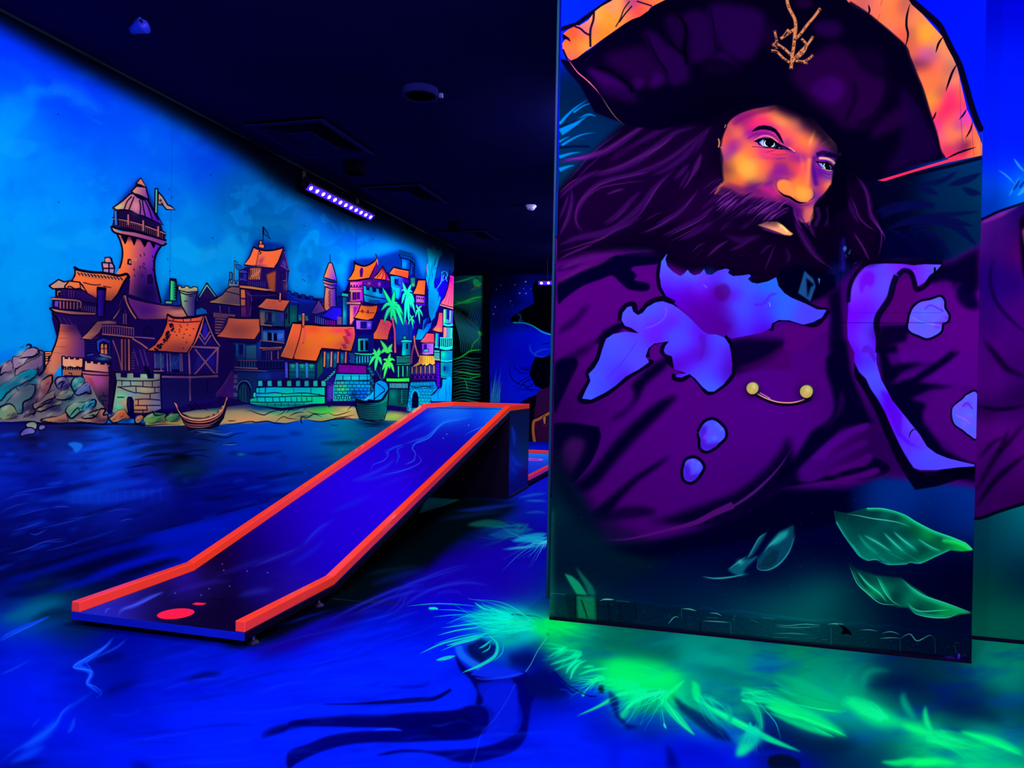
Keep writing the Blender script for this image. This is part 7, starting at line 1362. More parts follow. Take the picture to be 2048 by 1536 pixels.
    c.F('#1c00b0','720 1215 860 1140 960 1090 1080 1080 1085 1190 1000 1215 880 1215',b=18,al=.45); c.F('#12006a','500 1312 560 1285 640 1250 720 1210 760 1215 680 1262 600 1290 540 1312',b=10,al=.7); c.F('#02020e','450 1294 540 1276 620 1246 690 1214 660 1204 560 1250',b=6,al=.8)  # purple wash, then the ramp's shadow painted in along its low end
    for w,p in ((5,'660 1240 740 1200 830 1165 940 1130'),(4,'700 1232 780 1196 860 1176'),(6,'800 1215 860 1180 930 1165 980 1172'),(3,'790 1190 810 1176 850 1168')):
        c.S('#1c30d8',w,p,al=.7,b=1.5,tp=1)
    r = np.random.RandomState(91)
    for i in range(240):                                       # combed brush marks in the open water
        x,y = r.uniform(180,1000),r.uniform(1230,1560)
        n = r.uniform(40,190); k = -.26 if y < 1400 else -.1
        if x + n > 880 + (y - 1240) * .4 and y < 1420:
            continue
        c.S(('#0a30ff','#0010a8','#0824f8','#000c98')[i % 4],r.uniform(1.5,7),[x,y,x + n * .5,y + n * .5 * k + r.uniform(-6,6),x + n,y + n * k + r.uniform(-8,8)],al=r.uniform(.12,.4),b=r.uniform(1,3.5),tp=1)
    c.V(600,1086,3.413)
    # ---- grass burst left of the pillar
    c.F('#00c0b0','1240 440 1400 430 1560 470 1700 510 1700 600 1560 680 1400 700 1300 640 1240 560 1100 520',b=26,al=.75); c.F('#00e060','1560 520 1720 520 1760 600 1680 640 1560 600',b=20,al=.8)
    for w,p in ((6,'730 432 900 415 1060 418 1180 430'),(5,'930 455 1060 458 1180 475'),(5,'910 505 1060 490 1200 492'),(5,'1000 550 1100 510 1220 470'),(8,'970 580 1120 560 1280 545'),(10,'940 630 1080 595 1260 570'),(14,'820 755 960 690 1120 650 1300 610'),(8,'960 735 1080 690 1240 650'),(6,'920 690 1080 640 1240 610'),(22,'1000 700 1120 670 1260 630'),(24,'1110 885 1240 830 1330 770 1345 690 1290 630'),(7,'1120 875 1260 820 1350 740 1340 670'),(14,'1220 720 1260 700 1310 660'),(10,'1240 750 1290 720 1300 680'),(6,'1320 810 1380 750 1390 680'),(26,'930 800 1000 785 1060 770'),(12,'1190 405 1240 440 1280 460'),(10,'1240 410 1280 450')):
        c.S('#10d8b8',w,p,al=.85,b=1.5,tp=1)
    c.S('#00e8d0',14,'880 446 920 444 940 452',al=.9); c.B('#20f0c8',905,448,24,9,al=.8)
    for p,col in (('1240 440 1400 450 1560 470 1700 510','#000a20'),):
        c.S(col,5,'1320 470 1440 485 1600 500 1650 515',al=.7,tp=1)
    fan(c,'#18e0b0',1560,560,46,165,205,200,520,12,61,b=1.5); fan(c,'#00e0c8',1420,500,24,170,215,80,260,10,62,b=1.5,al=.6); fan(c,'#0a9a90',1480,640,20,140,180,60,240,14,63,b=4,al=.6)
    # faint streaks behind the ramp
    c.V(600,780,3.34)
    c.F('#18c8a8','790 830 850 715 1075 732 960 775 860 805',b=3,al=.95)  # lit patch of floor under the ramp, painted bright
    for w,p,col,al in ((50,'1120 900 1260 890 1400 900','#0a5a50',.8),(60,'1260 970 1400 960 1560 930','#0a50a0',.8),(50,'1420 1010 1560 980 1650 960','#0aa8d0',.9),(14,'1360 1065 1500 1050 1640 1030','#20c0e0',.9),(30,'1040 810 1240 790 1460 760','#0828a0',.7),(16,'1460 720 1560 700 1650 690','#1a60d0',.8),(10,'1500 740 1600 740 1650 745','#2a90d0',.8),(10,'1500 820 1600 815 1650 825','#2a80d8',.7),(6,'1110 910 1300 890','#20a080',.5),(8,'1380 1060 1500 1050 1600 1040','#50e0f0',.6)):
        c.S(col,w,p,al=al,b=6,tp=1)
    fan(c,'#18b0e0',1640,1000,40,120,200,60,330,9,64,b=1.5); fan(c,'#0a7090',1500,920,26,150,200,80,360,10,65,b=2.5,al=.6); fan(c,'#50e8ff',1650,1010,16,110,190,40,160,8,66,b=1)
    # ---- right: green meadow brushwork
    c.V(1100,1161,4.096)
    c.F('#00e868','430 700 560 620 760 640 960 680 1080 760 1040 860 980 900 760 880 560 900 430 880',b=40,al=.75); c.F('#00584e','340 500 560 440 900 480 1060 560 1040 660 800 640 560 600',b=50,al=.7); c.F('#00a488','1160 640 1400 600 1560 660 1360 720',b=40,al=.5); c.F('#006a60','1150 720 1300 700 1500 760 1700 840 1600 860 1350 820',b=44,al=.6)
    fan(c,'#00f060',0,340,30,-8,24,120,420,22,71,b=6,al=.5); fan(c,'#10e090',240,600,22,120,200,60,260,12,72,b=2,al=.8)
    for col,w,p,b in (('#18d890',22,'0 690 120 650 260 610',3),('#10c888',16,'20 740 140 690 280 640',3),('#18e8a0',26,'130 765 160 710 220 660 260 660',2),('#18e8a0',26,'165 815 190 740 240 680 300 655',2),('#18d890',24,'270 712 320 705 365 705',2),('#18e890',22,'230 775 340 735 490 718',2),('#2a90c0',9,'270 940 310 880 360 830 430 795',1),('#28e8b0',22,'262 955 275 935 290 925',2),('#18e890',30,'225 1108 400 1030 560 940 700 910 900 880',3),('#18e8a0',36,'580 1140 620 1060 700 990 820 940 960 905',5),('#30ffb0',9,'600 1090 680 1000 800 930 960 900',1),('#0cc088',60,'570 1140 600 1100 650 1060',9),('#18f080',34,'940 1000 970 930 1030 880 1100 815',3),('#18b8b0',9,'925 1010 922 1080 935 1160 960 1225',1),('#20e0b8',20,'930 1165 940 1190 950 1215',1),('#10d888',60,'890 950 960 1030 1050 1130 1180 1265',4),('#40f0b0',8,'940 970 1010 1080 1090 1180 1190 1262',1),('#00e078',70,'1160 830 1190 860 1200 940 1220 1000',9),('#10e888',60,'1180 960 1300 1040 1450 1120 1640 1220 1800 1300 2048 1400',6),('#30f8a0',10,'1220 980 1400 1090 1600 1190 1800 1300',2),('#0ab888',40,'1060 880 1090 980 1160 1050',9),('#0a9888',60,'1240 1000 1280 1080 1370 1140',14),('#0a9888',40,'1450 1010 1480 1080 1470 1180',10),('#10b080',60,'1600 960 1680 1060 1720 1150 1740 1230',14),('#18c090',10,'1640 970 1720 1080 1740 1230',3),('#18c8a0',8,'1690 970 1760 1060 1850 1170 1890 1300',1),('#18d0a0',30,'1865 1315 1890 1330',2),('#10e8a0',130,'1720 1200 1650 1290 1580 1380 1530 1430',22),('#00e898',60,'1640 1320 1580 1390 1530 1440',16),('#0a90a0',90,'1480 1290 1600 1300 1780 1290',36),('#10d888',60,'1560 880 1700 920 1860 980 2048 1040',10),('#18f088',50,'1760 1020 1880 1070 2048 1130',8),('#10b878',30,'1860 880 1960 920 2048 950',8),('#10a080',24,'1820 820 1900 860 2040 930',8)):
        c.S(col,w,p,al=.85,b=b,tp=1)
    c.F('#000a60','480 900 560 960 560 1100 640 1180 740 1200 640 1220 540 1120 490 1000',b=12,al=.8); c.F('#00041e','395 860 440 860 440 920 400 920',b=6,al=.9); c.F('#000844','1000 940 1100 1010 1260 1100 1440 1240 1500 1330 1350 1290 1200 1180 1060 1060',b=14,al=.7); c.F('#00086a','20 720 100 830 200 920 330 980 180 920 80 880 20 800',b=4,al=.8); c.S('#000a50',10,'30 740 140 850 300 940 380 950',al=.9,b=1); c.S('#1040ff',10,'80 890 140 900 180 940',al=.5,b=3)
    c.F('#0008c0','1000 1300 1200 1330 1400 1420 1560 1536 1000 1536',b=40,al=.6); c.F('#00006a','950 1330 1010 1400 1060 1536 960 1536',b=20,al=.7); c.F('#0010c8','500 1300 600 1330 560 1536 460 1536',b=30,al=.5)
    c.F('#000c24','1800 1440 1880 1420 1960 1430 2048 1480 2048 1536 1800 1536 1780 1480',b=10,al=.9); fan(c,'#000a30',1900,1450,14,100,200,40,140,30,73,b=3)
    fan(c,'#14f080',700,860,26,150,200,140,420,16,74,b=3,al=.6); fan(c,'#10e078',900,780,24,150,195,120,400,16,75,b=5,al=.5); fan(c,'#0a9a80',1700,900,14,15,35,200,500,16,76,b=5,al=.5); fan(c,'#0a7a70',1300,560,16,-8,14,200,500,40,77,b=16,al=.3)
    fan(c,'#18f088',420,800,26,130,190,80,300,14,81,b=1.5,al=.7); fan(c,'#14e890',760,900,26,120,175,120,420,18,82,b=2,al=.6); fan(c,'#20ffa0',940,900,18,100,165,100,360,9,83,b=1,al=.7); fan(c,'#10d898',1250,960,22,20,60,150,520,16,84,b=4,al=.5); fan(c,'#14e890',1600,950,26,8,30,200,620,14,85,b=2.5,al=.55)
    fan(c,'#18e898',120,560,18,140,200,60,220,12,86,b=2,al=.7); fan(c,'#0a8a78',1300,480,30,150,190,200,700,30,87,b=14,al=.35); fan(c,'#10c8a0',1660,1180,22,60,130,60,260,16,88,b=5,al=.5)
    c.V(1548,1161,4.096)
    for col,w,p,b,al in (('#10b080',60,'0 770 160 820 360 900 560 1000',16,.6),('#0a9a78',14,'0 830 200 920 420 990 580 1030',4,.7),('#18e890',8,'160 1010 360 1050 590 1072',1,.8),('#18e080',10,'200 1020 400 1060 570 1085',1,.8),('#10e878',110,'-60 990 120 1060 300 1130 470 1210 590 1270',20,.8),('#20ff80',20,'100 1080 300 1150 500 1230 600 1280',4,.8),('#10d078',50,'-40 1080 160 1160 340 1230 490 1285',12,.8),('#20f090',10,'300 1190 420 1250 500 1285',2,.8),('#10e078',160,'600 980 740 1060 900 1130 1060 1180',30,.8),('#18ff78',60,'600 980 700 1040 860 1140',14,.6),('#10d078',130,'1000 1150 1200 1230 1400 1300 1600 1340',30,.8),('#18f078',60,'1040 1180 1200 1230 1300 1260',16,.7),('#0ab080',60,'1060 910 1060 980 1100 1060 1160 1140',16,.7),('#18e880',46,'1240 1030 1240 1100 1260 1180 1300 1240',9,.8),('#10e078',80,'1520 1240 1700 1290 1860 1340 2048 1420',16,.85),('#18f880',30,'1540 1240 1760 1310 2048 1440',8,.6),('#0ab870',120,'1460 1340 1640 1440 1860 1500 2048 1560',40,.7),('#0a8a78',50,'330 730 400 800 500 870',20,.6),('#0a9a80',36,'640 760 600 820 590 900',14,.6),('#0aa080',50,'960 740 800 740 740 800 730 940',18,.5),('#0a9080',40,'260 800 380 860 500 920',16,.5),('#10e070',60,'880 1485 1000 1495 1140 1480 1340 1500',12,.8),('#18f868',70,'1120 1520 1300 1480 1500 1500',16,.7),('#00163a',120,'760 880 900 840 1100 830 1240 870',40,.7),('#001838',110,'0 1230 200 1310 460 1370 700 1330',40,.6),('#001840',120,'1300 1000 1600 1060 1900 1160',40,.6),('#0a9078',120,'1800 780 1960 860 2048 900',60,.5)):
        c.S(col,w,p,al=al,b=b,tp=1)
    fan(c,'#18e890',900,1120,30,190,225,100,340,26,78,b=7,al=.45); fan(c,'#14d888',600,980,20,10,40,100,420,20,79,b=6,al=.5); fan(c,'#14e080',1300,1280,26,5,30,200,640,26,80,b=8,al=.45)
    c.V(); c.K('820 1180 1080 1230 1120 1245 1560 1290 2060 1340 2060 1560 1700 1560 1480 1480 1300 1440 1140 1380 1000 1310',1.12,1.07,0,18)
    return c

def paint_deck():
    c = Mural(130,790,1040,1290,1.5,'#2000c0')
    c.G([(380,1160,'#2a12a0'),(250,1190,'#2c1ca8'),(190,1215,'#2426c0'),(430,1200,'#0c0228'),(350,1240,'#0c0430'),(300,1200,'#140840'),(540,1180,'#1c0a80'),(600,1170,'#240a98'),(480,1230,'#0c0230'),(420,1170,'#180a50'),(450,1110,'#140030'),(420,1130,'#100030'),(520,1150,'#0c0068'),
         (560,1060,'#180090'),(600,1130,'#1200a0'),(660,1130,'#1800b8'),(500,1090,'#12006a'),(560,1000,'#2000b0'),(640,1050,'#1e00c8'),(700,1060,'#2000d0'),(620,980,'#2400d0'),(700,960,'#2600e8'),(780,960,'#2400e0'),(760,900,'#1c00d0'),(850,930,'#1a00b8'),(820,870,'#1400b0'),(780,850,'#0c10d8'),(850,840,'#0430e8'),(900,830,'#0048f0'),(950,830,'#0050f0'),(900,870,'#0a0aa8'),(940,860,'#0a10b0'),(870,900,'#1600a8'),(980,825,'#0040e0'),(1000,816,'#2090e8'),(900,816,'#2a88e8'),(700,900,'#1800d8')])
    c.V(600,780,3.34)
    for col,w,p,al,b in (('#1a70f8',16,'700 360 760 340 850 310 920 250 970 210 1060 190 1150 180',.7,4),('#2a88f8',6,'740 370 860 320 930 240 1000 210 1120 195',.8,1.2),('#2a78f8',6,'760 470 770 420 750 390 780 350 860 320',.8,1.2),('#1a58f0',12,'570 440 600 400 640 380 700 360',.7,3),('#2a68f0',6,'470 540 490 500 560 470 590 430 570 410 600 390',.7,1.2),('#1a50f0',12,'640 500 660 440 650 400 700 370',.6,3),('#2a70f0',8,'700 500 760 470 770 440',.7,2),('#2a70f0',6,'540 570 680 540 780 500 810 470 790 440 770 430',.7,1.2),('#2050f0',20,'350 605 450 570 560 520 640 460',.5,6),('#1840e8',26,'350 605 460 595 600 560 740 520',.4,6),('#1a70f8',50,'820 190 960 150 1150 150',.45,16),('#0a68f0',60,'860 260 960 200 1150 160',.4,16),('#2a88ff',5,'1100 300 1180 260 1260 240',.6,1),('#1a58ff',20,'640 320 760 260 900 190',.4,8),('#1430f0',30,'200 820 340 760 480 700',.35,12),('#1a30f0',26,'0 1050 100 960 240 850',.3,12),('#2448f0',14,'20 1040 120 930 200 880',.4,5),('#2a30e0',20,'500 660 640 600 760 560',.25,10),('#1838f0',24,'-80 1180 100 1060 160 1000',.3,12)):
        c.S(col,w,p,al=al,b=b,tp=1)
    c.S('#000a50',5,'880 118 1100 124 1390 128',al=.6)
    c.V(120,1080,3.657)
    for col,w,p,al,b in (('#3a50f0',12,'330 540 340 510 370 500',.8,2),('#3848f0',30,'430 550 450 510 540 480 660 420 760 380',.8,6),('#5a68f0',8,'440 540 480 500 600 455 740 385',.7,1.5),('#3a30d0',16,'220 520 400 440 600 360 800 290',.35,8),('#2a18a0',30,'780 400 900 360 1100 310 1250 300',.6,12),('#1a1070',40,'700 520 900 420 1100 400',.3,20),('#3040d8',40,'1300 410 1420 380 1560 360',.35,16),('#04001c',10,'1080 425 1160 435 1240 442',.7,2),('#1a1890',40,'1100 280 1400 170 1700 90 1850 0',.5,14),('#2a30d0',14,'1400 200 1600 120 1760 50',.5,5)):
        c.S(col,w,p,al=al,b=b,tp=1)
    r = np.random.RandomState(8)
    c.V()
    for x,y in ((937,850),(893,868),(886,876),(447,1140),(494,1142),(444,1128),(535,1145),(418,1177),(350,1186),(402,1190),(459,1172)):
        c.B('#8a80ff',x,y,1.3,al=.9)
    return c

def paint_back():
    c = Mural(860,480,1120,910,2.5,'#00001c')
    # jungle panel
    j = '905 552 969 551 968 840 904 840'
    c.F('#02122a',j); c.M(j)
    c.V(860,500,4.2667)
    c.G([(230,240,'#062048'),(330,230,'#0a4a48'),(430,250,'#0c7048'),(300,330,'#08206a'),(430,330,'#0a2860'),(250,430,'#0a5a48'),(420,400,'#0c8048'),(330,460,'#0a6048'),(260,560,'#04102a'),(430,500,'#0a2c58'),(400,560,'#0a2c5c'),(430,640,'#0c2a60'),(230,760,'#0a3a50'),(330,760,'#041020'),(430,780,'#0c2c60'),(300,900,'#04141c'),(430,900,'#06203a'),(300,1100,'#04121c'),(430,1100,'#0a2c50'),(300,1300,'#020c14')])
    for col,w,p in (('#10a050',16,'200 280 300 255 390 228'),('#10a050',60,'370 250 410 290 440 280'),('#0a6a88',8,'340 350 400 330 460 310'),('#b05030',5,'340 350 400 310 460 295'),('#18b048',20,'200 470 300 440 380 410 465 395'),('#14a048',14,'205 440 300 450 400 430'),
                      ('#3a9a90',12,'215 500 250 520 280 580'),('#10b050',8,'215 495 260 530 275 590'),('#18d038',18,'190 940 250 920 300 890 350 860 460 850'),('#18c838',10,'345 870 370 800 410 760 430 720'),('#20c040',50,'410 690 440 720 455 700'),('#1ad048',14,'190 1040 260 1040 360 1060 455 1055'),('#1ac848',10,'190 1090 260 1090 330 1100 455 1065'),('#18c048',10,'290 1100 310 1140 320 1200'),('#0a9060',10,'190 1200 260 1150 300 1120 450 1130'),('#1a8a78',8,'190 1210 300 1170 440 1170'),('#12907a',8,'190 1240 300 1230 445 1260'),('#1aa080',8,'190 1260 260 1275 330 1290'),('#10806a',8,'200 1160 300 1170 440 1210')):
        c.S(col,w,p,al=.95,b=1,tp=1)
    c.F('#01060c','190 480 300 520 460 700 460 900 190 900',b=12,al=.85); c.F('#010508','190 900 460 860 460 1400 190 1400',b=10,al=.8)
    for i in range(13):
        x = 205 + i * 17
        c.S('#1f7c88',(3,15,10,3),[x - 10,500 + i * 9,x + 18,620 + i * 10,x + 50 - i,760 + i * 6,x + 60 - i * 2,880],al=.9,b=.8)
    for i in range(9):
        x = 300 + i * 18
        c.S('#1a5c80',(3,14,3),[x + 60,480 + i * 12,x + 30,600 + i * 14,x + 24,760],al=.7,b=1)
    for i in range(15):
        y = 920 + i * 26
        c.S('#1c8078',(3,10 + i % 3 * 3,3),[190,y + 10 + i % 2 * 10,280,y - 6,370,y + 8,460,y + (i % 3) * 12],al=.85,b=.8)
    for w,p in ((14,'190 940 250 920 300 890 350 860 460 850'),(8,'345 870 370 800 410 760 430 720'),(12,'190 1040 260 1040 360 1060 455 1055'),(8,'190 1090 260 1090 330 1100 455 1065'),(8,'290 1100 310 1140 320 1200'),(30,'410 690 440 720 455 700')):
        c.S('#1ed048',w,p,al=.9,b=1,tp=1)
    c.M(); c.V()
    c.F('#000008','968 545 981 545 980 840 966 840')
    # starry column and blue night wall
    b1 = '981 549 1009 549 1007 845 979 845'; b2 = '1009 549 1112 549 1112 884 1006 884'
    c.M('979 549 1112 549 1112 884 979 884')
    c.G([(985,560,'#000018'),(1000,560,'#00002c'),(990,640,'#000860'),(1000,640,'#000c70'),(1000,720,'#1008c8'),(990,700,'#0a0498'),(985,780,'#0a0aa0'),(1003,780,'#1410e8'),(1020,560,'#00001c'),(1040,560,'#000440'),(1050,580,'#000ea0'),(1020,600,'#000048'),(1060,590,'#0010c0'),(1030,640,'#001098'),(1070,600,'#000a80'),(1040,630,'#0016c8'),(1030,680,'#0010d0'),(1060,680,'#0008c8'),(1090,680,'#0014d0'),(1050,720,'#0400c0'),(1020,740,'#0010e0'),(1040,780,'#0014ec'),(1020,800,'#0018f0'),(1090,720,'#0014d0'),(1060,560,'#000458'),(1080,700,'#0018e8'),(1020,850,'#0008a0'),(1020,880,'#000a60')])
    c.V(860,500,4.2667)
    for x,y,s in ((815,270,7),(765,368,7),(818,370,6),(602,300,4),(566,335,4),(556,485,6),(541,545,7),(685,435,5),(724,295,4),(800,330,4),(700,470,3),(860,330,3)):
        c.B('#a0b8ff',x,y,s,al=.9)
    for i in range(14):
        x = 520 + (i % 7) * 12
        c.S('#28b0b0',6,[x,1300,x + 6,1240 - (i % 4) * 40,x + 24,1130 - (i % 3) * 60 + (i // 7) * 60],al=.85,b=.6,tp=2)
    # great dark bird head with a pale beak line and wind-blown hair below it
    c.F('#00000c','870 350 880 290 900 265 940 255 1080 250 1080 735 1000 700 900 660 800 625 720 612 680 606 700 570 760 525 830 490 890 455 885 410',b=1,sm=0)
    c.S('#1aa8c0',12,'710 620 800 622 880 650 960 700 1040 725',al=.95,b=1); c.S('#0a60c0',12,'745 540 775 570 760 610 800 600',al=.7,b=3); c.S('#1a50e0',4,'770 540 780 580 765 610',al=.7)
    c.F('#000010','900 910 960 920 1000 905 1040 890 1040 1170 960 1190 900 1160 850 1060 870 980',b=2)
    for p in ('1010 900 940 910 890 890 960 850 1040 850','850 800 860 860 900 900'):
        c.S('#1a58e0',14,p,al=.6,b=4,tp=1)
    for p in ('720 940 690 960 680 1040 720 1120 820 1160 900 1160','730 950 720 1000 780 1050 860 1050','760 990 800 1020 870 1030','900 1080 820 1120 770 1170 710 1210','930 1110 840 1170 740 1210','890 1090 800 1140 860 1200 900 1215','880 1060 760 1130 720 1180','1040 790 980 800 940 805','790 1000 830 1010 870 1000','900 1150 960 1120 1020 1060','940 1200 870 1190 790 1195'):
        c.S('#00000e',6,p,al=.9,tp=1)
    c.F('#0a0420','760 1310 840 1260 900 1240 900 1536 870 1800 760 1800',b=1); c.F('#2a0848','900 1240 930 1200 1080 1140 1080 1640 880 1640 880 1400',b=2,g=(900,1200,1000,1400,'#34083a'))
    c.F('#00000e','860 1290 900 1240 910 1240 890 1400 870 1640 850 1640',b=3); c.S(INK,34,'892 1640 880 1540 885 1460 920 1440 1000 1400 1030 1380',al=1); c.S('#b06038',24,'892 1640 880 1540 887 1464 920 1446 1000 1402 1030 1385',al=1); c.O('#b87840','962 1430 975 1410 990 1430 985 1490 968 1480',5); c.S('#5a1a40',8,'960 1490 990 1505 1000 1480')
    c.M()
    return c

def paint_wall_right():
    c = Mural(1925,-60,2120,1310,1.5,'#000020')
    c.G([(1980,20,'#0004c8'),(2040,20,'#0004d8'),(1980,120,'#0014f4'),(2040,140,'#0014f0'),(1980,260,'#0018f0'),(2040,250,'#0018f0'),(2000,340,'#0028f0'),(1980,370,'#0048d0'),(2040,370,'#0070f0'),(2030,400,'#0060e0'),(1975,420,'#0030b0'),(2000,400,'#0028a0'),
         (1980,1040,'#00344a'),(2040,1030,'#006a78'),(1980,1100,'#003448'),(2030,1080,'#004a60'),(2040,1150,'#00203c'),(1980,1180,'#00403c'),(2000,1250,'#005a4e'),(2040,1260,'#00584c'),(1960,1270,'#005a4c')])
    c.V(1568,340,4.2667)
    for w,p in ((14,'1830 0 1900 50 1970 120'),(16,'1920 220 1970 140 2010 60'),(26,'1990 220 2048 160 2100 100'),(20,'1960 -100 2010 -30 2060 20'),(12,'2000 220 2040 190 2090 150')):
        c.S('#2a9aff',w,p,al=.8,b=3,tp=1)
    c.S('#001868',20,'1950 180 1990 120 2010 80',al=.8,b=3,tp=1); c.S('#001868',18,'2010 150 2050 100',al=.7,b=3)
    c.V()
    coat = '1925 448 1965 440 2000 425 2060 405 2130 380 2130 1000 2060 1000 2000 1018 1960 1034 1925 1034'
    c.F('#400070',coat); c.M(coat)
    c.G([(1970,450,'#6a1490'),(1990,470,'#180064'),(2040,440,'#100054'),(2010,560,'#16006a'),(1980,560,'#20006c'),(2040,500,'#50005c'),(1975,620,'#2a006c'),(2000,640,'#34006c'),(2030,620,'#44006e'),(1980,700,'#420070'),(2040,720,'#3a0068'),(2000,760,'#4c0078'),(1970,780,'#440074'),(2030,740,'#2a0058'),(1980,800,'#3a0068'),(2030,800,'#140038'),(1980,818,'#08002a'),(2040,830,'#40006c'),(1990,850,'#520078'),(1970,900,'#480070'),(2040,900,'#4c0070'),(2000,930,'#280050'),(1980,980,'#30005a'),(2030,960,'#400062'),(2000,1000,'#30004c'),(2040,990,'#280044')])
    c.V(1568,680,4.2667)
    for w,p,b in ((50,'1700 0 1800 120 1900 240 2060 320',14),(34,'1640 560 1800 590 1960 580 2060 550',9),(40,'1640 1300 1780 1040 1960 820 2060 700',14),(50,'1640 1420 1800 1200 1960 1060 2060 980',12),(26,'1660 1020 1780 880 1900 820',12),(30,'1920 760 1860 900 1780 1000',12)):
        c.S('#06001e',w,p,al=.85,b=b,tp=1)
    c.V(1568,340,4.2667)
    c.S('#7a1a98',40,'1680 455 1800 400 1900 350 2000 310',al=.8,b=9,tp=1); c.S('#0a0030',30,'1780 760 1760 960 1820 1140 1960 1300 2080 1400',al=.8,b=9,tp=1); c.F('#0a0016','2010 420 2048 380 2100 380 2100 1000 2040 900 2010 620',b=8,al=.95); c.F('#8a1a8a','2030 520 2060 480 2080 640 2050 640',b=6,al=.9); c.S('#7a2090',26,'1700 440 1780 410 1900 360',b=6,al=.6)
    c.M(); c.V()
    c.S(INK,5,'1925 452 1965 438 2000 422 2060 402 2130 378',al=.9); c.S(INK,7,'1925 1036 1960 1036 2000 1022 2060 1004 2130 990',al=.95)
    return c

def paint_box_side():
    c = Mural(1010,800,1066,1012,4,'#04145a')
    c.G([(1025,830,'#061450'),(1050,830,'#081a5c'),(1025,870,'#041a78'),(1050,870,'#0a2850'),(1052,905,'#084048'),(1028,900,'#0428b0'),(1030,930,'#0838d8'),(1050,930,'#3a1c40'),(1046,925,'#0a3cd8'),(1050,950,'#240a50'),(1028,950,'#0620b0'),(1030,980,'#031060'),(1045,970,'#04105a'),(1022,990,'#031068')])
    c.V(860,780,7.877)
    for w,p in ((50,'1280 1000 1330 1100 1400 1180 1490 1160'),(26,'1270 1200 1320 1270 1380 1330'),(60,'1290 560 1320 700 1330 900')):
        c.S('#0a48ff',w,p,al=.6,b=10,tp=1)
    return c
# ----------------------------------------------------------------------------
# helpers for meshes, materials and naming
# ----------------------------------------------------------------------------
def project(P):
    d = np.asarray(P, float) - EYE
    z = d @ FW
    return CPX + FPX * (d @ RT) / z, CPY - FPX * (d @ UP) / z

def lin(c):
    c = rgb(c)
    return tuple(float(v) for v in np.where(c <= 0.04045, c / 12.92, ((c + 0.055) / 1.055) ** 2.4)) + (1.0,)

def material(name, col='#101020', rough=0.5, spec=0.4, metal=0.0, mottled=0.0, scale=8.0, bump=0.0, emit=None, power=0.0, coat=0.0, tint=(0.30, 0.08, 1.0)):
    m = bpy.data.materials.new(name)
    m.use_nodes = True
    nt = m.node_tree
    b = nt.nodes['Principled BSDF']
    b.inputs['Base Color'].default_value = lin(col)
    b.inputs['Roughness'].default_value = rough
    b.inputs['Specular IOR Level'].default_value = spec
    b.inputs['Specular Tint'].default_value = (*tint, 1)
    b.inputs['Metallic'].default_value = metal
    b.inputs['Coat Weight'].default_value = coat
    if emit:
        b.inputs['Emission Color'].default_value = lin(emit)
        b.inputs['Emission Strength'].default_value = power
    if mottled or bump:
        tc = nt.nodes.new('ShaderNodeTexCoord')
        nz = nt.nodes.new('ShaderNodeTexNoise')
        nz.inputs['Scale'].default_value = scale
        nz.inputs['Detail'].default_value = 6
        nt.links.new(tc.outputs['Object'], nz.inputs['Vector'])
        if mottled:
            mx = nt.nodes.new('ShaderNodeMixRGB')
            c = np.array(lin(col)[:3])
            mx.inputs[1].default_value = tuple(c * (1 - mottled)) + (1,)
            mx.inputs[2].default_value = tuple(np.minimum(c * (1 + mottled), 1)) + (1,)
            nt.links.new(nz.outputs['Fac'], mx.inputs[0])
            nt.links.new(mx.outputs[0], b.inputs['Base Color'])
        if bump:
            bp = nt.nodes.new('ShaderNodeBump')
            bp.inputs['Strength'].default_value = bump
            bp.inputs['Distance'].default_value = 0.01
            nt.links.new(nz.outputs['Fac'], bp.inputs['Height'])
            nt.links.new(bp.outputs[0], b.inputs['Normal'])
    return m

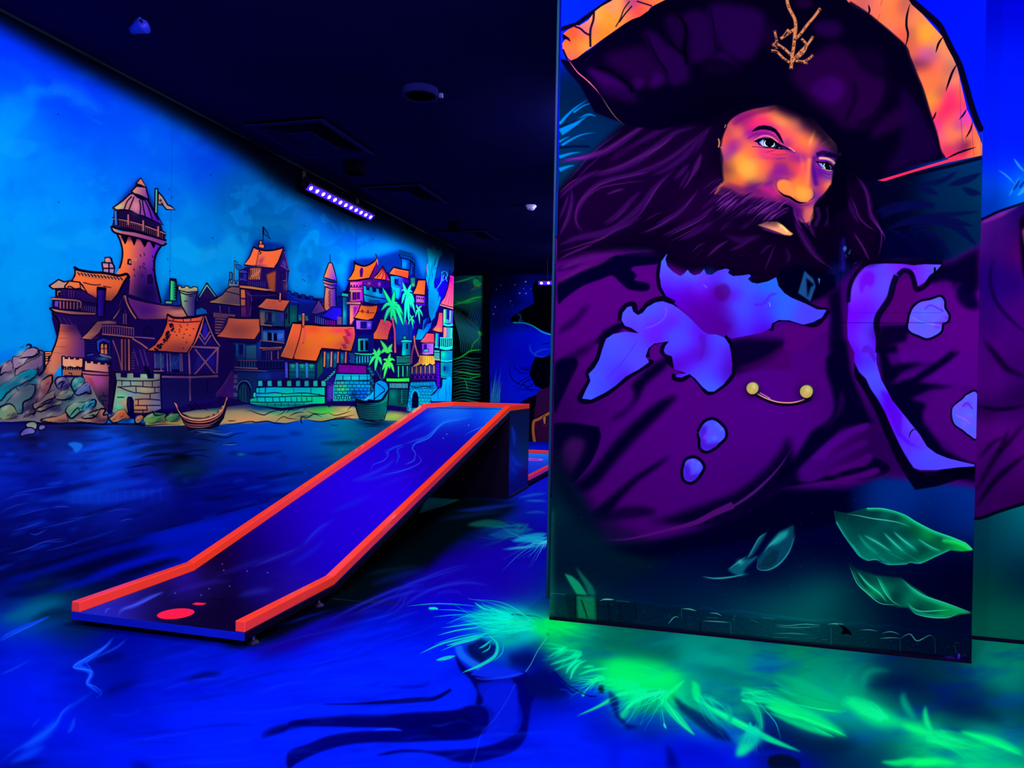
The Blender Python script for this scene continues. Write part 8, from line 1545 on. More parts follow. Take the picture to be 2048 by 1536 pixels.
class Sheet:
    """A painted surface: the mural is laid out in metres over origin + u*W + v*H and carried by a material."""
    def __init__(s, name, mural, origin, u, v, W, H, res, rough=0.9, spec=0.0, bump=0.15, bscale=60.0):
        s.o, s.u, s.v, s.W, s.H = np.array(origin, float), np.array(u, float), np.array(v, float), W, H
        w, h = int(W * res), int(H * res)
        img = bpy.data.images.new(name, w, h, alpha=False, float_buffer=False)
        buf = np.ones((h, w, 4), np.float32)
        a = (np.arange(w) + 0.5) / w * W
        for r0 in range(0, h, 200):
            b = (np.arange(r0, min(h, r0 + 200)) + 0.5) / h * H
            P = s.o + a[None, :, None] * s.u + b[:, None, None] * s.v
            z = np.maximum((P - EYE) @ FW, 0.35)          # stay in front of the drawing's station point
            x = CPX + FPX * ((P - EYE) @ RT) / z
            y = CPY - FPX * ((P - EYE) @ UP) / z
            buf[r0:r0 + len(b), :, :3] = np.clip(mural.sample(x, y), 0, 1)
        img.pixels.foreach_set(buf.ravel())
        img.update()
        img.pack()
        m = s.mat = bpy.data.materials.new(name)
        m.use_nodes = True
        nt = m.node_tree
        bs = nt.nodes['Principled BSDF']
        t = nt.nodes.new('ShaderNodeTexImage')
        t.image = img
        t.extension = 'EXTEND'
        sc = nt.nodes.new('ShaderNodeMixRGB')
        sc.blend_type = 'MULTIPLY'
        sc.inputs[0].default_value = 1.0
        sc.inputs[2].default_value = (0.8, 0.8, 0.8, 1)
        nt.links.new(t.outputs['Color'], sc.inputs[1])
        nt.links.new(sc.outputs[0], bs.inputs['Base Color'])
        bs.inputs['Roughness'].default_value = rough
        bs.inputs['Specular IOR Level'].default_value = spec
        bs.inputs['Specular Tint'].default_value = (0.10, 0.04, 1.0, 1)      # mirrored ultraviolet lamps look violet
        tc = nt.nodes.new('ShaderNodeTexCoord')
        nz = nt.nodes.new('ShaderNodeTexNoise')
        nz.inputs['Scale'].default_value = bscale
        nz.inputs['Detail'].default_value = 5
        bp = nt.nodes.new('ShaderNodeBump')
        bp.inputs['Strength'].default_value = bump
        bp.inputs['Distance'].default_value = 0.004
        nt.links.new(tc.outputs['Object'], nz.inputs['Vector'])
        nt.links.new(nz.outputs['Fac'], bp.inputs['Height'])
        nt.links.new(bp.outputs[0], bs.inputs['Normal'])
    def uv(s, me, offset=(0, 0, 0)):                        # planar layout for every face of a mesh
        lay = me.uv_layers.new(name='layout')
        co = np.array([v.co for v in me.vertices]) + np.array(offset)
        d = co - s.o
        U, V = (d @ s.u) / s.W, (d @ s.v) / s.H
        idx = np.array([l.vertex_index for l in me.loops])
        lay.data.foreach_set('uv', np.stack([U[idx], V[idx]], 1).astype(np.float32).ravel())

def box(bm, x0, y0, z0, x1, y1, z1, bev=0.0, seg=2):
    vs = [bm.verts.new(p) for p in ((x0, y0, z0), (x1, y0, z0), (x1, y1, z0), (x0, y1, z0), (x0, y0, z1), (x1, y0, z1), (x1, y1, z1), (x0, y1, z1))]
    fs = [bm.faces.new([vs[i] for i in q]) for q in ((0, 3, 2, 1), (4, 5, 6, 7), (0, 1, 5, 4), (1, 2, 6, 5), (2, 3, 7, 6), (3, 0, 4, 7))]
    if bev:
        es = list({e for f in fs for e in f.edges})
        bmesh.ops.bevel(bm, geom=es, offset=bev, segments=seg, affect='EDGES', profile=0.5)
    return bm

def sweep(bm, path, w, h, bev=0.004):
    """A square timber of width w (along X) and height h following (x, y, z) base points in a YZ plane or along X."""
    P = [np.array(p, float) for p in path]
    rings = []
    n = len(P)
    for i in range(n):
        a = P[i] - P[i - 1] if i else P[1] - P[0]
        b = P[i + 1] - P[i] if i < n - 1 else P[i] - P[i - 1]
        a, b = a / np.linalg.norm(a), b / np.linalg.norm(b)
        t = (a + b) / np.linalg.norm(a + b)
        side = np.cross(t, (0, 0, 1)); side /= np.linalg.norm(side)
        nrm = np.cross(side, t)
        k = 1 / max(0.5, float(t @ b))
        rings.append([bm.verts.new(P[i] + side * sx * w / 2 + nrm * sz * k) for sx, sz in ((-1, 0), (1, 0), (1, h), (-1, h))])
    for r, q in zip(rings, rings[1:]):
        for j in range(4):
            bm.faces.new((r[j], r[(j + 1) % 4], q[(j + 1) % 4], q[j]))
    bm.faces.new(rings[0][::-1]); bm.faces.new(rings[-1])
    bmesh.ops.recalc_face_normals(bm, faces=bm.faces[:])
    if bev:
        es = [e for e in bm.edges if e.calc_face_angle(0) > 0.6]
        bmesh.ops.bevel(bm, geom=es, offset=bev, segments=2, affect='EDGES', profile=0.5)
    return bm

def lathe(bm, prof, cx=0, cy=0, seg=32, M=None):
    """Surface of revolution about Z from (radius, z) pairs."""
    rings = []
    for r, z in prof:
        if r < 1e-6:
            rings.append([bm.verts.new((cx, cy, z))])
        else:
            rings.append([bm.verts.new((cx + r * math.cos(2 * math.pi * i / seg), cy + r * math.sin(2 * math.pi * i / seg), z)) for i in range(seg)])
    fs = []
    for a, b in zip(rings, rings[1:]):
        for i in range(seg):
            j = (i + 1) % seg
            if len(a) == 1 and len(b) == 1:
                continue
            if len(a) == 1:
                fs.append(bm.faces.new((a[0], b[j], b[i])))
            elif len(b) == 1:
                fs.append(bm.faces.new((a[i], a[j], b[0])))
            else:
                fs.append(bm.faces.new((a[i], a[j], b[j], b[i])))
    bmesh.ops.recalc_face_normals(bm, faces=fs)
    if M is not None:
        bmesh.ops.transform(bm, matrix=M, verts=[v for r in rings for v in r])
    return bm

def tube(bm, pts, r, seg=10):
    pts = [Vector(p) for p in pts]
    rings = []
    for i, p in enumerate(pts):
        t = (pts[min(i + 1, len(pts) - 1)] - pts[max(i - 1, 0)]).normalized()
        a = t.orthogonal().normalized(); b = t.cross(a)
        rings.append([bm.verts.new(p + a * r * math.cos(2 * math.pi * k / seg) + b * r * math.sin(2 * math.pi * k / seg)) for k in range(seg)])
    for p, q in zip(rings, rings[1:]):
        for k in range(seg):
            bm.faces.new((p[k], p[(k + 1) % seg], q[(k + 1) % seg], q[k]))
    bm.faces.new(rings[0][::-1]); bm.faces.new(rings[-1])
    return bm

def link(name, bm, mats, parent=None, at=None, sheet=None, smooth=False):
    """One mesh object. With a parent, coordinates are world coordinates and are stored relative to the parent's place."""
    me = bpy.data.meshes.new(name)
    bmesh.ops.recalc_face_normals(bm, faces=bm.faces[:])
    bm.to_mesh(me)
    bm.free()
    if sheet:
        sheet.uv(me)
    off = Vector((0, 0, 0))
    if parent is not None:
        p = parent
        while p is not None:
            off += p.location
            p = p.parent
    if at is not None:
        off = off + (Vector(at) - off)
    me.transform(Matrix.Translation(-off))
    if smooth:
        me.polygons.foreach_set('use_smooth', [True] * len(me.polygons))
    for m in (mats if isinstance(mats, (list, tuple)) else [mats]):
        me.materials.append(m)
    o = bpy.data.objects.new(name, me)
    COL.objects.link(o)
    if parent is not None:
        o.parent = parent
        if at is not None:
            q = Vector((0, 0, 0)); p = parent
            while p is not None:
                q += p.location; p = p.parent
            o.location = off - q
    elif at is not None:
        o.location = off
    return o

def thing(name, label, cat, loc=(0, 0, 0), group=None):
    o = bpy.data.objects.new(name, None)
    o.empty_display_size = 0.1
    COL.objects.link(o)
    o.location = loc
    o['label'], o['category'] = label, cat
    if group:
        o['group'] = group
    return o

def struct(name, bm, mats, sheet=None, label=None):
    o = link(name, bm, mats, sheet=sheet)
    o['kind'] = 'structure'
    return o

def face_mats(o, test, idx):
    for p in o.data.polygons:
        if test(p):
            p.material_index = idx

NB = bmesh.new
# ----------------------------------------------------------------------------
# paint
# ----------------------------------------------------------------------------
M_black = material('black_wall_paint', '#02020f', 0.9, 0.0, mottled=0.3, scale=3, bump=0.1)
M_ceil = material('black_ceiling_paint', '#0a0a3e', 0.9, 0.0, mottled=0.25, scale=2.0, bump=0.1)
M_edge = material('blackened_timber', '#020208', 0.6, 0.3, mottled=0.3, scale=12, bump=0.15)
M_orange = material('fluorescent_orange_paint', '#ff3a22', 0.07, 0.6, mottled=0.06, scale=14, bump=0.03, tint=(1, 0.8, 1))
M_red = material('fluorescent_red_paint', '#f8143c', 0.4, 0.4, mottled=0.04, scale=20)
M_pink = material('fluorescent_pink_paint', '#ff30c8', 0.4, 0.4, mottled=0.04, scale=20)
M_lip = material('blue_edge_paint', '#0716b0', 0.4, 0.4, mottled=0.3, scale=6, bump=0.1)
M_case = material('black_lamp_housing', '#04040c', 0.5, 0.15, mottled=0.15, scale=20)
M_lens = material('lit_violet_diode', '#f4e4ff', 0.2, 0.5, emit='#f0d8ff', power=14.0, mottled=0.02)
M_strip = material('violet_lamp_face', '#3a14d8', 0.3, 0.5, emit='#3a0cf0', power=0.8, mottled=0.05)
M_vent = material('dark_grey_vent_metal', '#0c0c46', 0.8, 0.0, mottled=0.1, scale=15)
M_slot = material('dark_vent_slot', '#01010c', 0.8, 0.0, mottled=0.1)
M_metal = material('dull_steel', '#4a4a90', 0.35, 0.5, metal=0.3, mottled=0.1, scale=30)
M_foot = material('dark_rubber_foot', '#14142c', 0.5, 0.3)
M_white = material('white_plastic', '#8a8ad0', 0.4, 0.4, mottled=0.03)
M_bluepl = material('blue_plastic', '#0a1ca0', 0.4, 0.4, mottled=0.2, scale=30)

# ----------------------------------------------------------------------------
# the room
# ----------------------------------------------------------------------------
XL, YP, YW, YB, ZC = -3.67, 3.345, 3.67, 12.8, 3.0
XR, YR, XA, YE = 4.4, -2.6, -6.2, 10.28
harbour = paint_harbour()
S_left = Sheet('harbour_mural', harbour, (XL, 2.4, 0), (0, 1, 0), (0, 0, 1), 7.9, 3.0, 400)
captain = paint_captain()
S_pier = Sheet('captain_mural', captain, (-0.70, YP, 0), (1, 0, 0), (0, 0, 1), 1.74, 3.0, 760)
S_side = Sheet('coat_mural', paint_wall_right(), (0.9, YW, 0), (1, 0, 0), (0, 0, 1), 0.6, 3.0, 700)
S_back = Sheet('night_mural', paint_back(), (-4.7, YB, 0), (1, 0, 0), (0, 0, 1), 2.2, 3.0, 300)
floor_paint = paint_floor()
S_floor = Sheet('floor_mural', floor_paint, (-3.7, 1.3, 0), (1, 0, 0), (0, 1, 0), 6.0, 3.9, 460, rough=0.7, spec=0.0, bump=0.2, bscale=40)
S_floor2 = Sheet('floor_mural_far', floor_paint, (-4.2, 5.2, 0), (1, 0, 0), (0, 1, 0), 4.6, 7.6, 170, rough=0.7, spec=0.0, bump=0.2, bscale=40)

# floor: near and far part of one painted slab
bm = NB()
xs, ys = [XA, -3.67, XR], [YR, 5.2, YB]
g = [[bm.verts.new((x, y, 0)) for y in ys] for x in xs]
for i in range(2):
    for j in range(2):
        bm.faces.new((g[i][j], g[i + 1][j], g[i + 1][j + 1], g[i][j + 1]))
geo = bmesh.ops.extrude_face_region(bm, geom=bm.faces[:])
bmesh.ops.translate(bm, vec=(0, 0, -0.1), verts=[v for v in geo['geom'] if isinstance(v, bmesh.types.BMVert)])
me_floor = bpy.data.meshes.new('floor')
bmesh.ops.recalc_face_normals(bm, faces=bm.faces[:])
bm.to_mesh(me_floor); bm.free()
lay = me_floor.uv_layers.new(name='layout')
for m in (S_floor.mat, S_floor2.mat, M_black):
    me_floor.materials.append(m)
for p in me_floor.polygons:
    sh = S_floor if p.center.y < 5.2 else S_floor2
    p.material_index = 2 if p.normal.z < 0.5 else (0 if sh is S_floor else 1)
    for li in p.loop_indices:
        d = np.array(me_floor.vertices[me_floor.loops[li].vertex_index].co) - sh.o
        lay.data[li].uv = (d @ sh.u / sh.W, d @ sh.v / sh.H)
floor = bpy.data.objects.new('floor', me_floor)
COL.objects.link(floor)
floor['kind'] = 'structure'
struct('ceiling', box(NB(), XA, YR, ZC, XR, YB, ZC + 0.1), M_ceil)
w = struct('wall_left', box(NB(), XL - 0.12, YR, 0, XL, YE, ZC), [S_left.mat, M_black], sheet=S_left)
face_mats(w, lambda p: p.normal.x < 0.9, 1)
w = struct('wall_back', box(NB(), XA, YB, 0, XR, YB + 0.12, ZC), [S_back.mat, M_black], sheet=S_back)
face_mats(w, lambda p: p.normal.y > -0.9, 1)
w = struct('wall_right', box(NB(), -0.786, YW, 0, XR, YW + 0.14, ZC), [S_side.mat, M_black], sheet=S_side)
face_mats(w, lambda p: p.normal.y > -0.9, 1)
w = struct('wall_front', box(NB(), -0.698, YP, 0, 1.02, YW, ZC), [S_pier.mat, M_black], sheet=S_pier)
face_mats(w, lambda p: p.normal.y > -0.9, 1)
struct('wall_rear', box(NB(), XA, YR - 0.12, 0, XR, YR, ZC), M_black)
struct('wall_far_right', box(NB(), XR, YR, 0, XR + 0.12, YB, ZC), M_black)
struct('wall_alcove', box(NB(), XA - 0.12, YE - 0.1, 0, XA, YB, ZC), M_black)
struct('wall_alcove_front', box(NB(), XA, YE - 0.12, 0, XL - 0.12, YE, ZC), M_black)
struct('trim_1', box(NB(), -3.995, YB - 0.05, 0, -3.865, YB, ZC, 0.004), M_black)
struct('trim_2', box(NB(), XL, YR, ZC - 0.018, XL + 0.018, YE, ZC, 0.003), material('teal_black_cove', '#06101e', 0.8, 0.05, mottled=0.2))
struct('trim_3', box(NB(), -0.786, YW - 0.012, 0.0, -0.772, YW, ZC, 0.003), material('teal_corner_bead', '#083a58', 0.5, 0.3, mottled=0.5, scale=2.5))
# battered kick board at the foot of the pier
rr = random.Random(4)
bm = NB()
NX, NZ = 150, 12
x0, x1, z0, z1 = -0.698, 1.02, 0.014, 0.128
gv = [[None] * (NZ + 1) for _ in range(NX + 1)]
for i in range(NX + 1):
    for j in range(NZ + 1):
        t, s = i / NX, j / NZ
        d = 0.006 + 0.0006 * math.sin(i * 0.9 + 2 * math.sin(j)) * (0.5 + 0.5 * math.sin(i * 0.21)) + rr.uniform(-0.0007, 0.0007)
        if j in (0, NZ):
            d = 0.0005
        zz = z0 + (z1 - z0 - 0.012 * (0.5 + 0.5 * math.sin(i * 0.37 + math.sin(i * 0.11) * 3))) * s
        gv[i][j] = bm.verts.new((x0 + (x1 - x0) * t, YP - d, zz))
for i in range(NX):
    for j in range(NZ):
        bm.faces.new((gv[i][j], gv[i + 1][j], gv[i + 1][j + 1], gv[i][j + 1]))
back = [[bm.verts.new((x0 + (x1 - x0) * i / NX, YP, gv[i][j].co.z)) for j in (0, NZ)] for i in range(NX + 1)]
for i in range(NX):
    bm.faces.new((gv[i][NZ], gv[i + 1][NZ], back[i + 1][1], back[i][1]))
    bm.faces.new((gv[i + 1][0], gv[i][0], back[i][0], back[i + 1][0]))
struct('baseboard_front', bm, S_pier.mat, sheet=S_pier)
struct('baseboard_front_gap', box(NB(), -0.699, YP - 0.004, 0, 1.021, YP, 0.013), M_edge)
struct('baseboard_right', box(NB(), 1.021, YW - 0.005, 0, XR, YW, 0.016), M_edge)

# ----------------------------------------------------------------------------
# the golf ramp
# ----------------------------------------------------------------------------
RX0, RX1, RY0, RYB, RYT, RYE = -2.625, -1.775, 2.585, 3.31, 6.56, 7.31
ZD, ZT, TH = 0.07, 0.808, 0.034
deck_paint = paint_deck()
slope = np.array([0, RYT - RYB, ZT - ZD]); SL = float(np.linalg.norm(slope)); sv = slope / SL
S_start = Sheet('start_deck_swirl', deck_paint, (RX0, RY0, ZD), (1, 0, 0), (0, 1, 0), RX1 - RX0, RYB - RY0, 700, rough=0.4, spec=0.0, bump=0.03)
S_ramp = Sheet('ramp_swirl', deck_paint, (RX0, RYB, ZD), (1, 0, 0), sv, RX1 - RX0, SL, 400, rough=0.4, spec=0.0, bump=0.03)
S_top = Sheet('top_deck_swirl', deck_paint, (RX0, RYT, ZT), (1, 0, 0), (0, 1, 0), RX1 - RX0, RYE - RYT, 300, rough=0.4, spec=0.0, bump=0.03)
S_box = Sheet('box_side_swirl', paint_box_side(), (RX1, RYT, 0), (0, 1, 0), (0, 0, 1), RYE - RYT, 0.82, 300, rough=0.4, spec=0.4, bump=0.05)
ramp = thing('mini_golf_ramp', 'long orange railed mini golf ramp rising beside the harbour mural, blue swirl deck', 'mini golf ramp', (-2.2, RY0, 0))
o = link('start_deck', box(NB(), RX0, RY0, ZD - TH, RX1, RYB, ZD, 0.002), [S_start.mat, M_lip, M_edge], ramp, sheet=S_start)
face_mats(o, lambda p: p.normal.z < 0.5, 2); face_mats(o, lambda p: p.normal.y < -0.5, 1)
bm = NB()
dn = np.cross((1, 0, 0), sv) * -TH
c0, c1 = np.array([0, RYB, ZD]), np.array([0, RYT, ZT])
vv = [bm.verts.new((x, *(p[1:]))) for p in (c0, c1, c1 + dn, c0 + dn) for x in (RX0, RX1)]
for q in ((0, 1, 3, 2), (2, 3, 5, 4), (4, 5, 7, 6), (6, 7, 1, 0), (0, 2, 4, 6), (1, 7, 5, 3)):
    bm.faces.new([vv[i] for i in q])
o = link('ramp_deck', bm, [S_ramp.mat, M_edge], ramp, sheet=S_ramp)
face_mats(o, lambda p: p.normal.z < 0.5, 1)
o = link('top_deck', box(NB(), RX0, RYT, ZT - TH, RX1, RYE, ZT, 0.001), [S_top.mat, M_edge], ramp, sheet=S_top)
face_mats(o, lambda p: p.normal.z < 0.5, 1)
o = link('box_base', box(NB(), RX0 + 0.004, RYT + 0.004, 0.0, RX1 - 0.0005, RYE - 0.002, ZT - TH, 0.002), [M_edge, S_box.mat], ramp, sheet=S_box)
face_mats(o, lambda p: p.normal.x > 0.9, 1)
link('plinth', box(NB(), RX0 + 0.03, RYT + 0.05, 0.0, RX1 + 0.004, RYE + 0.004, 0.028, 0.002), M_edge, ramp)
RW = 0.045
xl, xr = RX0 + RW / 2, RX1 - RW / 2
link('rail', sweep(NB(), [(xl, RY0, ZD), (xl, RYB, ZD), (xl, RYT, ZT), (xl, RYE - RW, ZT)], RW, RW), M_orange, ramp)
link('rail', sweep(NB(), [(xr, RY0, ZD), (xr, RYB, ZD), (xr, RYT - 0.01, ZT)], RW, RW), M_orange, ramp)
link('rail', box(NB(), RX1 - RW, RYT - 0.006, ZT, RX1, RYE - RW, ZT + RW, 0.004), M_orange, ramp)
link('rail', box(NB(), RX0, RYE - RW, ZT, RX1, RYE, ZT + RW, 0.004), M_orange, ramp)
# under-rail stringers
for x in (RX0 + 0.02, RX1 - 0.02):
    link('stringer', sweep(NB(), [(x, RYB - 0.02, ZD - TH - 0.02), (x, RYT - 0.02, ZT - TH - 0.026)], 0.03, 0.025, 0.002), M_edge, ramp)
link('cup_disc', lathe(NB(), [(0, ZD + 0.0004), (0.071, ZD + 0.0004), (0.073, ZD + 0.0016), (0.071, ZD + 0.0022), (0, ZD + 0.0022)], -2.19, 2.697, 48), M_red, ramp)
bm = NB()
pts = []
for px, py in ((384, 1208), (392, 1205), (402, 1205.5), (413, 1206.5), (406, 1209.5), (393, 1210)):
    d = RT * (px - CPX) / FPX - UP * (py - CPY) / FPX + FW
    P = EYE + d * ((ZD + 0.0012 - EYE[2]) / d[2])
    pts.append(bm.verts.new(P))
f = bm.faces.new(pts)
ex = bmesh.ops.extrude_face_region(bm, geom=[f])
bmesh.ops.translate(bm, vec=(0, 0, -0.0009), verts=[v for v in ex['geom'] if isinstance(v, bmesh.types.BMVert)])
link('tee_mark', bm, M_red, ramp)
for x, y in ((RX1 - 0.014, 2.665), (RX1 - 0.014, 3.19), (RX0 + 0.04, 2.665), (RX0 + 0.04, 3.19)):
    leg = link('leg', lathe(NB(), [(0, 0.012), (0.006, 0.012), (0.006, ZD - TH), (0, ZD - TH)], x, y, 12), M_metal, ramp, at=(x, y, 0))
    link('foot_pad', lathe(NB(), [(0, 0.0), (0.024, 0.0), (0.024, 0.004), (0.016, 0.012), (0.009, 0.016), (0, 0.016)], x, y, 24), M_foot, leg)

# ----------------------------------------------------------------------------
# the low lane behind it
# ----------------------------------------------------------------------------
LY0, LY1 = 7.36, 10.15
S_lane = Sheet('lane_swirl', deck_paint, (RX0, LY0, ZD), (1, 0, 0), (0, 1, 0), RX1 - RX0, LY1 - LY0, 200, rough=0.4, spec=0.0, bump=0.03)
lane = thing('mini_golf_lane', 'low orange railed mini golf lane on the floor behind the ramp box, pink hole ring', 'mini golf lane', (-2.2, LY0, 0))
o = link('lane_deck', box(NB(), RX0, LY0, ZD - TH, RX1, LY1, ZD, 0.002), [S_lane.mat, M_edge], lane, sheet=S_lane)
face_mats(o, lambda p: p.normal.z < 0.5, 1)
link('rail', box(NB(), RX1 - RW, LY0, ZD, RX1, LY1 - RW, ZD + RW, 0.004), M_orange, lane)
link('rail', box(NB(), RX0, LY0, ZD, RX0 + RW, LY1 - RW, ZD + RW, 0.004), M_orange, lane)
link('rail', box(NB(), RX0, LY1 - RW, ZD, RX1, LY1, ZD + RW, 0.004), M_orange, lane)
link('hole_ring', lathe(NB(), [(0.085, ZD + 0.0004), (0.085, ZD + 0.004), (0.12, ZD + 0.004), (0.12, ZD + 0.0004), (0.085, ZD + 0.0004)], -2.19, 9.3, 40), M_pink, lane)
link('base_frame', box(NB(), RX0 + 0.03, LY0 + 0.02, 0, RX1 - 0.03, LY1 - 0.03, ZD - TH), M_edge, lane)

# ----------------------------------------------------------------------------
# ultraviolet bars that can be seen
# ----------------------------------------------------------------------------
def uv_bar(label, M, group, drop, wall=None):
    """Local: the bar runs along X, its lit face looks along -Z'."""
    t = thing('ultraviolet_light_bar', label, 'light bar', M.translation, group)
    L = 1.34
    R = M.to_3x3().to_4x4()
    def put(name, bm, mat, parent=t, smooth=False):
        bmesh.ops.transform(bm, matrix=R, verts=bm.verts[:])
        me = bpy.data.meshes.new(name)
        bmesh.ops.recalc_face_normals(bm, faces=bm.faces[:])
        bm.to_mesh(me); bm.free()
        me.materials.append(mat)
        if smooth:
            me.polygons.foreach_set('use_smooth', [True] * len(me.polygons))
        ob = bpy.data.objects.new(name, me)
        COL.objects.link(ob)
        ob.parent = parent
        return ob
    put('housing', box(NB(), -L / 2, -0.045, 0.0, L / 2, 0.045, 0.075, 0.006), M_case)
    put('lit_face', box(NB(), -L / 2 + 0.01, -0.034, -0.004, L / 2 - 0.01, 0.034, 0.002, 0.002), M_strip)
    for k in range(12):
        x = -L / 2 + 0.06 + k * (L - 0.12) / 11
        put('diode', lathe(NB(), [(0, -0.016), (0.01, -0.01), (0.018, -0.006), (0.02, -0.003), (0.0, -0.003)], x, 0, 20), M_lens, smooth=True)
    put('heat_sink', box(NB(), -L / 2 + 0.05, -0.03, 0.074, L / 2 - 0.05, 0.03, 0.095, 0.003), M_case)
    Ri = R.inverted()
    for sx in (-0.4, 0.4):
        wa = R @ Vector((sx * L, 0, 0.09))
        end = Vector((wa.x, wa.y, drop)) if wall is None else Vector((wall - M.translation.x, wa.y, wa.z + 0.07))
        put('hanger', tube(NB(), [Ri @ wa, Ri @ ((wa + end) / 2), Ri @ end], 0.008), M_case)
        pl = NB()
        if wall is None:
            box(pl, end.x - 0.03, end.y - 0.03, end.z - 0.008, end.x + 0.03, end.y + 0.03, end.z, 0.002)
        else:
            box(pl, end.x, end.y - 0.03, end.z - 0.05, end.x + 0.008, end.y + 0.03, end.z + 0.05, 0.002)
        bmesh.ops.transform(pl, matrix=Ri, verts=pl.verts[:])
        put('mounting_plate', pl, M_case)
    return t
def bar_matrix(loc, along, look):
    z = -Vector(look).normalized()
    x = Vector(along); x = (x - z * x.dot(z)).normalized()
    y = z.cross(x)
    m = Matrix.Identity(4)
    for i in range(3):
        m[i][0], m[i][1], m[i][2], m[i][3] = x[i], y[i], z[i], loc[i]
    return m
uv_bar('violet lit twelve lamp bar hanging at the top of the harbour mural wall', bar_matrix((-3.55, 6.665, 2.797), (0, 1, 0), (0.72, 0.0, -0.69)), 'ultraviolet light bars', ZC - 2.797, XL)
uv_bar('far light bar showing two bright lamps at the left edge of the captain pillar', bar_matrix((-1.98, 11.3, 2.6), (1, 0, 0), (0.0, -0.8, -0.6)), 'ultraviolet light bars', ZC - 2.6)

# ----------------------------------------------------------------------------
# ceiling fittings
# ----------------------------------------------------------------------------
def diffuser(label, x0, y0, x1, y1):
    cx, cy = (x0 + x1) / 2, (y0 + y1) / 2
    hx, hy = (x1 - x0) / 2, (y1 - y0) / 2
    t = thing('ceiling_air_diffuser', label, 'air vent', (cx, cy, ZC), 'square air diffusers')
    def ring(bm, a, b, za, zb):
        A = [(sx * (hx - a), sy * (hy - a)) for sx, sy in ((-1, -1), (1, -1), (1, 1), (-1, 1))]
        B = [(sx * (hx - b), sy * (hy - b)) for sx, sy in ((-1, -1), (1, -1), (1, 1), (-1, 1))]
        v = [bm.verts.new((cx + x, cy + y, ZC - za)) for x, y in A] + [bm.verts.new((cx + x, cy + y, ZC - zb)) for x, y in B]
        u = [bm.verts.new((cx + x, cy + y, ZC - za + 0.004)) for x, y in A] + [bm.verts.new((cx + x, cy + y, ZC - zb + 0.004)) for x, y in B]
        for i in range(4):
            j = (i + 1) % 4
            bm.faces.new((v[i], v[j], v[4 + j], v[4 + i])); bm.faces.new((u[j], u[i], u[4 + i], u[4 + j]))
            bm.faces.new((v[j], v[i], u[i], u[j])); bm.faces.new((v[4 + i], v[4 + j], u[4 + j], u[4 + i]))
        return bm
    link('frame', ring(NB(), 0.0, 0.04, 0.03, 0.034), M_vent, t)
    link('back_box', box(NB(), x0 + 0.02, y0 + 0.02, ZC - 0.006, x1 - 0.02, y1 - 0.02, ZC), M_slot, t)
    for k in range(5):
        link('louvre', ring(NB(), 0.05 + k * 0.034, 0.078 + k * 0.034, 0.032, 0.012), M_vent, t)
    q = 0.05 + 5 * 0.034
    link('centre_plate', box(NB(), x0 + q, y0 + q, ZC - 0.034, x1 - q, y1 - q, ZC - 0.028, 0.002), M_vent, t)
    return t
diffuser('nearest dark square air diffuser on the ceiling, above the harbour tower side', -3.45, 4.90, -2.79, 5.78)
diffuser('middle dark square air diffuser on the ceiling just past the light bar', -3.45, 6.76, -2.775, 7.56)
diffuser('farthest dark square air diffuser on the ceiling near the end of the mural', -3.45, 9.03, -2.82, 9.74)

t = thing('ceiling_speaker', 'round black speaker ring on the bare ceiling above the ramp', 'speaker', (-1.90, 4.6, ZC))
link('rim', lathe(NB(), [(0.118, ZC), (0.122, ZC - 0.03), (0.118, ZC - 0.046), (0.104, ZC - 0.05), (0.098, ZC - 0.046), (0.098, ZC - 0.01)], -1.90, 4.6, 48), M_vent, t, smooth=True)
link('grille', lathe(NB(), [(0.099, ZC - 0.04), (0.06, ZC - 0.036), (0.0, ZC - 0.034)], -1.90, 4.6, 48), M_slot, t)
link('spring_clip', box(NB(), -1.80, 4.68, ZC - 0.03, -1.775, 4.70, ZC, 0.002), M_metal, t)
t = thing('smoke_detector', 'small pale round smoke detector on the ceiling near the pillar edge', 'smoke detector', (-1.95, 7.92, ZC))
link('base', lathe(NB(), [(0, ZC), (0.058, ZC), (0.06, ZC - 0.014), (0.05, ZC - 0.018), (0, ZC - 0.018)], -1.95, 7.92, 32), M_white, t, smooth=True)
link('dome', lathe(NB(), [(0.048, ZC - 0.018), (0.046, ZC - 0.034), (0.034, ZC - 0.046), (0.0, ZC - 0.05)], -1.95, 7.92, 32), M_white, t, smooth=True)
for lab, x, y, s in (('black sensor box on the ceiling just above the light bar', -3.10, 6.02, 0.075), ('black sensor box on the ceiling in front of the farthest diffuser', -3.08, 8.6, 0.06)):
    t = thing('ceiling_sensor', lab, 'sensor', (x, y, ZC), 'black ceiling sensor boxes')
    link('mount', box(NB(), x - s * .5, y - s * .5, ZC - 0.02, x + s * .5, y + s * .5, ZC, 0.003), M_slot, t)
    link('case', box(NB(), x - s, y - s, ZC - 0.11, x + s, y + s, ZC - 0.018, 0.008), M_slot, t)
t = thing('ceiling_spotlight', 'small blue lit spotlight head on the dark ceiling, nearest the top left corner', 'spotlight', (-3.03, 3.36, ZC))
link('mount', lathe(NB(), [(0, ZC), (0.025, ZC), (0.025, ZC - 0.012), (0, ZC - 0.012)], -3.03, 3.36, 24), M_case, t)
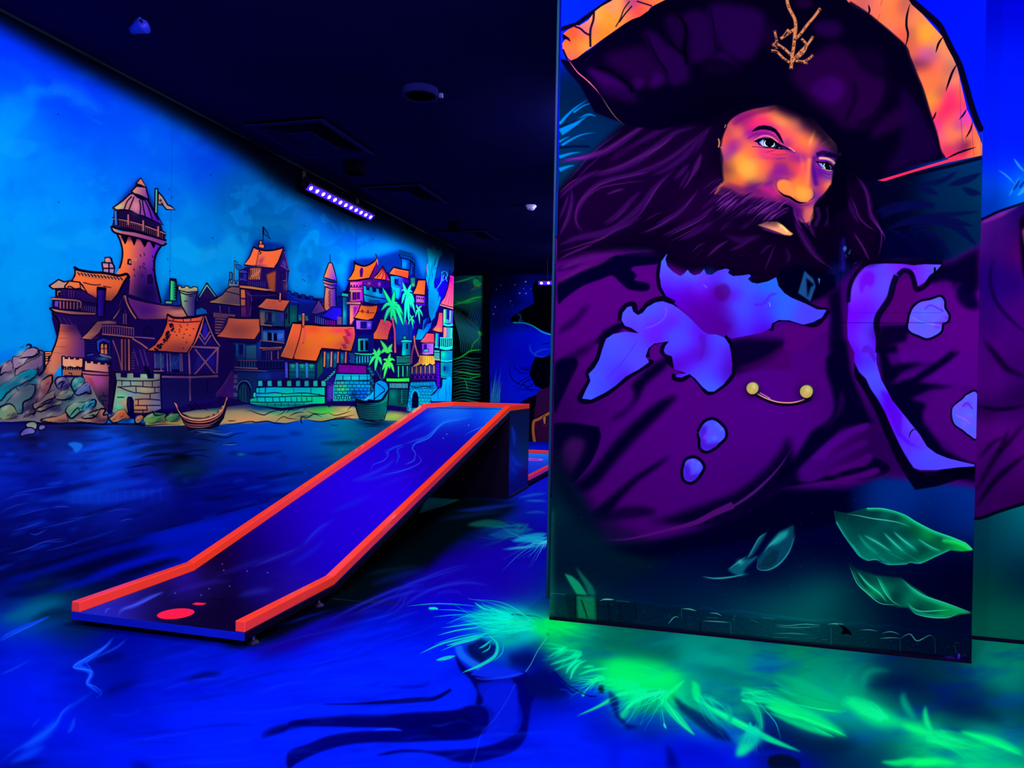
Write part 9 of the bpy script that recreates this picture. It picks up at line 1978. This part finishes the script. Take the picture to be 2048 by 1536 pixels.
Mx = Matrix.Translation((-3.03, 3.36, ZC - 0.045)) @ Matrix.Rotation(math.radians(75), 4, 'Y')
link('shade', lathe(NB(), [(0.012, -0.045), (0.02, -0.04), (0.03, 0.0), (0.043, 0.04), (0.043, 0.046), (0.039, 0.046), (0.03, 0.02), (0.0, 0.0)], 0, 0, 28, Mx), M_bluepl, t, smooth=True)
link('stem', tube(NB(), [(-3.03, 3.36, ZC - 0.008), (-3.03, 3.36, ZC - 0.04)], 0.006), M_case, t)

# ----------------------------------------------------------------------------
# access hatch let into the pier
# ----------------------------------------------------------------------------
hx0, hx1, hz0, hz1 = 0.506, 0.923, 1.360, 1.777
t = thing('access_hatch', 'flush square access hatch painted over by the coat on the captain pillar', 'hatch', (0.715, YP, 1.36))
bm = NB(); fw = 0.037
for a in ((hx0, hz0, hx1, hz0 + fw), (hx0, hz1 - fw, hx1, hz1), (hx0, hz0 + fw, hx0 + fw, hz1 - fw), (hx1 - fw, hz0 + fw, hx1, hz1 - fw)):
    box(bm, a[0], YP - 0.004, a[1], a[2], YP, a[3], 0.0008, 1)
link('frame', bm, S_pier.mat, t, sheet=S_pier)
g = 0.0022
door = link('door_leaf', box(NB(), hx0 + fw + g, YP - 0.0045, hz0 + fw + g, hx1 - fw - g, YP - 0.0008, hz1 - fw - g, 0.001, 2), S_pier.mat, t, sheet=S_pier)
link('gap_seal', box(NB(), hx0 + fw, YP - 0.0024, hz0 + fw, hx1 - fw, YP - 0.0004, hz1 - fw), S_pier.mat, t, sheet=S_pier)
Rx = Matrix.Translation((0.856, YP - 0.0044, 1.571)) @ Matrix.Rotation(math.radians(90), 4, 'X')
lock = link('lock', lathe(NB(), [(0.0, 0.0018), (0.0125, 0.0018), (0.014, 0.0012), (0.014, 0.0), (0.0, 0.0)], 0, 0, 32, Rx), S_pier.mat, door, sheet=S_pier)
link('keyhole', box(NB(), 0.853, YP - 0.0068, 1.561, 0.8605, YP - 0.0058, 1.582, 0.0003), M_slot, lock)
